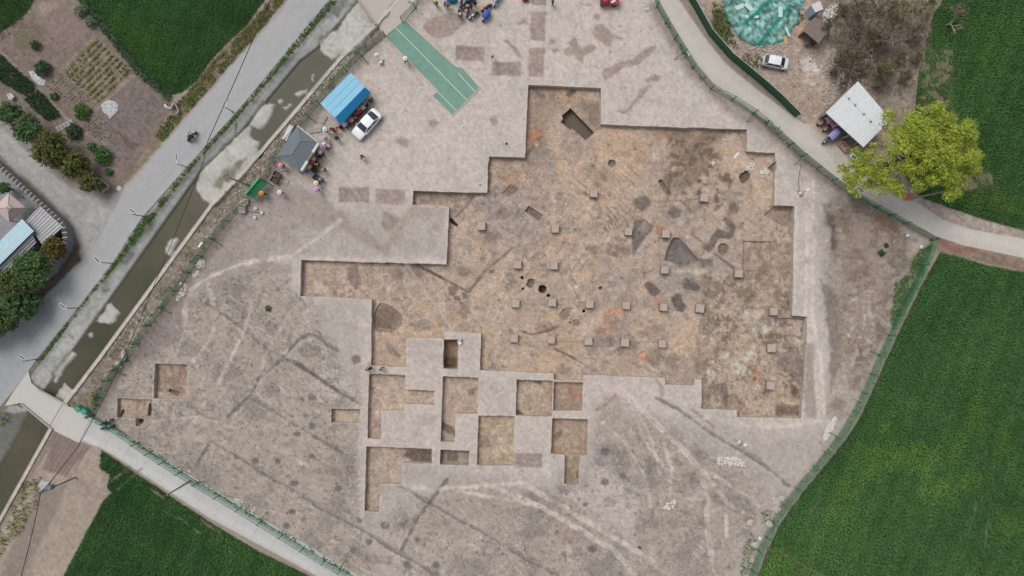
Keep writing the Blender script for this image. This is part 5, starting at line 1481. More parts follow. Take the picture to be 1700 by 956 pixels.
# the big leafy tree beside the lane
def big_tree():
    cl = [(1502, 205, 8.5, 2.0, .9), (1530, 190, 9.6, 2.1, 1), (1562, 200, 9.8, 2.2, 1), (1588, 216, 9.2, 2.1, 1), (1597, 245, 8.8, 2.0, 1), (1600, 276, 8.3, 1.9, 1), (1588, 294, 8.2, 2.0, 1), (1560, 303, 8.0, 1.9, 1), (1530, 306, 7.8, 1.5, .9), (1552, 226, 10.4, 2.2, .9), (1578, 252, 10.2, 2.2, .9),
          (1572, 276, 9.8, 2.0, .9), (1520, 222, 10.2, 1.9, .8), (1490, 228, 8.8, 1.4, .7), (1468, 208, 6.6, 0.9, .5), (1450, 292, 7.0, 1.8, .9), (1440, 266, 7.2, 1.6, .9), (1427, 284, 6.8, 1.8, .9), (1458, 278, 7.4, 1.5, .8), (1465, 298, 7.0, 1.5, .8), (1412, 290, 6.4, 1.3, .8), (1406, 300, 6.2, 1.0, .7), (1418, 316, 6.2, 1.0, .6), (1472, 312, 6.8, 1.5, .7), (1492, 316, 6.8, 1.2, .6),
          (1484, 262, 8.2, 1.2, .5), (1516, 266, 9.0, 1.7, .7), (1538, 258, 9.8, 1.8, .8), (1500, 288, 8.0, 1.5, .7), (1545, 285, 9.0, 1.8, .9), (1500, 245, 9.2, 1.6, .7), (1530, 240, 10.2, 1.8, .8), (1520, 290, 8.4, 1.6, .8), (1402, 278, 6.4, .8, .5), (1460, 240, 7.6, 1.0, .4), (1606, 262, 8.0, 1.4, .8)]
    base = G_at(1472, 277)
    root = empty("leafy_tree", base)
    rng = random.Random(3)
    mb = MB()
    fork = Vector((0.5, 0.2, 3.4))
    mb.tube([(0, 0, -0.2), (0.15, 0.05, 1.6), fork], [0.34, 0.27, 0.24], 9)
    lobes = []
    for (px, py, z, r, den) in cl:
        c = W(px, py, z) - base
        mid = fork.lerp(c, 0.5) + Vector((rng.uniform(-.5, .5), rng.uniform(-.5, .5), 0.5))
        mb.tube([fork, fork.lerp(mid, 0.5) + Vector((0, 0, 0.3)), mid, c], [0.13, 0.10, 0.07, 0.025], 5)
        for k in range(7):
            d = Vector((rng.gauss(0, 1), rng.gauss(0, 1), rng.gauss(0.2, 0.7))).normalized()
            mb.tube([mid.lerp(c, rng.uniform(0.3, 1)), c + d * r * 0.9], [0.03, 0.01], 4)
        for k in range(6):
            d = Vector((rng.gauss(0, 1), rng.gauss(0, 1), rng.gauss(0.1, 0.6))) * r * 0.5
            s = r * rng.uniform(0.34, 0.55)
            lobes.append((c.x + d.x, c.y + d.y, c.z + d.z, s, s, s * 0.8, den))
    mb.build("trunk", M_bark, root)
    link("crown", leaf_cloud(lobes, 84, 0.085, [(202, 216, 92), (184, 202, 84), (214, 220, 106), (160, 184, 80)], 9, shell=0.3, vary=0.25), M_leaf2, root)
    tag(root, "big yellow green leafy tree leaning over the right lane", "tree")
big_tree()
# leafless trees and thicket upper right
def bare_tree(px, py, hgt, label, seed, leaf=None):
    rng = random.Random(seed)
    base = G_at(px, py, hgt * 0.5)
    root = empty("bare_tree", base)
    mb = MB()
    tips = []
    for i in range(rng.choice((1, 2, 2))):
        d = Vector((rng.gauss(0, .18), rng.gauss(0, .18), 1)).normalized()
        branches(mb, Vector((rng.uniform(-.2, .2), rng.uniform(-.2, .2), -0.1)), d, hgt * 0.30, 0.13, 5, rng, 0.55, 0.18, tips, 6)
    mb.build("trunk", M_twig, root)
    lobes = [(t.x, t.y, t.z, .35, .35, .3, 1.0) for t in tips[::(2 if leaf else 5)]]
    link("crown", leaf_cloud(lobes, 10 if leaf else 4, 0.10, leaf or [(120, 104, 84), (104, 92, 70)], seed), M_leaf, root)
    tag(root, label, "tree", "leafless trees in the rubble yard")
for i, (px, py, h, lab, lf) in enumerate([(1392, 45, 5, "leafless tree just right of the ruined hut", [(104, 108, 66), (96, 92, 60)]), (1428, 88, 4.5, "leafless tree in the middle of the thicket", None), (1440, 30, 5, "leafless tree behind the hut near the top edge", None), (1478, 62, 5, "tangled leafless tree near the centre of the thicket", None),
        (1502, 20, 5.5, "olive budding tree at the top of the thicket", [(116, 112, 62), (104, 100, 56)]), (1418, 122, 3.5, "low leafless bush above the white shed roof", None), (1470, 120, 3.5, "low leafless bush beside the pale path", [(112, 108, 74)]), (1530, 40, 4.5, "pale leafless tree at the edge of the wheat", None),
        (1545, 5, 5.5, "yellowish budding tree at the top beside the wheat", [(130, 130, 62), (112, 116, 60)]), (1455, -20, 5, "leafless tree partly above the top edge", None), (1395, 95, 3.2, "small leafless bush over the rubble", None), (1590, 30, 5, "grey leafless tree standing in the wheat", None)]):
    bare_tree(px, py, h, lab, 100 + i, lf)
TANGLE = ["low leafless bush nearest the white rubble by the toilet", "low leafless bush just right of the hut roof", "low leafless bush in the upper middle of the thicket", "low leafless bush in the very middle of the thicket", "low leafless bush beside the upper end of the pale path", "low leafless bush halfway between hut and white shed", "low leafless bush at the left rim of the rubble slope", "low leafless bush right above the white shed corner",
          "low leafless bush at the right rim of the thicket", "low leafless bush under the top edge right of the middle", "low leafless bush lowest beside the pale path", "low leafless bush under the top edge left of the middle", "low leafless bush close behind the white shed roof", "low leafless bush below the olive budding tree", "low leafless bush left of the middle above the brick rubble", "low leafless bush between the thicket and the wheat edge"]
for i, (px_, py_) in enumerate(((1405, 20), (1418, 55), (1450, 60), (1465, 85), (1495, 95), (1440, 105), (1385, 120), (1405, 140), (1515, 60), (1480, 10), (1500, 130), (1425, 5), (1455, 140), (1490, 40), (1410, 85), (1520, 95))):
    bare_tree(px_, py_, 2.2 + (i % 3) * 0.5, TANGLE[i], 300 + i, None)
weeds("dry_brush", [[(1385, 5), (1550, 0), (1525, 110), (1505, 170), (1440, 140), (1400, 130), (1385, 80)]], 0.36, 0.6, 0.4, [(142, 128, 114), (122, 110, 96), (156, 142, 124), (116, 114, 84)], "tangle of dry brush under the leafless trees", 36, 0.85, nb=6, wid=0.018, cat="brush")
print("trees", round(time.time() - T0, 1))
# ================================================================ earth pillars left standing in the trench
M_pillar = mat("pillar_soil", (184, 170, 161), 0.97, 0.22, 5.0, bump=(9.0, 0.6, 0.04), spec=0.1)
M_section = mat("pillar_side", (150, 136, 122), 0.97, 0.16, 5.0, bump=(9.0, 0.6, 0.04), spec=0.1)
pil = [(1170, 328, "pillar at the top right beside the blotchy dark soil"), (986, 321, "pillar alone in the uppermost row near the middle"), (799, 375, "pillar nearest the left wall in the second row"), (922, 380, "second pillar from the left in the second row"), (1044, 384, "pillar touching the dark triangular stain"), (1106, 388, "pillar above the grey triangular hollow"),
       (859, 439, "first pillar from the left in the third row"), (920, 441, "second pillar from the left in the third row"), (1104, 448, "pillar below the grey triangular hollow"), (1227, 454, "pillar at the end of the thin slot on the right"),
       (856, 504, "first pillar from the left in the long fourth row"), (917, 502, "second pillar from the left in the long fourth row"), (979, 505, "third pillar from the left in the long fourth row"), (1040, 507, "fourth pillar from the left in the long fourth row"), (1102, 510, "chipped pillar beside the dark oval stain in the fourth row"), (1163, 512, "sixth pillar from the left in the long fourth row"), (1285, 517, "pillar at the sunken step near the right wall"),
       (853.5, 562, "first pillar from the left in the bottom row"), (915.5, 564, "second pillar from the left in the bottom row"), (977, 566.5, "third pillar from the left in the bottom row"), (1038, 569, "fourth pillar from the left in the bottom row"), (1100, 571, "fifth pillar from the left in the bottom row"), (1282, 578, "worn pillar beside the tipped spoil at the right"), (1280, 640, "lowest pillar near the bottom right corner")]
def pillar_mesh(seed):
    rng = random.Random(seed)
    a, hh = 0.53 * rng.uniform(.93, 1.05), DM + rng.uniform(-.08, .1)
    vs, fs = [], []
    lv = [(1.07, -0.12), (1.02, hh * 0.35), (1.0, hh * 0.8), (0.97, hh - 0.03), (0.90, hh)]
    for s, z in lv:
        for k in range(12):
            t = (k % 3) / 3
            c = [(-1, -1), (1, -1), (1, 1), (-1, 1)]
            p, q = c[k // 3], c[(k // 3 + 1) % 4]
            vs.append(((p[0] + (q[0] - p[0]) * t) * a * s + rng.uniform(-.035, .035), (p[1] + (q[1] - p[1]) * t) * a * s + rng.uniform(-.035, .035), z + rng.uniform(-.03, .03) * (z > 0.5)))
    for i in range(len(lv) - 1):
        for k in range(12):
            fs.append((i * 12 + k, i * 12 + (k + 1) % 12, (i + 1) * 12 + (k + 1) % 12, (i + 1) * 12 + k))
    top = len(vs)
    vs.append((0, 0, hh + rng.uniform(-.02, .01)))
    for k in range(12): fs.append(((len(lv) - 1) * 12 + k, (len(lv) - 1) * 12 + (k + 1) % 12, top))
    me = bpy.data.meshes.new("earth_pillar")
    me.from_pydata(vs, [], fs)
    me.materials.append(M_pillar); me.materials.append(M_section)
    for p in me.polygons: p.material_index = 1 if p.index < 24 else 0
    me.update()
    return me
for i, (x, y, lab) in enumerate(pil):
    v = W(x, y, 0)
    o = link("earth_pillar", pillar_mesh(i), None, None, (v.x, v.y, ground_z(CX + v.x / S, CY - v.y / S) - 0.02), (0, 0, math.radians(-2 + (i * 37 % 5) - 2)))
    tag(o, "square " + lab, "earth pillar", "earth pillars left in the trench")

# ================================================================ bridges
M_deck = mat("bridge_concrete", (196, 192, 186), 0.9, 0.06, 1.5, bump=(30.0, 0.2, 0.01))
M_oldc = mat("weathered_concrete", (168, 164, 156), 0.92, 0.12, 2.0, bump=(12.0, 0.4, 0.02))
def wpoly(pts, z=0.0): return [(W(x, y, z).x, W(x, y, z).y) for x, y in pts]
root = empty("bridge", W(90, 665))
def at_root(o, r): 
    o.parent = r
    o.matrix_parent_inverse = Matrix.Translation(-r.location)
    return o
mb = MB().prism(wpoly([(47, 616), (52, 636), (66, 648), (113, 674), (137, 684.5), (150, 694), (131, 735), (88, 714), (34, 669), (8, 674), (22, 650)], 0.14), -0.25, 0.14)
at_root(mb.build("deck", M_deck), root)
mb = MB()
for a, b in (((66, 647), (114, 673)), ((36, 670), (88, 713))):
    p, q = W(*a, 0.2), W(*b, 0.2)
    d = (q - p); ang = math.atan2(d.y, d.x)
    m2 = MB().box(((p + q) / 2) + Vector((0, 0, 0.06)), (d.length, 0.22, 0.24), ang)
    at_root(m2.build("kerb", M_oldc), root)
for a in ((64, 655), (96, 700)):
    pass
tag(root, "pale concrete bridge carrying the lower lane over the canal", "bridge")
root = empty("bridge", W(620, 5))
mb = MB().prism(wpoly([(580, -60), (596, 2), (622, 36), (640, 60), (672, 33), (690, 12), (700, -20), (720, -70), (690, -130), (620, -120)], 0.14), -0.3, 0.14)
at_root(mb.build("deck", mat("entrance_concrete", (190, 180, 170), 0.92, 0.08, 1.2, bump=(20.0, 0.3, 0.02))), root)
p, q = W(588, -10, .2), W(624, 42, .2)
d = q - p
at_root(MB().box((p + q) / 2 + Vector((0, 0, 0.12)), (d.length, 0.16, 0.5), math.atan2(d.y, d.x)).build("parapet", M_oldc), root)
tag(root, "concrete entrance bridge at the top beside the green carpet", "bridge")

# green carpet with white lines
M_carpet = mat("green_carpet", (124, 158, 144), 0.98, 0.20, 0.9, bump=(40.0, 0.3, 0.01), spec=0.1)
M_line = mat("carpet_seam", (204, 216, 208), 0.95, 0.08, 4.0)
root = empty("entrance_carpet", W(720, 100))
def drape(poly_px, dz, step=2.5):
    P = wpoly(poly_px)
    bm = bmesh.new()
    bm.faces.new([bm.verts.new((x, y, 0)) for x, y in P])
    bmesh.ops.triangulate(bm, faces=bm.faces)
    for _ in range(5):
        long = [e for e in bm.edges if e.calc_length() > 1.2]
        if not long: break
        bmesh.ops.subdivide_edges(bm, edges=long, cuts=1)
        bmesh.ops.triangulate(bm, faces=bm.faces)
    xs = np.array([CX + v.co.x / S for v in bm.verts]); ys = np.array([CY - v.co.y / S for v in bm.verts])
    zz = ground_many(xs, ys)
    for v, z in zip(bm.verts, zz): v.co.z = z + dz
    me = bpy.data.meshes.new("sheet")
    bm.to_mesh(me); bm.free()
    if me.polygons[0].normal.z < 0: me.flip_normals()
    return me
at_root(link("carpet", drape([(672, 33), (757, 110.5), (768, 112), (797, 146), (751, 192), (717, 159), (727, 151.5), (640, 62)], 0.07), M_carpet), root)
for a, b in (((657, 46), (775, 166)), ((760, 121), (788, 152)), ((726, 152), (757, 183))):
    n = Vector((b[1] - a[1], a[0] - b[0])).normalized() * 0.55
    at_root(link("stripe", drape([(a[0] + n.x, a[1] + n.y), (b[0] + n.x, b[1] + n.y), (b[0] - n.x, b[1] - n.y), (a[0] - n.x, a[1] - n.y)], 0.082), M_line), root)
kb = mat("carpet_edging", (206, 190, 178), 0.9, 0.1, 5.0)
mbk = MB()
cp = [(672, 33), (757, 110.5), (768, 112), (797, 146), (751, 192), (717, 159), (727, 151.5), (640, 62)]
for i in range(7):
    p, q = W(*cp[i]), W(*cp[i + 1])
    d = q - p
    k = max(int(d.length / 1.5), 1)
    for j in range(k):
        c = p + d * (j + 0.5) / k
        at_root(MB().box((c.x, c.y, ground_z(CX + c.x / S, CY - c.y / S) + 0.04), (d.length / k - 0.02, 0.12, 0.13), math.atan2(d.y, d.x)).build("edging", kb), root)
tag(root, "T-shaped green carpet walkway with white lines at the entrance", "carpet")

# ================================================================ fences
M_green = mat("fence_green", (34, 120, 82), 0.55, 0.08, 3.0, spec=0.4)
M_mesh = mat("fence_mesh_green", (52, 134, 94), 0.6, 0.06, 3.0, spec=0.3)
def panel_mesh():
    mb = MB()
    t = 0.0065
    n = 36
    for i in range(n + 1):
        x = i / n
        mb.add([(x - t / 3, -t, 0.1), (x + t / 3, -t, 0.1), (x, t, 0.1), (x - t / 3, -t, 1.85), (x + t / 3, -t, 1.85), (x, t, 1.85)], [(0, 1, 4, 3), (1, 2, 5, 4), (2, 0, 3, 5)])
    for z in (0.1, 0.28, 0.46, 0.64, 0.82, 1.0, 1.18, 1.36, 1.54, 1.72, 1.85):
        r = 0.022 if z in (0.1, 1.0, 1.85) else 0.008
        mb.add([(0, -r, z - r), (0, r, z - r), (0, 0, z + r), (1, -r, z - r), (1, r, z - r), (1, 0, z + r)], [(0, 1, 4, 3), (1, 2, 5, 4), (2, 0, 3, 5)])
    me = mb.mesh("mesh_panel")
    me.materials.append(M_mesh)
    return me
PANEL = panel_mesh()
POST = MB().box((0, 0, 0.95), (0.09, 0.09, 2.1)).box((0, 0, 2.015), (0.11, 0.11, 0.03)).mesh("post")
POST.materials.append(M_green)
BRACE = MB().tube([(0, 0, 1.5), (0, 1.5, -0.02)], 0.05, 6).mesh("brace")
BRACE.materials.append(M_green)
FOOT = MB().box((0, 0, 0.0), (0.09, 0.55, 0.06)).mesh("foot")
FOOT.materials.append(M_green)
def resample(pts, step):
    P = [W(x, y) for x, y in pts]
    out = [P[0]]
    for a, b in zip(P[:-1], P[1:]):
        L = (b - a).length
        k = max(int(round(L / step)), 1)
        for i in range(1, k + 1): out.append(a.lerp(b, i / k))
    return out
def fence(pts, label, step=2.9, side=1, brace_every=4, gaps=()):
    P = resample(pts, step)
    zs = [ground_z(CX + p.x / S, CY - p.y / S) for p in P]
    root = empty("mesh_fence", (P[0].x, P[0].y, zs[0]))
    for i, p in enumerate(P):
        d = (P[min(i + 1, len(P) - 1)] - P[max(i - 1, 0)])
        a = math.atan2(d.y, d.x)
        o = link("post", POST, None, root, Vector((p.x, p.y, zs[i])) - root.location, (0, 0, a))
        link("foot", FOOT, None, root, Vector((p.x, p.y, zs[i] + 0.03)) - root.location, (0, 0, a))
        if brace_every and i % brace_every == 1:
            b = link("brace", BRACE, None, root, Vector((p.x, p.y, zs[i])) - root.location, (0, 0, a if side > 0 else a + math.pi))
    for i in range(len(P) - 1):
        if i in gaps: continue
        d = P[i + 1] - P[i]
        L = d.length
        o = link("mesh_panel", PANEL, None, root, Vector((P[i].x, P[i].y, min(zs[i], zs[i + 1]))) - root.location + d.normalized() * 0.05, (0, 0, math.atan2(d.y, d.x)))
        o.scale = (L - 0.1, 1, 1)
    return tag(root, label, "fence", "green mesh fences round the dig site")
fence([(640, 60), (600, 93), (575, 118), (530, 172), (495, 215), (462, 258), (440, 300), (405, 343), (380, 367), (356, 397), (335, 425), (315, 452), (295, 483), (272, 510), (250, 540), (230, 570), (213, 598), (197, 612), (183, 631), (168, 660), (155, 688)], "green mesh fence between the canal and the dig site", side=1)
fence([(155, 690), (190, 708), (230, 735), (275, 765), (330, 800), (400, 842), (470, 886), (540, 929), (592, 958), (700, 1030)], "green mesh fence along the lower pale lane", side=1)
fence([(1076, -60), (1083, -20), (1090, 12), (1120, 65), (1150, 113), (1180, 147), (1215, 166), (1250, 188), (1290, 223), (1330, 260), (1380, 300), (1410, 320), (1450, 344), (1500, 371), (1545, 397)], "green mesh fence along the pale lane on the right", side=-1)
fence([(1546, 399), (1530, 440), (1510, 480), (1490, 522), (1458, 589), (1416, 682), (1389, 726), (1350, 774), (1320, 809), (1281, 865), (1258, 913), (1247, 944), (1232, 990), (1218, 1050)], "green mesh fence between the dig site and the lower right wheat", side=-1)
fence([(668, 36), (690, 14), (712, -12), (735, -40)], "short green mesh fence right of the entrance bridge", 2.2, brace_every=2)
# solid green hoarding
M_hoard = mat("hoarding_sheet", (42, 98, 68), 0.55, 0.06, 2.0, spec=0.4)
M_rail = mat("hoarding_rail", (200, 206, 206), 0.5, 0.05, 4.0, metal=0.3)
def hoarding(pts, h, label):
    P = resample(pts, 1.15)
    root = empty("hoarding", P[0])
    for i in range(len(P) - 1):
        a, b = P[i], P[i + 1]
        d = b - a
        L, ang = d.length, math.atan2(d.y, d.x)
        za = min(ground_z(CX + a.x / S, CY - a.y / S), ground_z(CX + b.x / S, CY - b.y / S)) - 0.03
        n = 6
        vs, fs = [], []
        prof = []
        for k in range(n):
            x0 = L * k / n
            prof += [(x0, 0.0), (x0 + L / n * 0.40, 0.0), (x0 + L / n * 0.5, 0.035), (x0 + L / n * 0.9, 0.035)]
        prof.append((L, 0.0))
        for x, y in prof: vs += [(x, y, 0), (x, y, h)]
        for k in range(len(prof) - 1): fs.append((2 * k, 2 * k + 2, 2 * k + 3, 2 * k + 1))
        m = MB().add(vs, fs)
        m.build("sheet", M_hoard, root, Vector((a.x, a.y, za)) - root.location, (0, 0, ang))
        if i % 2 == 0:
            MB().box((0, 0.09, h / 2), (0.06, 0.06, h)).build("post", M_rail, root, Vector((a.x, a.y, za)) - root.location, (0, 0, ang))
        MB().box((L / 2, 0.06, h - 0.03), (L, 0.05, 0.05)).build("rail", M_rail, root, Vector((a.x, a.y, za)) - root.location, (0, 0, ang))
    tag(root, label, "hoarding")
hoarding([(1120, -70), (1136, -12), (1148, 8), (1176, 58), (1210, 97), (1262, 140), (1291, 166), (1320, 195)], 2.1, "dark green corrugated hoarding along the right lane")

# ================================================================ yard wall of the house at the left
M_plaster = mat("grey_render", (128, 130, 134), 0.9, 0.07, 2.0, bump=(25.0, 0.25, 0.01))
M_tile = mat("coping_tile", (96, 94, 94), 0.8, 0.2, 9.0)
M_tile2 = mat("coping_tile_pale", (176, 172, 168), 0.8, 0.12, 9.0)
M_red = mat("red_marker", (190, 82, 70), 0.6, 0.08, 5.0)
root = empty("yard_wall", W(53, 314))
wl = [(-60, 214), (16, 281), (53, 314), (85, 343), (110, 366), (118, 375), (122, 386), (123.5, 402), (116, 418), (97, 446)]
P = [W(x, y) for x, y in wl]
hw = 1.9
def quad_wall(P, t, z0, z1):
    vs, fs = [], []
    for i, p in enumerate(P):
        d = (P[min(i + 1, len(P) - 1)] - P[max(i - 1, 0)]).normalized()
        n = Vector((-d.y, d.x, 0))
        for s in (-t, t):
            vs += [(p.x + n.x * s, p.y + n.y * s, z0), (p.x + n.x * s, p.y + n.y * s, z1)]
    for i in range(len(P) - 1):
        a, b = 4 * i, 4 * i + 4
        fs += [(a, b, b + 1, a + 1), (a + 3, b + 3, b + 2, a + 2), (a + 1, b + 1, b + 3, a + 3), (a + 2, b + 2, b, a)]
    fs += [(0, 1, 3, 2), (4 * (len(P) - 1), 4 * (len(P) - 1) + 2, 4 * (len(P) - 1) + 3, 4 * (len(P) - 1) + 1)]
    return MB().add(vs, fs)
at_root(quad_wall(P, 0.12, -0.1, hw).build("wall", M_plaster), root)
PP = []
for a, b in zip(P[:-1], P[1:]):
    L = (b - a).length
    k = max(int(L / 0.30), 1)
    PP += [(a.lerp(b, (i + 0.5) / k), math.atan2(b.y - a.y, b.x - a.x)) for i in range(k)]
tile = MB()
for sgn in (-1, 1):
    tile.add([(-.10, 0, .16), (.10, 0, .16), (.10, sgn * .34, .0), (-.10, sgn * .34, .0), (-.04, 0, .21), (.04, 0, .21), (.04, sgn * .34, .05), (-.04, sgn * .34, .05)], [(0, 1, 5, 4), (4, 5, 6, 7), (1, 2, 6, 5), (3, 0, 4, 7), (2, 3, 7, 6), (0, 3, 2, 1)])
TILE = tile.mesh("coping_tile"); TILE.materials.append(M_tile)
TILE2 = TILE.copy(); TILE2.materials.clear(); TILE2.materials.append(M_tile2)
for i, (p, a) in enumerate(PP):
    o = link("coping_tile", TILE if i % 2 else TILE2, None, None, (p.x, p.y, hw), (0, 0, a))
    at_root(o, root)
for i in range(3, len(PP), 10):
    p, a = PP[i]
    nrm = Vector((math.cos(a - math.pi / 2), math.sin(a - math.pi / 2), 0))
    if (p + nrm).length > p.length: nrm = -nrm
    at_root(MB().tube([(0, 0, 0), (nrm.x * .4, nrm.y * .4, 0.12)], [0.06, 0.02], 5).build("marker", M_red, None, (p.x + nrm.x * .2, p.y + nrm.y * .2, hw + 0.05)), root)
tag(root, "grey yard wall with striped tile coping rounding the corner", "wall")

# ================================================================ roofs and sheds
def corr_quad(a, b, c, d, pitch, amp, mat_, name, root, along_ab=True):
    """corrugated sheet on quad a,b,c,d; ridges run from edge ab to edge dc"""
    a, b, c, d = map(Vector, (a, b, c, d))
    n = max(int((b - a).length / pitch * 4), 8)
    nrm = (b - a).cross(d - a).normalized()
    if nrm.z < 0: nrm = -nrm
    vs, fs = [], []
    for i in range(n + 1):
        t = i / n
        off = nrm * amp * math.sin(i * math.pi / 2)
        vs += [a.lerp(b, t) + off, d.lerp(c, t) + off]
    for i in range(n): fs.append((2 * i, 2 * i + 1, 2 * i + 3, 2 * i + 2))
    o = MB().add(vs, fs).build(name, mat_)
    if o.data.polygons[0].normal.z < 0: o.data.flip_normals()
    return at_root(o, root)
def wall_box(root, corners, z0, ztops, mat_, name="wall", t=0.12):
    n = len(corners)
    for i in range(n):
        p, q = Vector(corners[i]), Vector(corners[(i + 1) % n])
        if ztops[i] is None: continue
        d = (q - p); u = Vector((-d.y, d.x)).normalized() * t
        a, b = ztops[i]
        vs = [(p.x, p.y, z0), (q.x, q.y, z0), (q.x + u.x, q.y + u.y, z0), (p.x + u.x, p.y + u.y, z0), (p.x, p.y, a), (q.x, q.y, b), (q.x + u.x, q.y + u.y, b), (p.x + u.x, p.y + u.y, a)]
        at_root(MB().add(vs, [(0, 1, 2, 3)[::-1], (4, 5, 6, 7), (0, 1, 5, 4), (1, 2, 6, 5), (2, 3, 7, 6), (3, 0, 4, 7)]).build(name, mat_), root)
def lerp2(a, b, t): return (a[0] + (b[0] - a[0]) * t, a[1] + (b[1] - a[1]) * t)
def inset(poly, k):
    cx, cy = sum(p[0] for p in poly) / len(poly), sum(p[1] for p in poly) / len(poly)
    return [(cx + (p[0] - cx) * k, cy + (p[1] - cy) * k) for p in poly]

# white corrugated shed
M_white_tin = mat("white_tin", (222, 224, 226), 0.45, 0.05, 1.5, spec=0.4, metal=0.0)
M_brick = mat("old_brick", (150, 128, 112), 0.95, 0.15, 6.0, bump=(12.0, 0.5, 0.03))
M_teal = mat("teal_trim", (60, 160, 150), 0.6, 0.05, 4.0)
zl, zh = 3.0, 4.2
A, B, Cc_, D = (1424, 135), (1478, 198), (1433, 244), (1370.6, 186.7)
root = empty("shed", G_at(1420, 195))
def RT(px, py, z): return W(px, py, z)
def roofpt(s, t):
    """s along A->B (ridge edge), t from the high edge AB to the low edge DC"""
    hi, lo = lerp2(A, B, s), lerp2(D, Cc_, s)
    p = lerp2(hi, lo, t)
    return W(p[0], p[1], zh + (zl - zh) * t)
for r, (t0, t1, dz) in enumerate(((0.0, 0.42, 0.05), (0.40, 1.0, 0.0))):
    ns = 8
    for i in range(ns):
        s0, s1 = i / ns, (i + 1) / ns + 0.012
        dv = Vector((0, 0, dz + (0.012 if i % 2 else 0)))
        corr_quad(roofpt(s0, t0) + dv, roofpt(s1, t0) + dv, roofpt(s1, t1) + dv, roofpt(s0, t1) + dv, 0.13, 0.022, M_white_tin, "roof_sheet", root)
p, q = roofpt(0, 1.0), roofpt(1, 1.0)
d = q - p
at_root(MB().box((p + q) / 2 - Vector((0, 0, 0.08)), (d.length, 0.08, 0.14), math.atan2(d.y, d.x)).build("eaves_trim", M_teal), root)
cor = [roofpt(0.04, 0.05), roofpt(0.96, 0.05), roofpt(0.96, 0.93), roofpt(0.04, 0.93)]
wall_box(root, [(v.x, v.y) for v in cor], -0.05, [(zh - .2, zh - .2), (zh - .25, zl - 0.05), None, (zl - 0.05, zh - .25)], M_brick)
for s in (0.04, 0.35, 0.66, 0.96):
    v = roofpt(s, 0.96)
    at_root(MB().box((v.x, v.y, zl / 2 - 0.05), (0.14, 0.14, zl)).build("post", M_oldc), root)
for s in (0.12, 0.3, 0.55, 0.75):
    v = roofpt(s, 0.41)
    at_root(MB().blob((v.x, v.y, v.z + 0.12), (0.16, 0.12, 0.08), seed=int(s * 100)).build("weight_stone", M_brick), root)
tag(root, "shed with large white corrugated roof and open front beside the lane", "shed")

# blue cabin
M_blue1 = mat("sky_blue_tin", (134, 194, 222), 0.5, 0.14, 0.9, spec=0.35)
M_blue2 = mat("deep_blue_tin", (28, 128, 184), 0.5, 0.05, 1.5, spec=0.35)
M_cabin = mat("cabin_wall", (206, 208, 206), 0.7, 0.05, 3.0)
root = empty("cabin", G_at(574, 164))
za, zb = 2.75, 2.2
a, b, c, d_ = (582, 120.4), (606, 144.6), (556, 196), (531.8, 172)
for i in range(3):
    t0, t1 = i / 3, (i + 1) / 3 - 0.008
    corr_quad(W(*lerp2(a, d_, 0), za) .lerp(W(*lerp2(b, c, 0), za), t0) , W(*lerp2(a, b, t0), za).lerp(W(*lerp2(a, b, t1), za), 1.0), W(*lerp2(d_, c, t1), za), W(*lerp2(d_, c, t0), za), 0.3, 0.012, M_blue1, "roof_sheet", root)
e, f = (615.5, 153.6), (566, 207)
corr_quad(W(*b, za), W(*c, za), W(*f, zb), W(*e, zb), 0.25, 0.03, M_blue2, "awning_sheet", root)
cor = [W(*lerp2(a, b, 0.04), za), W(*lerp2(d_, c, 0.04), za), W(*lerp2(d_, c, 0.97), za), W(*lerp2(a, b, 0.97), za)]
wall_box(root, [(v.x, v.y) for v in map(Vector, inset([(v.x, v.y) for v in cor], 0.96))], -0.05, [(za - .05, za - .05)] * 4, M_cabin)
for k in (0.03, 0.5, 0.97):
    v = W(*lerp2(e, f, k), zb)
    at_root(MB().tube([(v.x, v.y, -0.05), (v.x, v.y, zb - 0.03)], 0.04, 6).build("post", M_blue2), root)
tag(root, "cabin with light blue roof and deep blue awning near the fence", "cabin")

# grey hip-roofed guard house
M_slate = mat("grey_shingle", (112, 121, 126), 0.85, 0.06, 3.0, bump=(18.0, 0.4, 0.02))
M_slate2 = mat("grey_shingle_ridge", (130, 139, 144), 0.85, 0.06, 3.0)
M_fascia = mat("white_fascia", (206, 208, 206), 0.6, 0.05, 4.0)
M_darkglass = mat("dark_glass", (34, 40, 44), 0.12, 0.0, 1.0, spec=0.6)
root = empty("guard_house", G_at(494, 245))
zr, ze = 3.15, 2.6
c0, c1, c2, c3 = (493.6, 208.5), (527, 235), (497.8, 282), (460, 258.7)
E0, E1, E2, E3 = (W(*p, ze) for p in (c0, c1, c2, c3))
R0, R1 = W(498.6, 233.6, zr), W(484.4, 256, zr)
def slab(pts, name, m):
    vs = [Vector(p) for p in pts]
    n = len(vs)
    lo = [v - Vector((0, 0, 0.06)) for v in vs]
    o = MB().add(vs + lo, [tuple(range(n)), tuple(range(2 * n - 1, n - 1, -1))] + [(i, n + i, n + (i + 1) % n, (i + 1) % n) for i in range(n)]).build(name, m)
    bm = bmesh.new(); bm.from_mesh(o.data); bmesh.ops.recalc_face_normals(bm, faces=bm.faces); bm.to_mesh(o.data); bm.free()
    return at_root(o, root)
slab([E0, E1, R0], "roof_slope", M_slate); slab([E1, E2, R1, R0], "roof_slope", M_slate); slab([E2, E3, R1], "roof_slope", M_slate); slab([E3, E0, R0, R1], "roof_slope", M_slate)
for p, q in ((E0, R0), (E1, R0), (E2, R1), (E3, R1), (R0, R1)):
    at_root(MB().tube([p + Vector((0, 0, .02)), q + Vector((0, 0, .02))], 0.06, 5).build("ridge_cap", M_slate2), root)
cor = inset([(v.x, v.y) for v in (E0, E1, E2, E3)], 0.9)
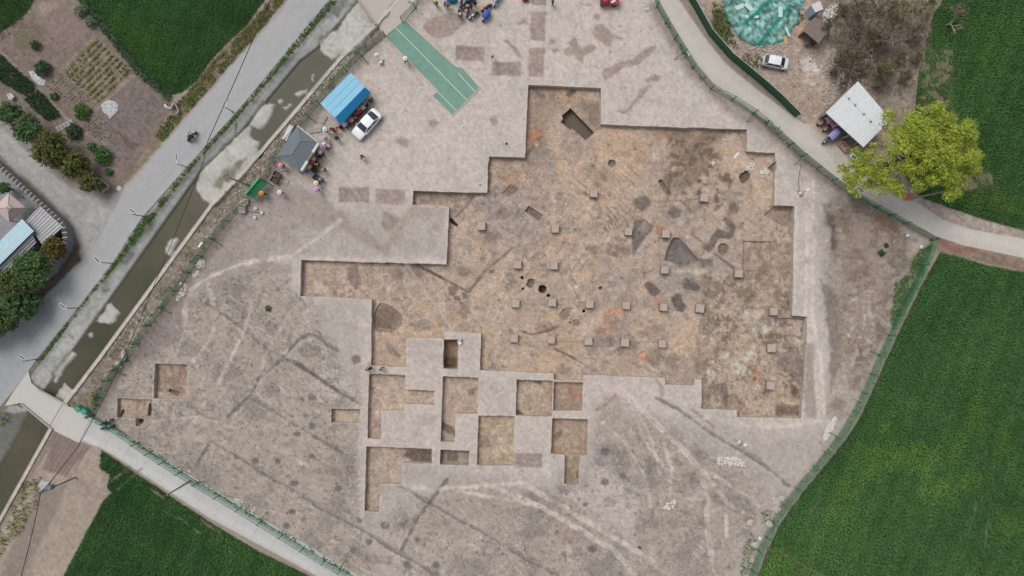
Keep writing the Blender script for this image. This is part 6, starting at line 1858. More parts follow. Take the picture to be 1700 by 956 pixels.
wall_box(root, cor, -0.05, [(ze - .02, ze - .02)] * 4, M_cabin)
d = E2 - E1; ang = math.atan2(d.y, d.x)
out = Vector((math.sin(ang), -math.cos(ang), 0))
if out.dot(-(E1 + E2) / 2) < 0: out = -out
for t, L, m in ((0.18, 0.34, M_fascia), (0.50, 0.26, M_darkglass), (0.82, 0.34, M_fascia)):
    c = E1.lerp(E2, t) + out * 0.18 - Vector((0, 0, 0.15))
    at_root(MB().box(c, (d.length * L, 0.34, 0.26), ang).build("fascia_board", m), root)
d = E1 - E0
at_root(MB().box((E0 + E1) / 2 + Vector((0, 0, 0.05)), (d.length, 0.12, 0.10), math.atan2(d.y, d.x)).build("gutter", M_fascia), root)
tag(root, "guard house with grey hipped roof and white fascia", "guard house")
# white caravan-like box behind the guard house
root = empty("white_tank", G_at(478, 221))
p, q = W(484, 209, 1.6), W(472, 232, 1.6)
d = q - p; ang = math.atan2(d.y, d.x)
at_root(MB().box(((p.x + q.x) / 2, (p.y + q.y) / 2, 0.8), (d.length, 0.55, 1.6), ang).build("body", M_fascia), root)
at_root(MB().box(((p.x + q.x) / 2, (p.y + q.y) / 2, 1.63), (d.length + .06, 0.62, 0.06), ang).build("lid", M_fascia), root)
for t in (0.1, 0.9):
    c = p.lerp(q, t)
    at_root(MB().tube([(c.x, c.y, 1.6), (c.x, c.y, 1.75)], 0.05, 8).build("cap", M_oldc), root)
tag(root, "white narrow cabinet standing behind the grey guard house", "cabinet")
# green canopy by the fence
M_gcan = mat("green_canopy", (18, 112, 74), 0.5, 0.08, 2.0, spec=0.4)
M_gcan2 = mat("green_canopy_edge", (30, 160, 104), 0.5, 0.06, 2.0, spec=0.4)
root = empty("canopy", G_at(424, 313))
def Z9(x, y): return (380 + x / 9.56, 270 + y / 9.56)
q4 = [Z9(470, 245), Z9(612, 325), Z9(400, 572), Z9(255, 500)]
zc = 1.7
for i in range(3):
    t0, t1 = i / 3 + 0.006, (i + 1) / 3 - 0.006
    corr_quad(W(*lerp2(q4[0], q4[3], t0), zc), W(*lerp2(q4[0], q4[3], t1), zc), W(*lerp2(q4[1], q4[2], t1), zc - .3), W(*lerp2(q4[1], q4[2], t0), zc - .3), 0.2, 0.02, M_gcan, "roof_sheet", root)
p, q = W(*q4[0], zc + .06), W(*q4[3], zc + .06)
d = q - p
at_root(MB().box((p + q) / 2, (d.length, 0.28, 0.06), math.atan2(d.y, d.x)).build("ridge_flashing", M_gcan2), root)
for v, z in zip(q4, (zc, zc - .3, zc - .3, zc)):
    w_ = W(*v, z)
    at_root(MB().tube([(w_.x, w_.y, -0.05), (w_.x, w_.y, z - 0.02)], 0.03, 6).build("post", M_green), root)
tag(root, "small bright green sheet canopy against the fence", "canopy")

# house group inside the yard wall
M_paleblue = mat("pale_blue_tin", (186, 216, 226), 0.5, 0.05, 1.5)
M_pink = mat("pink_shingle", (198, 180, 174), 0.85, 0.05, 3.0, bump=(15.0, 0.3, 0.02))
M_greytin = mat("grey_tin", (184, 184, 186), 0.55, 0.08, 2.0)
M_asb = mat("fibre_cement", (186, 186, 188), 0.8, 0.10, 1.5)
M_bred = mat("dull_red_trim", (122, 70, 66), 0.8, 0.1, 5.0)
def corr_roof(name, quad, zs, label, nsheets, pitch, amp, mat_, wallm=M_plaster, cat="outbuilding", trim=None):
    cx_, cy_ = sum(p[0] for p in quad) / 4, sum(p[1] for p in quad) / 4
    b = W(cx_, cy_, zs[0]); root = empty(name, (b.x, b.y, 0))
    a_, b_, c_, d_ = quad
    za, zb_, zc_, zd = zs
    for i in range(nsheets):
        t0, t1 = i / nsheets, (i + 1) / nsheets + 0.01
        P0, P1 = W(*lerp2(a_, b_, t0), za + (zb_ - za) * t0), W(*lerp2(a_, b_, t1), za + (zb_ - za) * t1)
        P2, P3 = W(*lerp2(d_, c_, t1), zd + (zc_ - zd) * t1), W(*lerp2(d_, c_, t0), zd + (zc_ - zd) * t0)
        dz = Vector((0, 0, 0.012 * (i % 2)))
        corr_quad(P0 + dz, P1 + dz, P2 + dz, P3 + dz, pitch, amp, mat_, "roof_sheet", root)
    cc = inset([(W(*p, z).x, W(*p, z).y) for p, z in zip(quad, zs)], 0.93)
    wall_box(root, cc, -0.05, [(zs[i] - .08, zs[(i + 1) % 4] - .08) for i in range(4)], wallm)
    if trim:
        p, q = W(*a_, za), W(*d_, zd)
        d = q - p
        at_root(MB().box((p + q) / 2 - Vector((0, 0, .05)), (d.length, 0.06, 0.1), math.atan2(d.y, d.x)).build("trim", trim), root)
    return tag(root, label, cat)
corr_roof("outbuilding", [(66, 341), (102, 368), (88, 404), (42.7, 367)][0:1] + [(104, 376), (70, 406), (42.7, 367)], (2.3, 2.1, 2.3, 2.5), "outbuilding with pale grey corrugated roof inside the yard wall", 5, 0.42, 0.06, M_asb, trim=M_bred)
corr_roof("outbuilding", [(36.5, 363.4), (56, 383), (-34, 472), (-54, 452)], (3.4, 3.2, 3.2, 3.4), "house part with smooth pale blue roof", 2, 0.24, 0.015, M_paleblue, trim=M_bred)
corr_roof("outbuilding", [(53.4, 388.3), (60, 402), (-26, 486), (-33, 472)], (2.9, 2.3, 2.3, 2.9), "narrow lean-to with grey ribbed roof beside the pale blue roof", 1, 0.36, 0.04, M_greytin)
root = empty("pavilion", G_at(13, 346))
apx = W(13, 345, 3.9)
cs = [W(*p, 2.6) for p in ((15, 320), (42, 344.7), (16, 369), (-11, 345))]
for i in range(4):
    p, q = cs[i], cs[(i + 1) % 4]
    slab([p, q, apx], "roof_slope", M_pink)
    at_root(MB().tube([p + Vector((0, 0, .02)), apx + Vector((0, 0, .02))], 0.05, 5).build("ridge_cap", M_pink), root)
    c = p.lerp(Vector((apx.x, apx.y, 2.6)), 0.12)
    at_root(MB().tube([(c.x, c.y, -0.05), (c.x, c.y, 2.62)], 0.10, 8).build("column", M_cabin), root)
at_root(MB().lathe([(0.5, 3.55), (0.45, 3.8), (0.06, 4.05), (0.04, 4.3)], 4, (apx.x, apx.y, 0)).build("finial", M_pink), root)
tag(root, "pavilion with pink pyramid roof inside the walled yard", "pavilion")
# ruined hut, white box and slabs in the yard
M_oldroof = mat("mossy_roof", (138, 124, 116), 0.95, 0.25, 2.5, bump=(9.0, 0.7, 0.05))
root = empty("hut", G_at(1354, 52))
def Z68(x, y): return (1150 + x / 6.8, y / 6.8)
hq = [Z68(1380, 190), Z68(1560, 290), Z68(1425, 495), Z68(1255, 350)]
hz = (2.5, 2.3, 2.0, 2.3)
top = [W(*p, z) for p, z in zip(hq, hz)]
n = 7
for i in range(n):
    t0, t1 = i / n, (i + 1) / n - 0.01
    slab([top[0].lerp(top[1], t0), top[0].lerp(top[1], t1), top[3].lerp(top[2], t1), top[3].lerp(top[2], t0)], "roof_slab", M_oldroof)
cc = inset([(v.x, v.y) for v in top], 0.9)
wall_box(root, cc, -0.05, [(2.3, 2.2), (2.2, 1.95), None, (2.2, 2.35)], M_brick)
v = W(*Z68(1330, 470), 0.9)
at_root(MB().box((v.x, v.y, 0.5), (1.1, 0.1, 0.9), 0.6).build("door_leaf", mat("grey_blue_door", (92, 104, 120), 0.7, 0.08, 4.0)), root)
tag(root, "ruined brick hut with mossy slab roof among the rubble", "hut")
root = empty("site_toilet", G_at(1352, 16))
tq = [Z68(1435, 5), Z68(1475, 100), Z68(1385, 140), Z68(1340, 60)]
zt = 2.3
tt = [W(*p, zt) for p in tq]
slab(tt, "roof", M_fascia)
cc = inset([(v.x, v.y) for v in tt], 0.92)
M_bw = mat("pale_blue_wall", (170, 186, 202), 0.6, 0.05, 4.0)
wall_box(root, cc, -0.05, [(zt - .07, zt - .07)] * 4, M_bw, t=0.05)
p0, p1 = Vector((*cc[2], 0)), Vector((*cc[3], 0))
d = p1 - p0; ang = math.atan2(d.y, d.x)
ow = Vector((d.y, -d.x, 0)).normalized()
if ow.dot(p0) > 0: ow = -ow
at_root(MB().box((p0 + p1) / 2 + ow * 0.03 + Vector((0, 0, 1.0)), (d.length * 0.6, 0.03, 1.85), ang).build("door", mat("door_grey", (140, 156, 172), 0.6, 0.05, 4.0)), root)
tag(root, "small pale blue portable toilet with white roof", "toilet")
print("buildings", round(time.time() - T0, 1))

# teal debris netting with slabs
M_net = mat("teal_netting", (78, 158, 144), 0.8, 0.30, 2.2, bump=(14.0, 1.0, 0.08), spec=0.2)
netp = [(1196, -40), (1199, 10), (1206, 38), (1222, 60), (1236, 73), (1252, 78), (1266, 80), (1286, 76), (1302, 68), (1316, 52), (1326, 36), (1330, 18), (1344, -10), (1350, -50)]
netp = crumble(netp, 3.2, 4.0, seed=31)
x, y = grid_pts([netp], 0.2, 5, jit=0.0)
step = 0.2 / S
ii = {}
ix = np.round((x - x.min()) / step).astype(int); iy = np.round((y - y.min()) / step).astype(int)
ed = np.array([min(math.hypot(0, 0), 0) for _ in x])
dd = -sdist(x, y, netp)
rise = np.clip(dd / 9.0, 0, 1)
hz_ = ground_many(x, y) + 0.05 + rise * (0.32 + 0.22 * bil(N_mid, x, y) * 1.2 + 0.22 * bil(N_sml, x, y) + 0.18 * bil(N_w2, x, y))
for kx in ((1255, 78, 1310, 10), (1232, 42, 1290, -10)):
    hz_ += 0.14 * np.exp(-(seg_dist(x, y, kx[:2], kx[2:]) / 3.0) ** 2) * rise
idx = {(a, b): i for i, (a, b) in enumerate(zip(ix.tolist(), iy.tolist()))}
fc = [(idx[(a, b)], idx[(a, b + 1)], idx[(a + 1, b + 1)], idx[(a + 1, b)]) for (a, b) in idx if (a + 1, b) in idx and (a, b + 1) in idx and (a + 1, b + 1) in idx]
nv = np.stack([(x - CX) * S, (CY - y) * S, hz_], 1)
cbase = np.array((124, 166, 158)) * (1 + 0.24 * bil(N_s2, x, y) + 0.42 * bil(N_fin, x, y) + 0.12 * bil(N_m2, x, y))[:, None]
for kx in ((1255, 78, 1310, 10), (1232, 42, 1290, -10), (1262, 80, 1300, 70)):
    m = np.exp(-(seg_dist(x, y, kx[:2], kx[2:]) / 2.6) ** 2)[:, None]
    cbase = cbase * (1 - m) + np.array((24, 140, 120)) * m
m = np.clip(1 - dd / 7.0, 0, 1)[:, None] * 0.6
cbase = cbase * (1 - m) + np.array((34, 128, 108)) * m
M_netc = mat_attr("debris_netting", [(3.0, 0.25, 6.0), (9.0, 0.4, 4.0)], 0.85, (10.0, 1.0, 0.12), 0.15)
tag(link("debris_netting", fast_mesh("debris_netting", nv, [np.array(fc)], lin(np.clip(cbase, 5, 250)) * KC, smooth=True), M_netc), "teal netting draped over heaped rubble in the yard", "netting")
M_slab = mat("pale_slab", (198, 222, 214), 0.9, 0.08, 4.0)
for i, (a, b, wd) in enumerate((((440, 110), (590, 40), 50), ((600, 30), (690, 115), 45), ((995, 70), (1000, 185), 42), ((700, 195), (745, 185), 26), ((1060, 310), (1105, 400), 20), ((560, 160), (640, 180), 35))):
    p, q = Z68(*a), Z68(*b)
    zz = 0.75
    P, Q = W(*p, zz), W(*q, zz)
    zg = hz_[np.argmin((x - (p[0] + q[0]) / 2) ** 2 + (y - (p[1] + q[1]) / 2) ** 2)]
    d = Q - P
    o = MB().box((0, 0, 0), (d.length, wd / 6.8 * S, 0.18)).build("concrete_slab", M_slab, None, ((P.x + Q.x) / 2, (P.y + Q.y) / 2, zg + 0.10), (0.05, 0.04, math.atan2(d.y, d.x)))
    tag(o, "pale slab on the teal netting, " + ("leftmost long one", "short one right of the longest", "upright one near the right", "small one in the middle", "thin stick-like one at the lower right", "flat greenish one left of the middle")[i], "slab", "slabs lying on the netting")
P = W(*Z68(1050, 450), 0.1)
tag(MB().box((0, 0, 0), (1.1, 0.55, 0.08)).build("board", mat("tan_board", (196, 160, 128), 0.8, 0.08, 5.0), None, (P.x, P.y, 0.10), (0, 0.04, math.radians(-75))), "tan board lying at the lower edge of the netting", "board")

# ================================================================ stones, rubble and sacks
M_stone = mat("white_stone", (214, 208, 200), 0.95, 0.12, 5.0)
M_stone2 = mat("grey_rubble", (178, 166, 156), 0.95, 0.2, 4.0)
def stones(polys, n, rmin, rmax, mat_, label, seed, name="stone_pile"):
    rng = np.random.default_rng(seed)
    xs = [q[0] for p in polys for q in p]; ys = [q[1] for p in polys for q in p]
    mb = MB(); k = 0
    pts = []
    while k < n:
        xx, yy = rng.uniform(min(xs), max(xs)), rng.uniform(min(ys), max(ys))
        if in_poly_pts(np.array([xx]), np.array([yy]), polys)[0]:
            pts.append((xx, yy)); k += 1
    g = ground_many(np.array([p[0] for p in pts]), np.array([p[1] for p in pts]))
    for (xx, yy), z in zip(pts, g):
        r = rng.uniform(rmin, rmax)
        v = W(xx, yy, z)
        mb.blob((v.x, v.y, z + r * 0.35), (r * rng.uniform(.8, 1.4), r, r * 0.7), int(rng.integers(1e6)), 5, 3, 0.25, rng.uniform(0, 3))
    return tag(mb.build(name, mat_), label, "stones", "heaps of stones and rubble", 'stuff')
stones([[(1364, 728), (1372, 712), (1382, 690), (1390, 694), (1380, 718), (1370, 732)]], 120, 0.08, 0.2, M_stone, "heap of white stones near the bamboo poles at right", 1)
stones([[(1190, 760), (1212, 757), (1236, 764), (1236, 774), (1216, 773), (1194, 772)]], 130, 0.08, 0.2, M_stone, "long heap of white stones at the lower right of the site", 2)
stones([[(1098, 845), (1108, 834), (1122, 828), (1122, 838), (1108, 848)]], 50, 0.08, 0.2, M_stone, "small heap of white stones beside the worn tracks", 3)
stones([[(326, 440), (332, 430), (342, 432), (340, 444), (328, 446)], [(318, 460), (326, 448), (334, 452), (326, 462)], [(290, 498), (298, 484), (308, 470), (314, 474), (306, 490), (296, 500)]], 190, 0.06, 0.16, M_stone, "scattered white stones along the left fence", 4)
stones([ell(1245, 277, 9, 6)], 46, 0.08, 0.2, M_stone, "white stones above the rounded pit in the trench", 5)
stones([ell(1268, 287, 8, 8)], 30, 0.08, 0.2, M_stone, "white stones left of the small corner pit", 6)
stones([ell(1184, 272, 3, 3)], 9, 0.1, 0.22, M_stone, "few white stones at the edge of the dark streaked soil", 7)
stones([ell(1207, 233, 9, 4)], 14, 0.06, 0.12, M_stone, "faint white pebbles near the top right trench wall", 8)
stones([ell(1104, 278, 12, 14)], 50, 0.05, 0.12, M_stone2, "grey pebbles beside the dark streaked soil", 9)
stones([[(1340, 90), (1372, 92), (1410, 110), (1440, 138), (1410, 160), (1372, 180), (1362, 160), (1378, 132), (1356, 108)]], 900, 0.04, 0.17, M_stone2, "broken brick rubble between white shed and thicket", 10, "rubble")
stones([[(1375, 10), (1392, 4), (1388, 30), (1368, 40), (1364, 26)]], 240, 0.05, 0.14, M_stone, "white rubble beside the portable toilet", 11, "rubble")
stones([[(1205, 62), (1235, 76), (1300, 72), (1318, 58), (1310, 84), (1262, 95), (1222, 84)]], 150, 0.06, 0.18, M_stone2, "rubble along the lower edge of the netting", 12, "rubble")
stones([[(1336, 150), (1360, 160), (1365, 190), (1345, 195), (1300, 140), (1320, 120)]], 120, 0.04, 0.12, M_stone2, "scattered rubble in the yard beside the hoarding", 13, "rubble")
stones(strip([(1250, 186), (1330, 258), (1400, 318)], 8), 110, 0.04, 0.12, M_stone2, "litter of stones below the right lane fence", 14, "rubble")
stones(strip([(560, 112), (440, 262), (340, 395)], 10), 240, 0.05, 0.16, M_stone2, "rubble on the berm beside the canal wall", 15, "rubble")
stones([ell(310, 783, 6, 4), ell(395, 832, 9, 5), ell(420, 845, 6, 4)], 60, 0.05, 0.14, M_stone, "white pebbles along the lower lane fence", 16)
stones([[(1430, 470), (1465, 450), (1475, 480), (1440, 500), (1400, 600), (1420, 560)]], 70, 0.03, 0.11, M_stone2, "pale chunks on the spoil right of the trench", 17, "rubble")
stones([ell(1072, 12, 5, 8)], 26, 0.06, 0.15, M_stone, "white stones near the top of the right lane fence", 18)
stones([ell(950, 478, 8, 8)], 22, 0.04, 0.09, M_stone, "white lime crumbs in the middle of the trench", 19)
stones([[(620, -5), (640, 60), (575, 118), (565, 112)]], 40, 0.04, 0.10, M_stone2, "crumbs along the canal wall near the entrance", 20, "rubble")
stones([[(452, 276), (470, 268), (478, 284), (462, 292)]], 60, 0.06, 0.16, M_stone2, "heap of pottery crumbs below the guard house", 21, "rubble")
M_clod1 = mat("dry_clod", (150, 138, 130), 0.97, 0.2, 3.0, spec=0.1)
M_clod2 = mat("dark_clod", (138, 126, 116), 0.97, 0.2, 3.0, spec=0.1)
M_clod3 = mat("pale_crumb", (196, 184, 174), 0.97, 0.15, 3.0, spec=0.1)
def clods(polys, n, rmin, rmax, mat_, label, seed, pred=None):
    rng = np.random.default_rng(seed)
    xs = [q[0] for p in polys for q in p]; ys = [q[1] for p in polys for q in p]
    x_ = rng.uniform(min(xs), max(xs), n * 6); y_ = rng.uniform(min(ys), max(ys), n * 6)
    k = in_poly_pts(x_, y_, polys) & (bil(N_m2, np.clip(x_, X0, X1), np.clip(y_, Y0, Y1)) + rng.normal(0, .5, n * 6) > 0.1)
    if pred is not None: k &= ~in_poly_pts(x_, y_, pred)
    x_, y_ = x_[k][:n], y_[k][:n]
    z_ = ground_many(x_, y_)
    m = len(x_)
    r = rng.uniform(rmin, rmax, m) * rng.uniform(.6, 1.3, m)
    oct_ = np.array([(1, 0, 0), (0, 1, 0), (-1, 0, 0), (0, -1, 0), (0, 0, .8), (0, 0, -.5)], float)
    V = oct_[None] * r[:, None, None] * rng.uniform(.65, 1.35, (m, 6, 1))
    a = rng.uniform(0, 6.28, m)
    ca, sa = np.cos(a)[:, None], np.sin(a)[:, None]
    V = np.stack([V[..., 0] * ca - V[..., 1] * sa + ((x_ - CX) * S)[:, None], V[..., 0] * sa + V[..., 1] * ca + ((CY - y_) * S)[:, None], V[..., 2] + (z_ + r * 0.3)[:, None]], -1).reshape(-1, 3)
    f = np.array([(0, 1, 4), (1, 2, 4), (2, 3, 4), (3, 0, 4), (1, 0, 5), (2, 1, 5), (3, 2, 5), (0, 3, 5)])
    F = (f[None] + (np.arange(m) * 6)[:, None, None]).reshape(-1, 3)
    tag(link("soil_clods", fast_mesh("soil_clods", V, [F]), mat_), label, "clods", None, 'stuff')
outer = [rough_ll, rough_lr, rough_r]
clods(outer, 2600, 0.035, 0.10, M_clod2, "dark clods scattered over the rough soil", 51, floor_lip)
clods(outer, 1500, 0.035, 0.09, M_clod3, "pale crumbs scattered over the rough soil", 52, floor_lip)
clods([site], 1800, 0.03, 0.08, M_clod1, "small clods strewn over the whole dig site", 53, floor_lip)
clods(floor_lip, 2400, 0.03, 0.075, M_clod2, "dark crumbs on the trench floors", 54)
clods(floor_lip, 1500, 0.03, 0.075, M_clod3, "pale crumbs on the trench floors", 55)
clods([yard, berm], 2200, 0.04, 0.14, M_clod1, "loose bricks and clods in the yard and on the berm", 56)
print("stones", round(time.time() - T0, 1))
M_sack = mat("woven_sack", (186, 178, 168), 0.9, 0.16, 5.0, bump=(18.0, 0.6, 0.03))
M_white = mat("white_plastic", (226, 228, 230), 0.5, 0.04, 5.0)
def sack(px, py, s, rz, label, seed, m=M_sack, group="sacks on the ground"):
    g = G_at(px, py, s[2])
    root = empty("sack", g, rz)
    mb = MB().blob((0, 0, s[2] * 0.9), s, seed, 12, 8, 0.22)
    mb.build("bag", m, root)
    MB().lathe([(s[1] * 0.3, 0), (s[1] * 0.12, s[2] * 0.22), (s[1] * 0.22, s[2] * 0.45)], 8, (s[0] * 0.85, 0, s[2] * 0.95), Matrix.Rotation(1.1, 3, 'Y')).build("tied_end", m, root)
    return tag(root, label, "sack", group)
for i, (x_, y_, s, lab) in enumerate([(406, 336, (.62, .5, .4), "large pale sack just below the green canopy, upper of two"), (402, 347, (.65, .5, .4), "large pale sack below the green canopy, lower of two"), (1290, 834, (.6, .5, .4), "pale sack in the middle of the heap at the lower right fence"), (1298, 827, (.5, .45, .4), "upper pale sack at the lower right fence"), (1289, 845, (.6, .5, .4), "lower pale sack in the heap at the lower right fence"),
        (1277, 871, (.55, .5, .4), "single grey sack halfway down the lower right fence"), (1254, 905, (.5, .45, .35), "lowest grey sack near the bottom of the right fence"), (1246, 868, (.5, .4, .2), "flat pale sack lying away from the lower right fence"), (205, 590, (.8, .35, .3), "long white sack leaning at the left fence, upper one"), (197, 606, (.6, .35, .3), "white sack at the left fence, lower one")]):
    sack(x_, y_, s, 0.7 + i * 0.9, lab, i + 1)
for i, (x_, y_, lab) in enumerate([(424, 346, "white bag right of the large pale sacks, topmost"), (435, 353, "white bag at the end of the dark cord"), (423, 361, "white bag lowest of the three near the sacks"), (1286, 829, "small white bag on top of the sack heap at lower right"), (300, 471, "white bag among stones at the left fence"), (303, 489, "small white bag at the lower stones of the left fence"),
        (1507, 391, "white bag near the corner of the right fences"), (1530, 410, "white bag inside the fence corner at right"), (1262, 894, "tiny white bag beside the lowest sacks")]):
    sack(x_, y_, (.26, .2, .18), i * 1.1, lab, i + 40, M_white, "small white bags")
# white plastic sheet in the garden, slabs, paving
M_sheet = mat("plastic_sheet", (178, 180, 184), 0.4, 0.08, 3.0, bump=(6.0, 0.8, 0.06))
def crumple(poly, dz, label, name, m, seed, cat):
    me = drape(poly, dz)
    bm = bmesh.new(); bm.from_mesh(me)
    for _ in range(2):
        bmesh.ops.subdivide_edges(bm, edges=[e for e in bm.edges if e.calc_length() > 0.3], cuts=1)
        bmesh.ops.triangulate(bm, faces=bm.faces)
    rng = random.Random(seed)
    for v in bm.verts: v.co.z += rng.uniform(0, 0.10) if not v.is_boundary else 0
    bm.to_mesh(me); bm.free()
    return tag(link(name, me, m), label, cat)
crumple([(168, 174), (178, 166), (190, 168), (197, 174), (197, 184), (190, 190), (183, 198), (178, 190), (171, 186)], 0.06, "crumpled white plastic sheet lying in the garden", "plastic_sheet", M_sheet, 1, "plastic sheet")
crumple([(48, 119), (55, 118), (76, 134), (74, 142), (66, 142), (54, 132)], 0.06, "pale cloth strip lying beside the leafy garden shrub", "plastic_sheet", M_sheet, 2, "plastic sheet")
crumple([(64, 805), (70, 796), (78, 800), (86, 798), (76, 812), (68, 818)], 0.12, "white plastic scraps under the transformer pole", "plastic_sheet", M_sheet, 3, "plastic sheet")
crumple([(15, 158), (22, 156), (28, 162), (24, 168), (18, 166)], 0.5, "pale plastic scrap between the evergreens and the beds", "plastic_sheet", M_sheet, 4, "plastic sheet")
root = empty("paving", G_at(106, 208))
for i in range(5):
    for j in range(2):
        v = W(95 + i * 5.6 + j * 2.6, 212 - i * 2.9 + j * 4.2, 0.05)
        link("slab", MB().box((0, 0, 0), (0.42, 0.34, 0.08)).mesh("slab"), M_oldc, root, Vector((v.x, v.y, ground_z(CX + v.x / S, CY - v.y / S) + 0.04)) - root.location, (0, 0, 0.47))
tag(root, "small paved patch of pale slabs in the garden", "paving")
for a, b, wd, lab in (((447, 705), (560, 690), 40, "long concrete slab lying left of the white-hatted people"), ((565, 625), (605, 550), 38, "concrete slab lying below the blue cabin")):
    p, q = (440 + a[0] / 5.97, 100 + a[1] / 5.97), (440 + b[0] / 5.97, 100 + b[1] / 5.97)
    P, Q = W(*p), W(*q); d = Q - P
    tag(MB().box((0, 0, 0), (d.length, wd / 5.97 * S, 0.14)).build("concrete_slab", M_oldc, None, ((P.x + Q.x) / 2, (P.y + Q.y) / 2, 0.09), (0, 0, math.atan2(d.y, d.x))), lab, "slab", "slabs near the cabin")
v = W(477, 301)
tag(MB().box((0, 0, 0), (0.5, 0.62, 0.1)).build("concrete_slab", M_oldc, None, (v.x, v.y, 0.07), (0, 0, -0.6)), "small square slab lying below the guard house", "slab", "slabs near the cabin")
for i, (x_, y_, L, a, lab) in enumerate(((1070, 257, 0, 0, ""), (1222, 258, 1.0, 50, "white narrow plank lying in the trench at upper right"), (1141, 88, 1.0, -50, "white board hanging at the right lane fence"), (333, 406, 0.9, 50, "pale blue board at the left fence"), (153, 697, 1.0, -28, "white board on the lower lane beside the fence"), (218, 573, 0.5, 20, "tan board at the left fence"))):
    if not L: continue
    v = G_at(x_, y_)
    tag(MB().box((0, 0, 0), (L, 0.28, 0.05)).build("board", M_white if i != 5 else mat("tan_wood", (196, 160, 128), 0.8), None, (v.x, v.y, v.z + 0.06), (0, 0, math.radians(a))), lab, "board", "loose boards")
# old well head and pipe beside the road
root = empty("pump_box", G_at(290, 180))
M_pipe = mat("white_pipe", (220, 222, 222), 0.5, 0.05, 5.0)
for a, b in (((293, 172), (300, 186)), ((300, 186), (296, 190)), ((293, 172), (288, 180))):
    P, Q = W(*a), W(*b); d = Q - P
    at_root(MB().box(((P.x + Q.x) / 2, (P.y + Q.y) / 2, 0.3), (d.length + .1, 0.12, 0.65), math.atan2(d.y, d.x)).build("side_wall", M_oldc), root)
v = W(281, 180)
at_root(MB().tube([(v.x - .4, v.y + .5, 0), (v.x - .3, v.y + .3, .6), (v.x, v.y, .7), (v.x + .35, v.y - .1, .5), (v.x + .4, v.y - .1, 0)], 0.13, 8).build("pipe", M_pipe), root)
tag(root, "white bent water pipe and concrete trough beside the road", "pump")
# planter frame near the lowest evergreen
root = empty("corner_wall", G_at(177, 308))
for a, b in (((168, 296), (184, 310)), ((184, 310), (172, 320))):
    P, Q = W(*a), W(*b); d = Q - P
    at_root(MB().box(((P.x + Q.x) / 2, (P.y + Q.y) / 2, 0.25), (d.length, 0.15, 0.6), math.atan2(d.y, d.x)).build("side_wall", M_oldc), root)
tag(root, "low concrete corner wall beside the lighter olive tree", "planter")
v = W(198, 313)
tag(MB().lathe([(.45, 0), (.45, .05), (.38, .1)], 4, (0, 0, 0)).build("concrete_block", M_deck, None, (v.x, v.y, 0.02), (0, 0, .3)), "square concrete block at the corner of the forecourt", "block")
# canal steps
M_bankc = mat("step_concrete", (136, 134, 130), 0.95, 0.2, 3.0)
root = empty("canal_steps", G_at(392, 205))
for k in range(5):
    v = W(388 + k * -1.0, 203 + k * 4.3)
    zz = float(zbank(np.array([CX + v.x / S + 2]), np.array([CY - v.y / S]))[0])
    at_root(MB().box((v.x, v.y, -0.24 - k * 0.14), (0.7, 0.3, 0.5), math.radians(-38)).build("step", M_bankc), root)
tag(root, "concrete steps leading down the canal bank", "steps")
print("site objects", round(time.time() - T0, 1))
# ================================================================ poles, lamps, cables
M_pole = mat("galvanised_pole", (128, 132, 136), 0.5, 0.05, 5.0, metal=0.3)
M_cpole = mat("concrete_pole", (158, 152, 146), 0.9, 0.1, 5.0)
M_black = mat("black_rubber", (40, 42, 44), 0.7, 0.08, 6.0)
M_panel = mat("solar_cell", (40, 52, 80), 0.25, 0.05, 6.0)
def street_lamp(base, elbow, lamp, label):
    h = 2.9
    b = W(*base); b.z = ground_z(*base)
    root = empty("street_lamp", b)
    e, l = W(*elbow, h), W(*lamp, h + 0.15)
    top = Vector((b.x, b.y, h))
    arm = (e - top); arm.z = 0
    tip = (l - top); tip.z = 0.15
    MB().tube([(0, 0, -0.05), (0, 0, h - b.z)], [0.07, 0.05], 8).lathe([(0.16, 0), (0.16, 0.04), (0.08, 0.08)], 8).build("pole", M_pole, root)
    MB().tube([(0, 0, h - b.z - .02), (arm.x * .9, arm.y * .9, h - b.z + 0.05), (arm.x + (tip.x - arm.x) * .3, arm.y + (tip.y - arm.y) * .3, h - b.z + 0.12)], 0.03, 6).build("arm", M_pole, root)
    dv = Vector((tip.x - arm.x, tip.y - arm.y, 0))
    ang = math.atan2(dv.y, dv.x)
    c = Vector((tip.x, tip.y, h - b.z + 0.17))
    MB().box(c, (0.95, 0.36, 0.06), ang).build("lamp_head", M_fascia, root)
    MB().box(c + Vector((0, 0, 0.045)), (0.82, 0.18, 0.02), ang).build("solar_panel", M_panel, root)
    c2 = Vector((arm.x, arm.y, h - b.z + 0.12)) + dv * 0.18
    MB().box(c2, (0.5, 0.12, 0.08), ang).build("bracket", M_fascia, root)
    tag(root, label, "street lamp", "solar street lamps along the main road")
street_lamp((387, 186), (375.4, 177), (379, 166), "solar street lamp farthest up the main road beside the canal")
street_lamp((310, 277.7), (294, 270.8), (293, 260), "solar street lamp second from the top, below the motorcyclist")
street_lamp((238, 359), (229, 355), (220, 350), "solar street lamp third from the top beside the verge gap")
street_lamp((187, 437), (168, 437), (161, 431), "solar street lamp fourth from the top beside the orange brown tree")
street_lamp((130, 511), (111, 512.5), (104, 508), "solar street lamp fifth from the top near the dark trees")
street_lamp((62, 596), (43, 596), (37, 593), "solar street lamp lowest one near the bridge")
POLE_TOP = {}
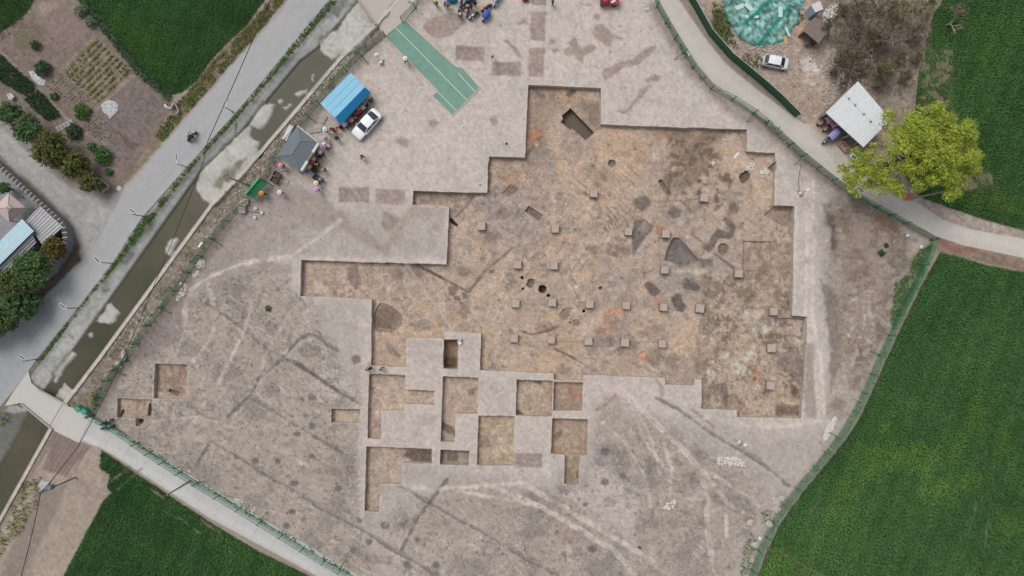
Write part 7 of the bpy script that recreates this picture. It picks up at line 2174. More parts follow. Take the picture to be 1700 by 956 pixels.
def utility_pole(base, h, arms, label, key, m=M_cpole, lean=(0, 0)):
    b = W(*base); b.z = ground_z(*base)
    root = empty("utility_pole", b)
    MB().tube([(0, 0, -0.3), (lean[0], lean[1], h)], [0.15, 0.09], 9).build("pole", m, root)
    for (dz, L, ang) in arms:
        MB().box((lean[0], lean[1], h - dz), (L, 0.09, 0.09), ang).build("cross_arm", M_pole, root)
        for s in (-.45, 0.0, .45):
            MB().lathe([(0.05, 0), (0.06, .06), (0.03, .14)], 6, (lean[0] + s * L * math.cos(ang), lean[1] + s * L * math.sin(ang), h - dz + 0.045)).build("insulator", M_fascia, root)
    POLE_TOP[key] = Vector((b.x + lean[0], b.y + lean[1], b.z + h))
    return root, label
r_, l_ = utility_pole((126, 792), 7.8, [(0.2, 1.3, 0.9), (0.7, 1.3, 0.9)], "", "t")
MB().lathe([(0.3, 5.2), (0.34, 5.3), (0.34, 6.0), (0.28, 6.1)], 10, (0.35, 0.25, 0)).build("transformer", mat("transformer_grey", (120, 128, 126), 0.6), r_)
tag(r_, "concrete utility pole with transformer at the lower left", "utility pole", "utility poles")
r_, _ = utility_pole((316.5, 798), 6.4, [], "", "l"); tag(r_, "bare concrete pole at the lower lane fence", "utility pole", "utility poles")
r_, _ = utility_pole((414, 308), 7.4, [(0.25, 1.1, 0.5), (1.6, 0.8, 0.5)], "", "c"); tag(r_, "utility pole with cross arms beside the green canopy", "utility pole", "utility poles")
r_, _ = utility_pole((1516, 329), 7.0, [(0.2, 1.0, 0.3)], "", "r"); tag(r_, "concrete utility pole behind the lane under the leafy tree", "utility pole", "utility poles")
r_, _ = utility_pole((204, 612), 2.6, [], "", "b", lean=(-2.6, -0.5)); tag(r_, "short leaning pole at the lower end of the left fence", "utility pole", "utility poles")
def cable(pts, r, label, sag=0.0, m=M_black, n=14):
    P = []
    for a, b in zip(pts[:-1], pts[1:]):
        a, b = Vector(a), Vector(b)
        for i in range(n):
            t = i / n
            v = a.lerp(b, t); v.z -= sag * 4 * t * (1 - t)
            P.append(v)
    P.append(Vector(pts[-1]))
    tag(MB().tube(P, r, 5).build("overhead_cable", m), label, "cable", "cables over the site")
M_cablew = mat("pale_cable", (206, 202, 196), 0.6, 0.05, 5.0)
cable([W(462, -30, 6.5), W(345, 234, 6.2)], 0.05, "black overhead cable crossing the upper main road", 0.1)
cable([W(345, 234, 6.2), W(329, 291, 5.9), W(200, 605, 3.2)], 0.04, "black overhead cable following the canal", 0.3)
cable([W(200, 605, 3.2), W(130, 740, 6.5), W(67, 820, 7.6), W(35, 956, 7.0), W(10, 1060, 6.8)], 0.05, "black overhead cable crossing the bridge to the transformer pole", 0.2)
g1, g2 = W(527, 236, 2.7), W(743, 404, 2.2)
cable([W(560, 196, 2.7), W(527, 236, 2.75)], 0.02, "pale cord between blue cabin and guard house", 0.05, M_cablew)
M_brown = mat("weathered_wood", (140, 118, 98), 0.9, 0.15, 6.0)
for k, o_ in enumerate((0.0, 0.35)):
    cable([W(527, 236, 2.7) + Vector((o_, 0, 0)), W(640, 395 - 2, 2.3) + Vector((o_, 0.05, 0)), W(763, 566, 2.2) + Vector((o_ * .4, 0, 0))], 0.028, ("pale cable crossing the big trench, left of the pair", "pale cable crossing the big trench, right of the pair")[k], 0.12, M_cablew)
cable([W(763, 566, 2.2), W(800, 690, 2.0), W(835, 800, 1.2), W(880, 950, 0.6)], 0.02, "thin pale cable running from the small floodlight to the bottom edge", 0.2, M_cablew)
cable([W(1328, 321, 0.1), W(1325, 300, .05), W(1330, 272, .1)], 0.03, "dark cord on the ground above the right floodlight", 0.0)
cable([W(405, 350, .1), W(420, 352, .06), W(434, 353, .1)], 0.03, "dark cord between the pale sacks and the white bags", 0.0)
for i, (a, b, lab) in enumerate((((1412, 658), (1432, 666), "upper bamboo pole leaning on the right field fence"), ((1395.5, 686), (1416, 697), "second bamboo pole leaning on the right field fence"), ((1357, 728), (1387.6, 752), "longest bamboo pole leaning on the right field fence"), ((1334.5, 777), (1351, 789), "lowest bamboo pole leaning on the right field fence"), ((417, 302), (408, 282), "thin stick leaning beside the utility pole at the canopy"))):
    P, Q = W(*a, 0.02), W(*b, 1.5)
    M_bam = mat("bamboo", (206, 184, 144), 0.7, 0.1, 5.0)
    tag(MB().tube([P, P.lerp(Q, .5), Q], [0.045, 0.04, 0.03], 6).build("bamboo_pole", M_bam), lab, "bamboo pole", "poles leaning on fences")

# floodlight stands
def floodlight(base, head, h, label):
    b = G_at(*base)
    root = empty("floodlight_stand", b)
    hd = W(*head, b.z + h) - b
    for k in range(3):
        a = 0.5 + k * 2.09
        MB().tube([(0, 0, h * 0.45), (math.cos(a) * 0.55, math.sin(a) * 0.55, 0.0)], 0.028, 6).build("leg", M_pole, root)
    MB().tube([(0, 0, h * 0.35), (hd.x * .3, hd.y * .3, h * 0.8), (hd.x, hd.y, h)], 0.03, 6).build("mast", M_pole, root)
    MB().box((0, 0, 0.3), (0.5, 0.4, 0.35), 0.4).build("battery_box", M_white, root)
    MB().box((hd.x, hd.y, h), (0.42, 0.3, 0.14), 0.6).build("lamp_head", M_white, root)
    MB().box((0.2, 0.25, 0.12), (0.3, 0.25, 0.2), 0.9).build("weight_bag", M_sack, root)
    tag(root, label, "floodlight", "floodlight stands round the dig")
floodlight((632.7, 103.8), (624.4, 90), 2.6, "floodlight stand left of the green carpet")
floodlight((1328, 320.5), (1341, 314.5), 2.4, "floodlight stand right of the stepped trench wall")
floodlight((1226, 733), (1237, 738), 2.2, "floodlight stand at the lower right with sandbags")
floodlight((763, 567), (763.5, 570), 2.2, "floodlight stand on the baulk beside the deep narrow trench")
floodlight((546, 243), (537, 238), 2.0, "floodlight stand beside the people at the guard house")

# small survey markers and crates
def marker(px, py, label, c=(34, 44, 60)):
    b = G_at(px, py)
    root = empty("survey_tripod", b)
    for k in range(3):
        a = k * 2.09
        MB().tube([(0, 0, 0.9), (math.cos(a) * 0.35, math.sin(a) * 0.35, 0)], 0.02, 5).build("leg", M_pole, root)
    MB().lathe([(0.10, 0.88), (0.16, 0.95), (0.17, 1.15), (0.1, 1.25)], 10).build("instrument", mat("navy_case", c, 0.5), root)
    MB().tube([(0, 0, 1.0), (0.1, 0.35, 1.5)], 0.03, 5).build("antenna", M_white, root)
    tag(root, label, "survey tripod", "survey instruments")
marker(818, 98, "survey tripod between the turned soil patches at the top")
marker(841, 241, "survey tripod on the pale ground left of the top block")
marker(1060, 904, "survey tripod on the worn track at the bottom")

# green waste bins
def bin_(px, py, rz, label):
    b = G_at(px, py, 0.9)
    root = empty("waste_bin", b, rz)
    M_bin = mat("bin_green", (64, 158, 132), 0.5, 0.05, 5.0)
    body = MB().add([(-.25, -.25, .08), (.25, -.25, .08), (.25, .25, .08), (-.25, .25, .08), (-.32, -.34, .95), (.32, -.34, .95), (.32, .34, .95), (-.32, .34, .95)], [(0, 3, 2, 1), (0, 1, 5, 4), (1, 2, 6, 5), (2, 3, 7, 6), (3, 0, 4, 7), (4, 5, 6, 7)])
    body.build("body", M_bin, root)
    MB().add([(-.35, -.38, .95), (.35, -.38, .95), (.35, .38, .95), (-.35, .38, .95), (-.3, -.3, 1.03), (.3, -.3, 1.03), (.3, .34, 1.08), (-.3, .34, 1.08)], [(0, 3, 2, 1), (0, 1, 5, 4), (1, 2, 6, 5), (2, 3, 7, 6), (3, 0, 4, 7), (4, 5, 6, 7)]).build("lid", M_bin, root)
    for s in (-.24, .24): MB().lathe([(0.09, -.03), (0.09, .03)], 10, (s, .27, .09), Matrix.Rotation(math.pi / 2, 3, 'Y')).build("wheel", M_black, root)
    MB().tube([(-.25, .38, .98), (-.25, .46, .98), (.25, .46, .98), (.25, .38, .98)], 0.02, 5).build("handle", M_bin, root)
    tag(root, label, "waste bin", "green bins at the bridge")
bin_(129, 679, 0.8, "green waste bin left of its twin at the bridge end")
bin_(139.5, 683, 0.7, "green waste bin right of its twin at the bridge end")
def bucket(px, py, c, label):
    b = G_at(px, py, 0.3)
    root = empty("bucket", b)
    m = mat("bucket_%d_%d_%d" % c, c, 0.5, 0.04, 5.0)
    MB().lathe([(0.13, 0), (0.17, 0.32), (0.185, 0.33), (0.165, 0.33), (0.13, 0.06)], 14).build("pail", m, root)
    MB().tube([(0.17 * math.cos(t), 0.02, 0.32 + 0.12 * math.sin(t)) for t in np.linspace(0, math.pi, 8)], 0.008, 4).build("handle", M_pole, root)
    tag(root, label, "bucket", "buckets near the guard house")
bucket(507, 285, (128, 204, 216), "pale cyan bucket at the lower corner of the guard house")
bucket(499, 286, (220, 222, 220), "white bucket at the lower corner of the guard house")
def hand_cart(px, py, rz, label, c):
    b = G_at(px, py, 0.5)
    root = empty("hand_cart", b, rz)
    m = mat("cart_%d" % c[0], c, 0.7, 0.1, 5.0)
    t = MB()
    t.box((0, 0, .42), (1.0, .66, .04))
    for s in (-1, 1):
        t.box((0, s * .33, .54), (1.0, .03, .26)).box((s * .5, 0, .54), (.03, .66, .26))
    t.build("tray", m, root)
    for s in (-.36, .36):
        w_ = MB().lathe([(0.2, -.03), (0.24, 0), (0.2, .03)], 14, (0.1, s, .24), Matrix.Rotation(math.pi / 2, 3, 'X')).build("wheel", M_black, root)
    for s in (-.28, .28): MB().tube([(-.5, s, .45), (-1.15, s, .75)], 0.022, 6).build("handle", mat("cart_handle", (128, 86, 76), 0.7), root)
    for s in (-.28, .28): MB().tube([(-.4, s, .42), (-.42, s, 0.0)], 0.02, 5).build("leg", M_pole, root)
    tag(root, label, "hand cart", "hand carts near the guard house")
hand_cart(521, 281, 2.5, "dark hand cart in front of the guard house, upper of two", (66, 60, 60))
hand_cart(526, 296, 2.4, "dark hand cart in front of the guard house, lower of two", (58, 56, 58))
hand_cart(460, 290, 2.6, "brown hand cart above its twin near the green canopy", (92, 66, 60))
hand_cart(456, 299, 2.6, "brown hand cart below its twin near the green canopy", (84, 62, 58))

# ================================================================ vehicles
M_carpaint = mat("white_car_paint", (232, 235, 238), 0.28, 0.0, 1.0, spec=0.5, coat=0.6, k=0.78)
M_glass = mat("car_glass", (46, 56, 64), 0.06, 0.0, 1.0, spec=0.7)
M_tyre = mat("tyre", (38, 38, 40), 0.85, 0.05, 8.0)
M_rim = mat("alloy_rim", (170, 174, 178), 0.35, 0.0, 1.0, metal=0.8)
M_lampw = mat("headlamp", (220, 226, 232), 0.15, 0.0, 1.0, spec=0.6)
M_tail = mat("tail_lamp", (176, 40, 44), 0.25, 0.0, 1.0, spec=0.6)
M_trimblk = mat("black_trim", (46, 48, 50), 0.6, 0.0, 1.0)
def loft(stations, n_half):
    vs, fs = [], []
    for st in stations:
        vs += st
    m = len(stations[0])
    for i in range(len(stations) - 1):
        for k in range(m - 1):
            fs.append((i * m + k, i * m + k + 1, (i + 1) * m + k + 1, (i + 1) * m + k))
    fs.append(tuple(range(m - 1, -1, -1)))
    fs.append(tuple((len(stations) - 1) * m + k for k in range(m)))
    return vs, fs
def car(px, py, ang, L, Wd, prof, cabin, label, paint):
    """prof: (x fraction from nose 0..1, half width factor, deck height); cabin: x fractions and heights of windscreen base, roof front, roof rear, rear glass base"""
    b = G_at(px, py, 0.6)
    root = empty("car", b, ang)
    hw = Wd / 2
    X = lambda f: L * (0.5 - f)
    st = []
    for f, wf, zt in prof:
        w_ = hw * wf
        s = [(w_ * .88, .20), (w_ * .985, .34), (w_, .55), (w_ * .985, zt * .90), (w_ * .93, zt - .02), (w_ * .72, zt + .02), (0, zt + .045)]
        st.append([(X(f), y, z) for y, z in s] + [(X(f), -y, z) for y, z in s[-2::-1]])
    vs, fs = loft(st, 7)
    bo = MB().add(vs, fs).build("body", paint, root, smooth=True)
    wb, rf, rr, rb, zb, zr, zr2 = cabin
    tw, bw = hw * .74, hw * .92
    ring = [(wb, bw * .94, zb), (rf, tw, zr - .03), ((rf + rr) / 2, tw * 1.03, zr + .03), (rr, tw * .97, zr2), (rb, bw * .9, zb + .02)]
    cs = []
    for f, y, z in ring:
        base = hw * .90
        if f in (wb, rb): cs.append([(X(f), y, zb - .08), (X(f), y * .98, zb), (X(f), 0, zb + .03), (X(f), -y * .98, zb), (X(f), -y, zb - .08)])
        else: cs.append([(X(f), base, zb - .06), (X(f), y, z), (X(f), 0, z + .05), (X(f), -y, z), (X(f), -base, zb - .06)])
    vs, fs = loft(cs, 3)
    c_ = MB().add(vs, fs).build("cabin", paint, root)
    def glass(pts, name, off):
        pts = [Vector(p) for p in pts]
        nrm = (pts[1] - pts[0]).cross(pts[-1] - pts[0]).normalized()
        if nrm.dot(Vector(off)) < 0: nrm = -nrm
        MB().add([p + nrm * .018 for p in pts] + [p - nrm * .01 for p in pts], [tuple(range(len(pts))), tuple(range(2 * len(pts) - 1, len(pts) - 1, -1))] + [(i, (i + 1) % len(pts), len(pts) + (i + 1) % len(pts), len(pts) + i) for i in range(len(pts))]).build(name, M_glass, root)
    def mixp(a, b_, t): return tuple(a[i] + (b_[i] - a[i]) * t for i in range(3))
    for s, nm in ((1, 'w'), (-1, 'r')):
        f0, f1 = (wb, rf) if s > 0 else (rb, rr)
        zt = zr - .03 if s > 0 else zr2
        y0 = bw * .94 if s > 0 else bw * .9
        A0, A1 = (X(f0), y0 * .90, zb + .01), (X(f0), -y0 * .90, zb + .01)
        B0, B1 = (X(f1), tw * .90, zt + .01), (X(f1), -tw * .90, zt + .01)
        Am, Bm = (X(f0), 0, zb + .045), (X(f1), 0, zt + .055)
        glass([mixp(A0, B0, .06), mixp(Am, Bm, .06), mixp(Am, Bm, .93), mixp(B0, A0, .07)], "windscreen" if s > 0 else "rear_window", (s, 0, 1))
        glass([mixp(Am, Bm, .06), mixp(A1, B1, .06), mixp(B1, A1, .07), mixp(Am, Bm, .93)], "windscreen" if s > 0 else "rear_window", (s, 0, 1))
    mid = (rf + rr) / 2
    for s in (-1, 1):
        for fa, fb, ta, tb in ((wb + .05, mid - .012, rf + .015, mid - .012), (mid + .012, rb - .05, mid + .012, rr - .02)):
            low = lambda f: (X(f), s * hw * .895, zb + .0)
            up = lambda f: (X(f), s * (tw * 1.02), zr - .06)
            glass([mixp(low(fa), up(fa), .08), mixp(low(fb), up(fb), .08), mixp(low(tb), up(tb), .93), mixp(low(ta), up(ta), .93)], "side_window", (0, s, .5))
        MB().blob((X(wb + .05), s * (hw + .09), zb + .05), (.09, .11, .07), 3, 8, 5, 0).build("mirror", paint, root, smooth=True)
        MB().blob((X(.035), s * hw * .66, prof[1][2] - .10), (.14, .20, .07), 4, 8, 5, 0).build("headlight", M_lampw, root, smooth=True)
        MB().blob((X(.972), s * hw * .70, prof[-2][2] - .12), (.08, .18, .10), 5, 8, 5, 0).build("tail_light", M_tail, root, smooth=True)
        for f in (.19, .81):
            wl_ = MB().lathe([(.20, -.10), (.30, -.10), (.32, -.05), (.32, .05), (.30, .10), (.20, .10)], 18, (0, 0, 0), Matrix.Rotation(math.pi / 2, 3, 'X')).build("wheel", M_tyre, root, (X(f), s * (hw - .10), .32), smooth=True)
            MB().lathe([(.205, -.09), (.20, -.105), (.05, -.115)], 14, (0, 0, 0), Matrix.Rotation(-s * math.pi / 2 + math.pi, 3, 'X')).build("rim", M_rim, wl_)
    MB().box((X(.0) + .01, 0, .45), (.04, Wd * .5, .14)).build("grille", M_trimblk, root)
    MB().box((X(1.0) - .01, 0, .55), (.03, .5, .13)).build("number_plate", mat("plate_blue", (40, 70, 150), 0.5), root)
    tag(root, label, "car")
SEDAN = [(0.0, .72, .58), (.03, .90, .72), (.12, .98, .84), (.28, 1.0, .93), (.5, 1.0, .95), (.75, 1.0, .98), (.9, .97, 1.0), (.97, .90, .92), (1.0, .74, .70)]
car(609, 206, math.radians(-132.5), 4.65, 1.84, SEDAN, (.25, .43, .70, .90, .93, 1.42, 1.40), "white sedan parked in front of the blue cabin", M_carpaint)
HATCH = [(0.0, .74, .60), (.03, .90, .78), (.10, .98, .92), (.22, 1.0, .98), (.5, 1.0, 1.0), (.8, 1.0, 1.02), (.95, .97, 1.0), (1.0, .84, .80)]
car(1288, 103.5, math.radians(-11), 3.5, 1.55, HATCH, (.19, .38, .84, .985, .98, 1.46, 1.44), "small white hatchback parked in the rubble yard", mat("white_car_paint_dusty", (226, 230, 234), 0.4, 0.03, 3.0, spec=0.5, coat=0.3, k=0.78))

def motorbike(px, py, ang, label, c, cover=None, rider=None, basket=False):
    b = G_at(px, py, 0.6)
    root = empty("motorbike", b, ang)
    mc = mat("bike_%d_%d_%d" % c, c, 0.35, 0.0, 1.0, spec=0.5)
    for x_ in (-.62, .62):
        wl_ = MB().add(*torus(.27, .055, 18, 6)).build("wheel", M_tyre, root, (x_, 0, .32), smooth=True)
        MB().lathe([(.05, -.06), (.22, -.01), (.22, .01), (.05, .06)], 10, (0, 0, 0), Matrix.Rotation(math.pi / 2, 3, 'X')).build("hub", M_rim, wl_)
    MB().tube([(-.62, .09, .32), (-.1, .1, .42), (.15, .08, .5)], .03, 6).tube([(-.62, -.09, .32), (-.1, -.1, .42), (.15, -.08, .5)], .03, 6).box((0, 0, .42), (.45, .26, .30)).build("engine", M_trimblk, root)
    MB().blob((.16, 0, .80), (.30, .15, .14), 2, 10, 6, 0.02).build("tank", mc, root, smooth=True)
    MB().blob((-.32, 0, .80), (.40, .15, .07), 3, 10, 6, 0.02).build("seat", M_trimblk, root, smooth=True)
    MB().blob((-.62, 0, .66), (.28, .09, .08), 4, 8, 5, 0.02).build("rear_fender", mc, root, smooth=True)
    MB().blob((.64, 0, .62), (.24, .08, .06), 5, 8, 5, 0.02).build("front_fender", mc, root, smooth=True)
    MB().tube([(.62, .07, .32), (.48, .06, .95)], .025, 6).tube([(.62, -.07, .32), (.48, -.06, .95)], .025, 6).build("fork", M_rim, root)
    MB().tube([(.30, .36, 1.02), (.44, .2, 1.03), (.46, -.2, 1.03), (.30, -.36, 1.02)], .022, 6).build("handlebar", M_trimblk, root)
    MB().blob((.58, 0, .92), (.10, .11, .11), 6, 8, 6, 0).build("headlight", M_lampw, root, smooth=True)
    MB().tube([(.1, -.14, .30), (-.75, -.15, .38)], [.03, .05], 7).build("exhaust", M_rim, root)
    MB().tube([(-.05, .1, .35), (-.08, .34, .02)], .015, 5).build("kickstand", M_pole, root)
    for s in (-1, 1): MB().tube([(.40, s * .24, 1.03), (.42, s * .3, 1.18)], .01, 4).blob((.42, s * .3, 1.2), (.02, .07, .05), 2, 6, 4, 0).build("mirror", M_trimblk, root)
    if basket: MB().box((-.70, 0, .92), (.34, .36, .30)).build("top_box", mc, root)
    if cover:
        m = mat("bike_cover_%d" % cover[0], cover, 0.6, 0.1, 4.0, bump=(6.0, 0.8, 0.05))
        MB().blob((-.10, 0, .72), (.72, .46, .42), 11, 14, 8, 0.09).build("rain_cover", m, root, smooth=True)
    tag(root, label, "motorbike", "motorbikes" if not rider else None)
    return root
def torus(R, r, n, m):
    vs, fs = [], []
    for i in range(n):
        a = 2 * math.pi * i / n
        for k in range(m):
            t = 2 * math.pi * k / m
            q = R + r * math.cos(t)
            vs.append((q * math.cos(a), r * math.sin(t), q * math.sin(a)))
    for i in range(n):
        for k in range(m):
            fs.append((i * m + k, ((i + 1) % n) * m + k, ((i + 1) % n) * m + (k + 1) % m, i * m + (k + 1) % m))
    return vs, fs
R_ = math.radians
motorbike(786.7, 24.7, R_(-142), "black and white motorbike parked below the red and white one", (222, 222, 218))
motorbike(807.5, 12, R_(-150), "red and white motorbike parked at the top", (186, 40, 60))
motorbike(806.8, 26, R_(-125), "motorbike under a bright blue rain cover", (40, 90, 140), cover=(50, 92, 190))
motorbike(764, 8.5, R_(-110), "grey motorbike at the left of the crowded bikes", (120, 130, 136))
motorbike(769.5, 13, R_(-60), "dark red motorbike in the crowded row of bikes", (130, 50, 60))
motorbike(776, 3, R_(-150), "black motorbike at the top of the crowded row", (50, 50, 56))
motorbike(775, 16.5, R_(-100), "pink and white motorbike lowest in the crowded row", (206, 170, 186))
motorbike(825, 1, R_(-120), "light blue motorbike at the top edge", (70, 150, 200), basket=True)
motorbike(175.5, 700.5, R_(25), "black motorbike parked at the lower lane fence, upper of two", (40, 42, 48))
motorbike(176, 709, R_(20), "dark green motorbike parked at the lower lane fence, lower of two", (34, 54, 50))
mbk = motorbike(318, 226, R_(48), "motorbike being ridden along the main road", (70, 76, 86), rider=True)
def cover_sheet(px, py, c, s, label, seed):
    v = G_at(px, py, .5)
    m = mat("tarp_%d_%d" % (c[0], c[1]), c, 0.6, 0.1, 4.0, bump=(6.0, 0.8, 0.05))
    tag(MB().blob((0, 0, s[2] * .8), s, seed, 14, 8, .1).build("tarpaulin", m, None, v, (0, 0, seed), smooth=True), label, "tarpaulin", "tarpaulins at the top edge")
cover_sheet(750, -2, (24, 120, 160), (.75, .5, .5), "teal blue tarpaulin over a bike at the top edge", 3)
cover_sheet(781, -5, (30, 90, 160), (.9, .6, .5), "blue tarpaulin over bikes at the top edge", 4)

def trike(px, py, ang, label, canopy, body):
    b = G_at(px, py, 0.9)
    root = empty("tricycle", b, ang)
    mc, mbod = mat("trike_canopy_%d" % canopy[0], canopy, 0.7, 0.08, 4.0), mat("trike_body_%d" % body[0], body, 0.5, 0.08, 4.0)
    for (x_, y_) in ((.95, 0), (-.55, .45), (-.55, -.45)):
        wl_ = MB().add(*torus(.22, .06, 16, 6)).build("wheel", M_tyre, root, (x_, y_, .28), smooth=True)
        MB().lathe([(.04, -.05), (.18, -.01), (.18, .01), (.04, .05)], 10, (0, 0, 0), Matrix.Rotation(math.pi / 2, 3, 'X')).build("hub", M_rim, wl_)
    t = MB().box((-.55, 0, .52), (1.1, .85, .05))
    for s in (-1, 1): t.box((-.55, s * .42, .68), (1.1, .03, .3))
    t.box((-1.1, 0, .68), (.03, .85, .3)).build("cargo_bed", mbod, root)
    MB().blob((.62, 0, .60), (.42, .28, .30), 2, 10, 6, .03).build("front_cowl", mbod, root, smooth=True)
    MB().blob((.0, 0, .70), (.26, .30, .10), 2, 10, 6, .03).build("seat", M_trimblk, root, smooth=True)
    MB().tube([(.55, .34, 1.0), (.66, .15, 1.02), (.66, -.15, 1.02), (.55, -.34, 1.0)], .022, 6).tube([(.95, 0, .3), (.66, 0, 1.0)], .03, 6).build("handlebar", M_trimblk, root)
    for x_ in (-1.0, .3):
        for s in (-1, 1): MB().tube([(x_, s * .4, .5), (x_, s * .4, 1.5)], .018, 5).build("canopy_post", M_pole, root)
    vs, fs = [], []
    for i in range(7):
        x_ = -1.15 + 1.6 * i / 6
        for k in range(7):
            y_ = -.48 + .96 * k / 6
            vs.append((x_, y_, 1.48 + .16 * (1 - (y_ / .48) ** 2) - .05 * abs(i - 3) / 3))
    for i in range(6):
        for k in range(6): fs.append((i * 7 + k, (i + 1) * 7 + k, (i + 1) * 7 + k + 1, i * 7 + k + 1))
    MB().add(vs, fs).build("canopy", mc, root, smooth=True)
    MB().blob((1.0, 0, .72), (.08, .1, .09), 3, 8, 6, 0).build("headlight", M_lampw, root, smooth=True)
    for s in (-1, 1): MB().blob((.85, s * .24, .62), (.06, .06, .05), 3, 8, 6, 0).build("indicator", M_tail, root, smooth=True)
    tag(root, label, "tricycle", "covered tricycles at the white shed")
trike(1373, 200, R_(205), "tricycle with pink canopy nearest the shed corner", (190, 140, 176), (150, 110, 112))
trike(1381, 208, R_(212), "tricycle with dusty mauve canopy and red handlebar guards", (168, 118, 150), (160, 90, 94))
trike(1379, 227, R_(222), "tricycle with violet blue canopy in front of the shed", (142, 142, 196), (104, 112, 112))
# red three-wheel truck at the top edge
b = G_at(1012, 1, .8)
root = empty("truck", b, math.pi)
M_rt = mat("red_truck_paint", (160, 44, 58), 0.45, 0.06, 3.0, spec=0.5)
st = []
for x_, w_, z_ in ((1.25, .42, .75), (1.2, .52, .95), (.95, .56, 1.45), (.45, .56, 1.52), (.25, .56, 1.48)):
    s = [(w_, .3), (w_, .8), (w_ * .95, z_ * .92), (w_ * .7, z_), (0, z_ + .03)]
    st.append([(x_, y_, zz) for y_, zz in s] + [(x_, -y_, zz) for y_, zz in s[-2::-1]])
vs, fs = loft(st, 5)
MB().add(vs, fs).build("cab", M_rt, root, smooth=True)
MB().add([(1.19, .42, 1.0), (1.19, -.42, 1.0), (.99, -.42, 1.42), (.99, .42, 1.42)], [(0, 1, 2, 3)]).build("windscreen", M_glass, root, (.04, 0, .02))
t = MB().box((-.55, 0, .62), (1.45, 1.1, .06))
for s in (-1, 1): t.box((-.55, s * .54, .82), (1.45, .04, .36)).box((-.55 + s * .72, 0, .82), (.04, 1.1, .36))
t.build("cargo_bed", M_rt, root)
MB().box((-.5, 0.1, .74), (.6, .3, .16), .5).build("cargo_sack", M_white, root)
for (x_, y_) in ((.85, .42), (.85, -.42), (-.7, .48), (-.7, -.48)):
    wl_ = MB().add(*torus(.22, .08, 16, 6)).build("wheel", M_tyre, root, (x_, y_, .30), smooth=True)
    MB().lathe([(.04, -.05), (.17, -.01), (.17, .01), (.04, .05)], 10, (0, 0, 0), Matrix.Rotation(math.pi / 2, 3, 'X')).build("hub", M_rim, wl_)
for s in (-1, 1): MB().blob((1.22, s * .36, .66), (.06, .09, .08), 3, 8, 6, 0).build("headlight", M_lampw, root, smooth=True)
tag(root, "small red three-wheel truck with open bed at the top edge", "truck")
v = G_at(872, -2, .5)
cover_sheet(872, -3, (150, 40, 44), (.5, .4, .45), "red tarpaulin at the top edge left of the truck", 6)
# planter box and washing table in front of the shed
root = empty("planter_box", G_at(1401, 244.6, .3), R_(-47))
M_terr = mat("terracotta_rim", (190, 142, 124), 0.9, 0.1, 6.0)
for s in (-1, 1):
    MB().box((0, s * .36, .3), (1.35, .08, .6)).build("long_side", M_terr, root)
    MB().box((s * .68, 0, .3), (.08, .64, .6)).build("short_side", M_terr, root)
mb = MB()
rr = random.Random(4)
for i in range(26): mb.blob((rr.uniform(-.55, .55), rr.uniform(-.24, .24), .42), (.09, .08, .07), i, 6, 4, .2)
mb.build("rubble_fill", M_stone2, root)
tag(root, "planter box with terracotta rim filled with rubble beside the shed", "planter")
root = empty("wash_table", G_at(1421, 264, .8), R_(-45))
MB().box((0, 0, .8), (1.9, .62, .06)).build("table_top", mat("pale_cyan_top", (196, 216, 220), 0.5), root)
for x_ in (-.45, .4): MB().box((x_, 0, .85), (.6, .4, .06)).build("basin", mat("dark_basin", (66, 72, 60), 0.5, 0.2, 6.0), root)
for x_ in (-.85, .85):
    for s in (-.25, .25): MB().box((x_, s, .38), (.06, .06, .8)).build("leg", M_pole, root)
MB().box((0, .33, .82), (1.9, .05, .12)).build("backsplash", mat("teal_blue_trim", (40, 130, 170), 0.5), root)
tag(root, "pale wash table with two basins half under the leafy tree", "table")
print("vehicles", round(time.time() - T0, 1))

# ================================================================ people
def skin_mesh(name, joints, bones, sub=1):
    """joints: name -> (x, y, z, r)"""
    names = [n for n in joints if any(n in b for b in bones)]
    ix_ = {n: i for i, n in enumerate(names)}
    me = bpy.data.meshes.new(name)
    me.from_pydata([joints[n][:3] for n in names], [(ix_[a], ix_[b]) for a, b in bones], [])
    o = bpy.data.objects.new(name, me)
    COL.objects.link(o)
    o.modifiers.new("s", 'SKIN')
    for n in names:
        sv = me.skin_vertices[0].data[ix_[n]]
        r = joints[n][3]
        sv.radius = (r, r) if not isinstance(r, tuple) else r
        sv.use_root = n in ('pelvis', 'root')
    m2 = o.modifiers.new("u", 'SUBSURF'); m2.levels = sub; m2.render_levels = sub
    dg = bpy.context.evaluated_depsgraph_get()
    out = bpy.data.meshes.new_from_object(o.evaluated_get(dg))
    out.polygons.foreach_set("use_smooth", np.ones(len(out.polygons), dtype=bool))
    bpy.data.objects.remove(o); bpy.data.meshes.remove(me)
    return out
BONES = [('pelvis', 'spine'), ('spine', 'chest'), ('chest', 'neck'), ('neck', 'head0'), ('head0', 'head1'), ('head1', 'head2')]
for s in 'lr':
    BONES += [('chest', 'sh' + s), ('sh' + s, 'el' + s), ('el' + s, 'wr' + s), ('wr' + s, 'ha' + s), ('pelvis', 'hi' + s), ('hi' + s, 'kn' + s), ('kn' + s, 'an' + s), ('an' + s, 'to' + s)]
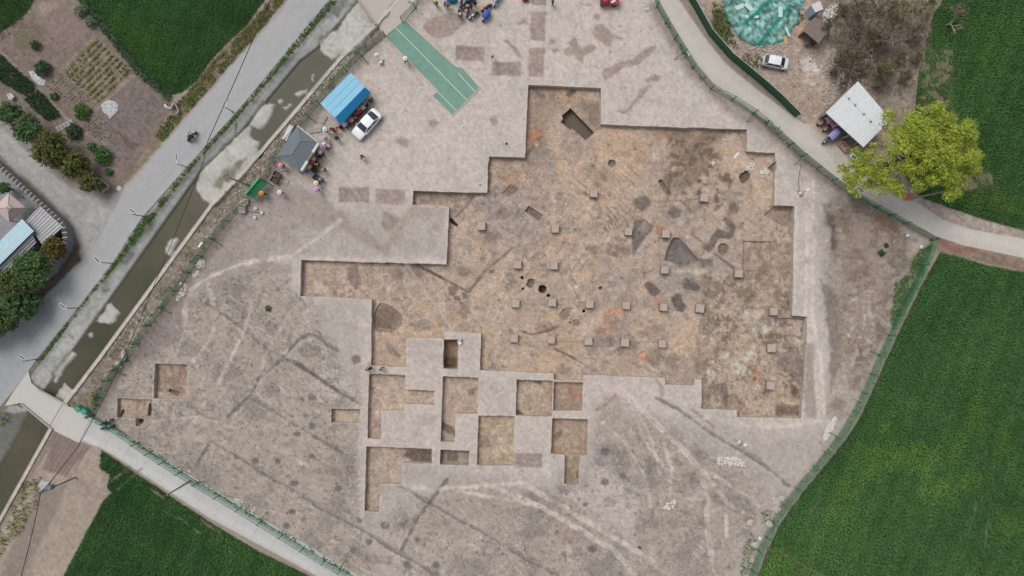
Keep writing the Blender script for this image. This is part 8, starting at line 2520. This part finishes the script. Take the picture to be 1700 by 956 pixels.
def pose(kind):
    J = {}
    if kind == 'stand':
        p, lean, hip = .90, 0.02, 0
    elif kind == 'walk':
        p, lean = .89, 0.06
    elif kind == 'sit':
        p, lean = .40, 0.10
    elif kind == 'ride':
        p, lean = .92, 0.16
    else:
        p, lean = .55, 0.42        # bending / stooping
    J['pelvis'] = (0, 0, p, .135)
    up = Vector((lean, 0, 1)).normalized() if kind != 'bend' else Vector((.75, 0, .66)).normalized()
    q = Vector((0, 0, p))
    if kind == 'bend': J['pelvis'] = (0, 0, .82, .135); q = Vector((0, 0, .82))
    for n, d, r in (('spine', .18, .125), ('chest', .40, .145), ('neck', .56, .055)):
        v = q + up * d
        J[n] = (v.x, v.y, v.z, r)
    nk = q + up * .56
    hu = (up + Vector((0, 0, .8))).normalized()
    for n, d, r in (('head0', .09, .075), ('head1', .17, .098), ('head2', .25, .065)):
        v = nk + hu * d + Vector((.02, 0, 0))
        J[n] = (v.x, v.y, v.z, r)
    sh = q + up * .47
    for s, sg in (('l', 1), ('r', -1)):
        J['sh' + s] = (sh.x, sg * .19, sh.z, .062)
        if kind == 'sit': e, w_, h_ = (sh.x + .10, sg * .25, sh.z - .24), (sh.x + .32, sg * .16, sh.z - .28), (sh.x + .40, sg * .12, sh.z - .29)
        elif kind == 'ride': e, w_, h_ = (sh.x + .18, sg * .28, sh.z - .20), (sh.x + .38, sg * .30, sh.z - .34), (sh.x + .45, sg * .31, sh.z - .36)
        elif kind == 'bend': e, w_, h_ = (sh.x + .06, sg * .22, sh.z - .26), (sh.x + .14, sg * .16, sh.z - .46), (sh.x + .16, sg * .14, sh.z - .54)
        else:
            sw = .10 * sg if kind == 'walk' else 0.02
            e, w_, h_ = (sh.x + sw * .6 - .02, sg * .25, sh.z - .26), (sh.x + sw * 1.6 + .04, sg * .25, sh.z - .48), (sh.x + sw * 1.8 + .06, sg * .25, sh.z - .56)
        J['el' + s], J['wr' + s], J['ha' + s] = (*e, .045), (*w_, .030), (*h_, (.042, .022))
        pz = J['pelvis'][2]
        J['hi' + s] = (0, sg * .095, pz - .04, .092)
        if kind == 'sit': k, a, t = (.40, sg * .13, .44), (.38, sg * .13, .09), (.53, sg * .15, .045)
        elif kind == 'ride': k, a, t = (.32, sg * .20, .72), (.08, sg * .22, .34), (.22, sg * .22, .30)
        elif kind == 'walk': k, a, t = (.14 * sg + .06, sg * .10, .48), (.26 * sg - .06, sg * .10, .09), (.26 * sg + .10, sg * .11, .045)
        else: k, a, t = (.03, sg * .11, .48), (0, sg * .12, .09), (.15, sg * .14, .045)
        J['kn' + s], J['an' + s], J['to' + s] = (*k, .062), (*a, .042), (*t, .042)
    return J
def fingers(J, s, sg):
    """five unequal, slightly curled fingers rooted in the palm, thumb leaving its side"""
    w_, h_ = Vector(J['wr' + s][:3]), Vector(J['ha' + s][:3])
    d = (h_ - w_).normalized()
    side = d.cross(Vector((0, sg, 0.2))).normalized()
    curl = side.cross(d).normalized() * (-sg)
    out = []
    for k, (o_, L) in enumerate(((-.030, .060), (-.010, .072), (.010, .068), (.030, .052))):
        r0 = h_ + side * o_
        out.append([r0, r0 + d * L * .6 + curl * .008, r0 + d * L + curl * .03])
    t0 = w_.lerp(h_, .35) - side * .03
    out.append([t0, t0 + (d - side).normalized() * .04, t0 + (d * 1.6 - side).normalized() * .07 + curl * .01])
    return out
SHAPES = {}
for kind in ('stand', 'walk', 'sit', 'bend', 'ride'):
    J = pose(kind)
    body = skin_mesh("body", J, BONES)
    mbf = MB()
    for s, sg in (('l', 1), ('r', -1)):
        for f in fingers(J, s, sg): mbf.tube(f, [.0105, .0095, .007], 5)
    hd = Vector(J['head1'][:3])
    mbf.blob(hd + Vector((.095, 0, -.01)), (.022, .016, .026), 1, 6, 4, 0)                       # nose
    for sg in (-1, 1): mbf.blob(hd + Vector((.0, sg * .088, 0)), (.022, .012, .034), 1, 6, 4, 0)    # ears
    extra = mbf.mesh("x")
    bm = bmesh.new(); bm.from_mesh(body); bm.from_mesh(extra); bm.to_mesh(body); bm.free(); bpy.data.meshes.remove(extra)
    body.polygons.foreach_set("use_smooth", np.ones(len(body.polygons), dtype=bool))
    def grow(names, k, add): return {n: (*J[n][:3], (J[n][3] if not isinstance(J[n][3], tuple) else J[n][3][0]) * k + add) for n in names}
    up_n = ['pelvis', 'spine', 'chest', 'shl', 'ell', 'wrl', 'shr', 'elr', 'wrr']
    Js = grow(up_n, 1.08, .014)
    shirt = skin_mesh("shirt", Js, [('pelvis', 'spine'), ('spine', 'chest'), ('chest', 'shl'), ('shl', 'ell'), ('ell', 'wrl'), ('chest', 'shr'), ('shr', 'elr'), ('elr', 'wrr')])
    Jv = grow(['pelvis', 'spine', 'chest', 'shl', 'shr'], 1.12, .028)
    Jv['shl'] = (*Vector(J['chest'][:3]).lerp(Vector(J['shl'][:3]), .55), .085); Jv['shr'] = (*Vector(J['chest'][:3]).lerp(Vector(J['shr'][:3]), .55), .085)
    vest = skin_mesh("vest", Jv, [('pelvis', 'spine'), ('spine', 'chest'), ('chest', 'shl'), ('chest', 'shr')])
    lo_n = ['pelvis', 'hil', 'knl', 'anl', 'hir', 'knr', 'anr']
    trousers = skin_mesh("trousers", grow(lo_n, 1.08, .012), [('pelvis', 'hil'), ('hil', 'knl'), ('knl', 'anl'), ('pelvis', 'hir'), ('hir', 'knr'), ('knr', 'anr')])
    SHAPES[kind] = (body, shirt, vest, trousers, hd, Vector(J['head2'][:3]))
for kind, shp in SHAPES.items():
    for me in shp[:4]: me.materials.append(None)
HAT = MB().lathe([(0.34, -.05), (0.26, -.01), (0.125, .01), (0.118, .08), (0.07, .125), (0.0, .13)], 16).mesh("hat", True)
CAP = MB().lathe([(0.118, -.02), (0.122, .03), (0.10, .09), (0.05, .125), (0.0, .13)], 14).add([(.09, -.08, -.02), (.20, -.06, -.03), (.20, .06, -.03), (.09, .08, -.02), (.09, -.08, 0), (.20, -.06, -.015), (.20, .06, -.015), (.09, .08, 0)], [(0, 3, 2, 1), (4, 5, 6, 7), (0, 1, 5, 4), (1, 2, 6, 5), (2, 3, 7, 6), (3, 0, 4, 7)]).mesh("cap", True)
HAIR = MB().lathe([(0.105, -.07), (0.118, .0), (0.10, .07), (0.05, .105), (0.0, .11)], 14).mesh("hair", True)
HELM = MB().lathe([(0.13, -.10), (0.145, -.02), (0.13, .07), (0.07, .13), (0.0, .145)], 16).mesh("helmet", True)
for me in (HAT, CAP, HAIR, HELM): me.materials.append(None)
STOOL = MB().box((0, 0, .26), (.36, .36, .05))
for sx in (-1, 1):
    for sy in (-1, 1): STOOL.box((sx * .14, sy * .14, .12), (.04, .04, .26))
STOOL = STOOL.mesh("stool"); STOOL.materials.append(mat("stool_plastic", (120, 74, 60), 0.6))
M_skin = mat("skin", (196, 150, 124), 0.6, 0.03, 5.0)
def cloth(c): return mat("cloth_%d_%d_%d" % tuple(c), c, 0.85, 0.08, 9.0)
def wear(name, me, m, parent, loc=(0, 0, 0), rot=None):
    o = link(name, me, None, parent, loc, rot)
    o.material_slots[0].link = 'OBJECT'
    o.material_slots[0].material = m
    return o
YEL, WHT, DRK, NAVY = (222, 208, 60), (228, 228, 226), (44, 44, 50), (40, 48, 74)
def stool_label(l):
    return " ".join(("stool under the " + l).split()[:16])
def person(px, py, kind, face, shirt, trous, label, hat=None, hatc=None, vest=None, group=None, base=None):
    zt = {'sit': .8, 'bend': .9, 'ride': 1.2}.get(kind, 1.1)
    b = G_at(px, py, zt) if base is None else Vector(base)
    root = empty("person", b, R_(face))
    root.scale = (1.06, 1.06, 1.06)
    sh = SHAPES[kind]
    wear("body", sh[0], M_skin, root)
    wear("shirt", sh[1], cloth(shirt), root)
    wear("trousers", sh[3], cloth(trous), root)
    if vest: wear("vest", sh[2], cloth(vest), root)
    hp = sh[4] + Vector((0, 0, .055))
    if hat == 'hat': wear("hat", HAT, cloth(hatc), root, hp)
    elif hat == 'cap': wear("cap", CAP, cloth(hatc), root, hp)
    elif hat == 'helmet': wear("helmet", HELM, cloth(hatc), root, sh[4] + Vector((0, 0, .03)))
    else: wear("hair", HAIR, cloth((38, 34, 34)), root, sh[4] + Vector((-.02, 0, .03)))
    if kind == 'sit':
        tag(link("stool", STOOL, None, None, b, (0, 0, R_(face))), stool_label(label), "stool", "stools along the sheds")
    tag(root, label, "person", group)
    return root
gb = "people resting along the blue cabin"
SEF = -45
for args in ((611, 161, 'sit', SEF, (58, 56, 60), DRK, "person in yellow vest and dark clothes seated at upper end of blue awning", 'cap', (206, 180, 110), YEL), (604, 170, 'sit', SEF, (56, 66, 96), DRK, "person in navy seated second from the upper end of the blue awning", 'cap', (150, 170, 200), None), (600, 176, 'sit', SEF, (206, 190, 160), (70, 66, 70), "person in beige seated third under the blue awning", 'hat', (214, 196, 160), None),
             (593, 178, 'sit', SEF, (50, 70, 96), DRK, "person in blue with yellow cap seated close under the awning", 'cap', (206, 190, 80), None), (591, 184.6, 'sit', SEF, (170, 60, 78), (50, 46, 54), "person in crimson seated in the middle of the blue awning", 'hat', (176, 66, 84), None), (598, 183.5, 'bend', 150, (176, 62, 74), (60, 50, 60), "stooping person in red facing the blue cabin", 'cap', (180, 60, 70), None),
             (585.5, 190.5, 'sit', SEF, (120, 60, 116), DRK, "person in purple seated below the crimson one", 'cap', (60, 40, 60), None), (590, 194.5, 'bend', 140, (206, 96, 150), (50, 44, 54), "stooping person in pink in front of the seated row", None, None, None), (581.5, 196.5, 'sit', SEF, (176, 150, 124), (60, 56, 58), "person in tan seated near the lower end of the awning", 'hat', (190, 164, 136), None),
             (576.5, 200.5, 'sit', SEF, (128, 84, 160), DRK, "person in violet seated next to the white hat", 'cap', (140, 96, 170), None), (570, 204, 'sit', SEF, (90, 86, 96), DRK, "person with white hat seated at the lower end of the awning", 'hat', (216, 210, 220), None), (561.5, 206.5, 'sit', SEF, (160, 50, 96), (60, 44, 60), "person in magenta at the lower corner post of the awning", 'cap', (170, 60, 104), None)):
    person(args[0] + 2.2, args[1] + 2.4, *args[2:], group=gb)
gh = "people resting round the guard house"
for args in ((541, 216, 'stand', -20, (206, 190, 90), DRK, "person under a broad white hat beside the long slab", 'hat', WHT, YEL), (550, 214, 'walk', -50, (70, 66, 60), DRK, "person in yellow vest walking right of the broad white hat", None, None, YEL), (554.5, 216, 'bend', 20, (196, 70, 60), DRK, "stooping person in red right of the yellow vest", None, None, None), (540.5, 230, 'walk', 160, (216, 226, 232), (200, 190, 180), "person in white walking above the guard house corner", 'cap', (200, 220, 230), None),
             (558, 229, 'walk', -30, (44, 50, 70), (36, 38, 48), "person all in navy walking alone", None, None, None), (529.6, 244, 'sit', -35, (130, 110, 160), DRK, "person in lilac seated at the upper corner of the guard house", 'hat', (190, 176, 206), None), (535.5, 242, 'sit', -35, (206, 110, 170), (60, 50, 60), "person with pink hat seated at the upper corner of the guard house", 'hat', (216, 130, 180), None),
             (529.6, 251, 'sit', -35, (70, 66, 70), DRK, "person with white hat seated along the guard house", 'hat', WHT, None), (525.5, 255.5, 'sit', -35, (100, 50, 104), DRK, "person in dark purple seated along the guard house", 'cap', (110, 60, 114), None), (518.7, 262, 'sit', -35, (80, 74, 66), DRK, "person with straw hat seated along the guard house", 'hat', (214, 196, 120), None), (516.5, 269, 'sit', -35, (60, 46, 56), DRK, "person with bright pink hat seated along the guard house", 'hat', (220, 70, 140), None),
             (511.5, 275, 'sit', -35, (170, 156, 136), (70, 66, 66), "person in pale tan seated at the lower end of the guard house", 'hat', (206, 190, 166), None), (528, 272.6, 'bend', 190, (70, 60, 50), DRK, "stooping person in yellow vest near the dark carts", None, None, YEL), (537, 282, 'walk', -40, (60, 56, 50), (44, 44, 48), "person in bright yellow vest walking away from the carts", 'cap', (216, 204, 90), YEL), (526, 304.5, 'walk', -30, (80, 76, 60), DRK, "person with cream hat and yellow vest below the carts", 'hat', (236, 222, 190), YEL),
             (525.5, 315.5, 'walk', -25, (80, 70, 70), DRK, "person with lilac pink hat and yellow vest lowest below the carts", 'hat', (220, 160, 220), YEL), (534.6, 298.6, 'bend', 170, (120, 160, 206), NAVY, "person in light blue bending over the lower dark cart", None, None, None), (467.6, 275.5, 'walk', -20, (150, 30, 60), DRK, "person with pink hat and dark red shirt left of the guard house", 'hat', (232, 150, 190), None),
             (466, 320, 'walk', -15, (222, 206, 222), (60, 58, 60), "person with pale pink hat and yellow vest left on the bare soil", 'hat', (236, 216, 232), YEL), (600, 260, 'walk', -10, (196, 150, 120), (40, 60, 50), "person in tan shirt walking alone below the sedan", None, None, None), (436, 321, 'walk', -35, (224, 190, 60), DRK, "person in yellow vest and orange hat beside the green canopy", 'hat', (236, 150, 60), YEL)):
    person(args[0] + (2.0 if args[2] == 'sit' else 0), args[1] + (1.4 if args[2] == 'sit' else 0), *args[2:], group=gh)
gt = "people near the top edge and in the trenches"
for args in ((723, 4, 'walk', -80, (90, 90, 60), (80, 40, 40), "person in yellow at the top edge near the short fence", 'cap', (220, 210, 160), YEL), (739, 6, 'stand', -70, (206, 216, 232), (170, 40, 50), "person in white with red trousers at the top edge", 'cap', (60, 110, 200), None), (744, 7, 'stand', -60, (206, 190, 90), DRK, "person in yellow vest right of the red trousers", 'cap', (50, 100, 200), YEL), (764, 25, 'walk', -60, (90, 100, 50), DRK, "person with white helmet and yellow vest below the crowded bikes", 'helmet', WHT, YEL),
             (788.5, 4, 'stand', -120, (36, 36, 44), DRK, "person in black among the bikes at the top", None, None, None), (782.5, 10, 'bend', 200, (40, 40, 46), DRK, "stooping person in black behind the bikes", 'cap', (190, 176, 150), None), (673, 99, 'walk', -30, (80, 120, 80), DRK, "person with white hat at the left edge of the green carpet", 'hat', (236, 230, 216), (160, 190, 90)), (615.3, 611, 'bend', 200, (40, 46, 60), (30, 34, 44), "person in dark clothes crouched at the end of the narrow baulk", None, None, None),
             (632, 613, 'walk', 20, (228, 228, 228), (40, 42, 50), "person in white shirt on the narrow baulk", None, None, None), (918, 2, 'stand', 180, (44, 50, 70), DRK, "person in dark blue right of the filled trial trench at the top", None, None, None)):
    person(*args, group=gt)
rb = mbk.location
person(0, 0, 'ride', 48, (70, 66, 90), (40, 42, 50), "person riding the motorbike on the main road", 'helmet', (206, 212, 216), None, None, base=(rb.x - .22 * math.cos(R_(48)), rb.y - .22 * math.sin(R_(48)), rb.z - .04))
# plank across the trench corner
v = W(615, 612, 0)
tag(MB().box((0, 0, 0), (0.35, 1.7, 0.06)).build("plank", mat("worn_plank", (190, 166, 146), 0.85, 0.1, 6.0), None, (v.x - .25, v.y, 0.10), (0, 0, 0.05)), "worn plank at the end of the narrow baulk", "plank")
print("people", round(time.time() - T0, 1))
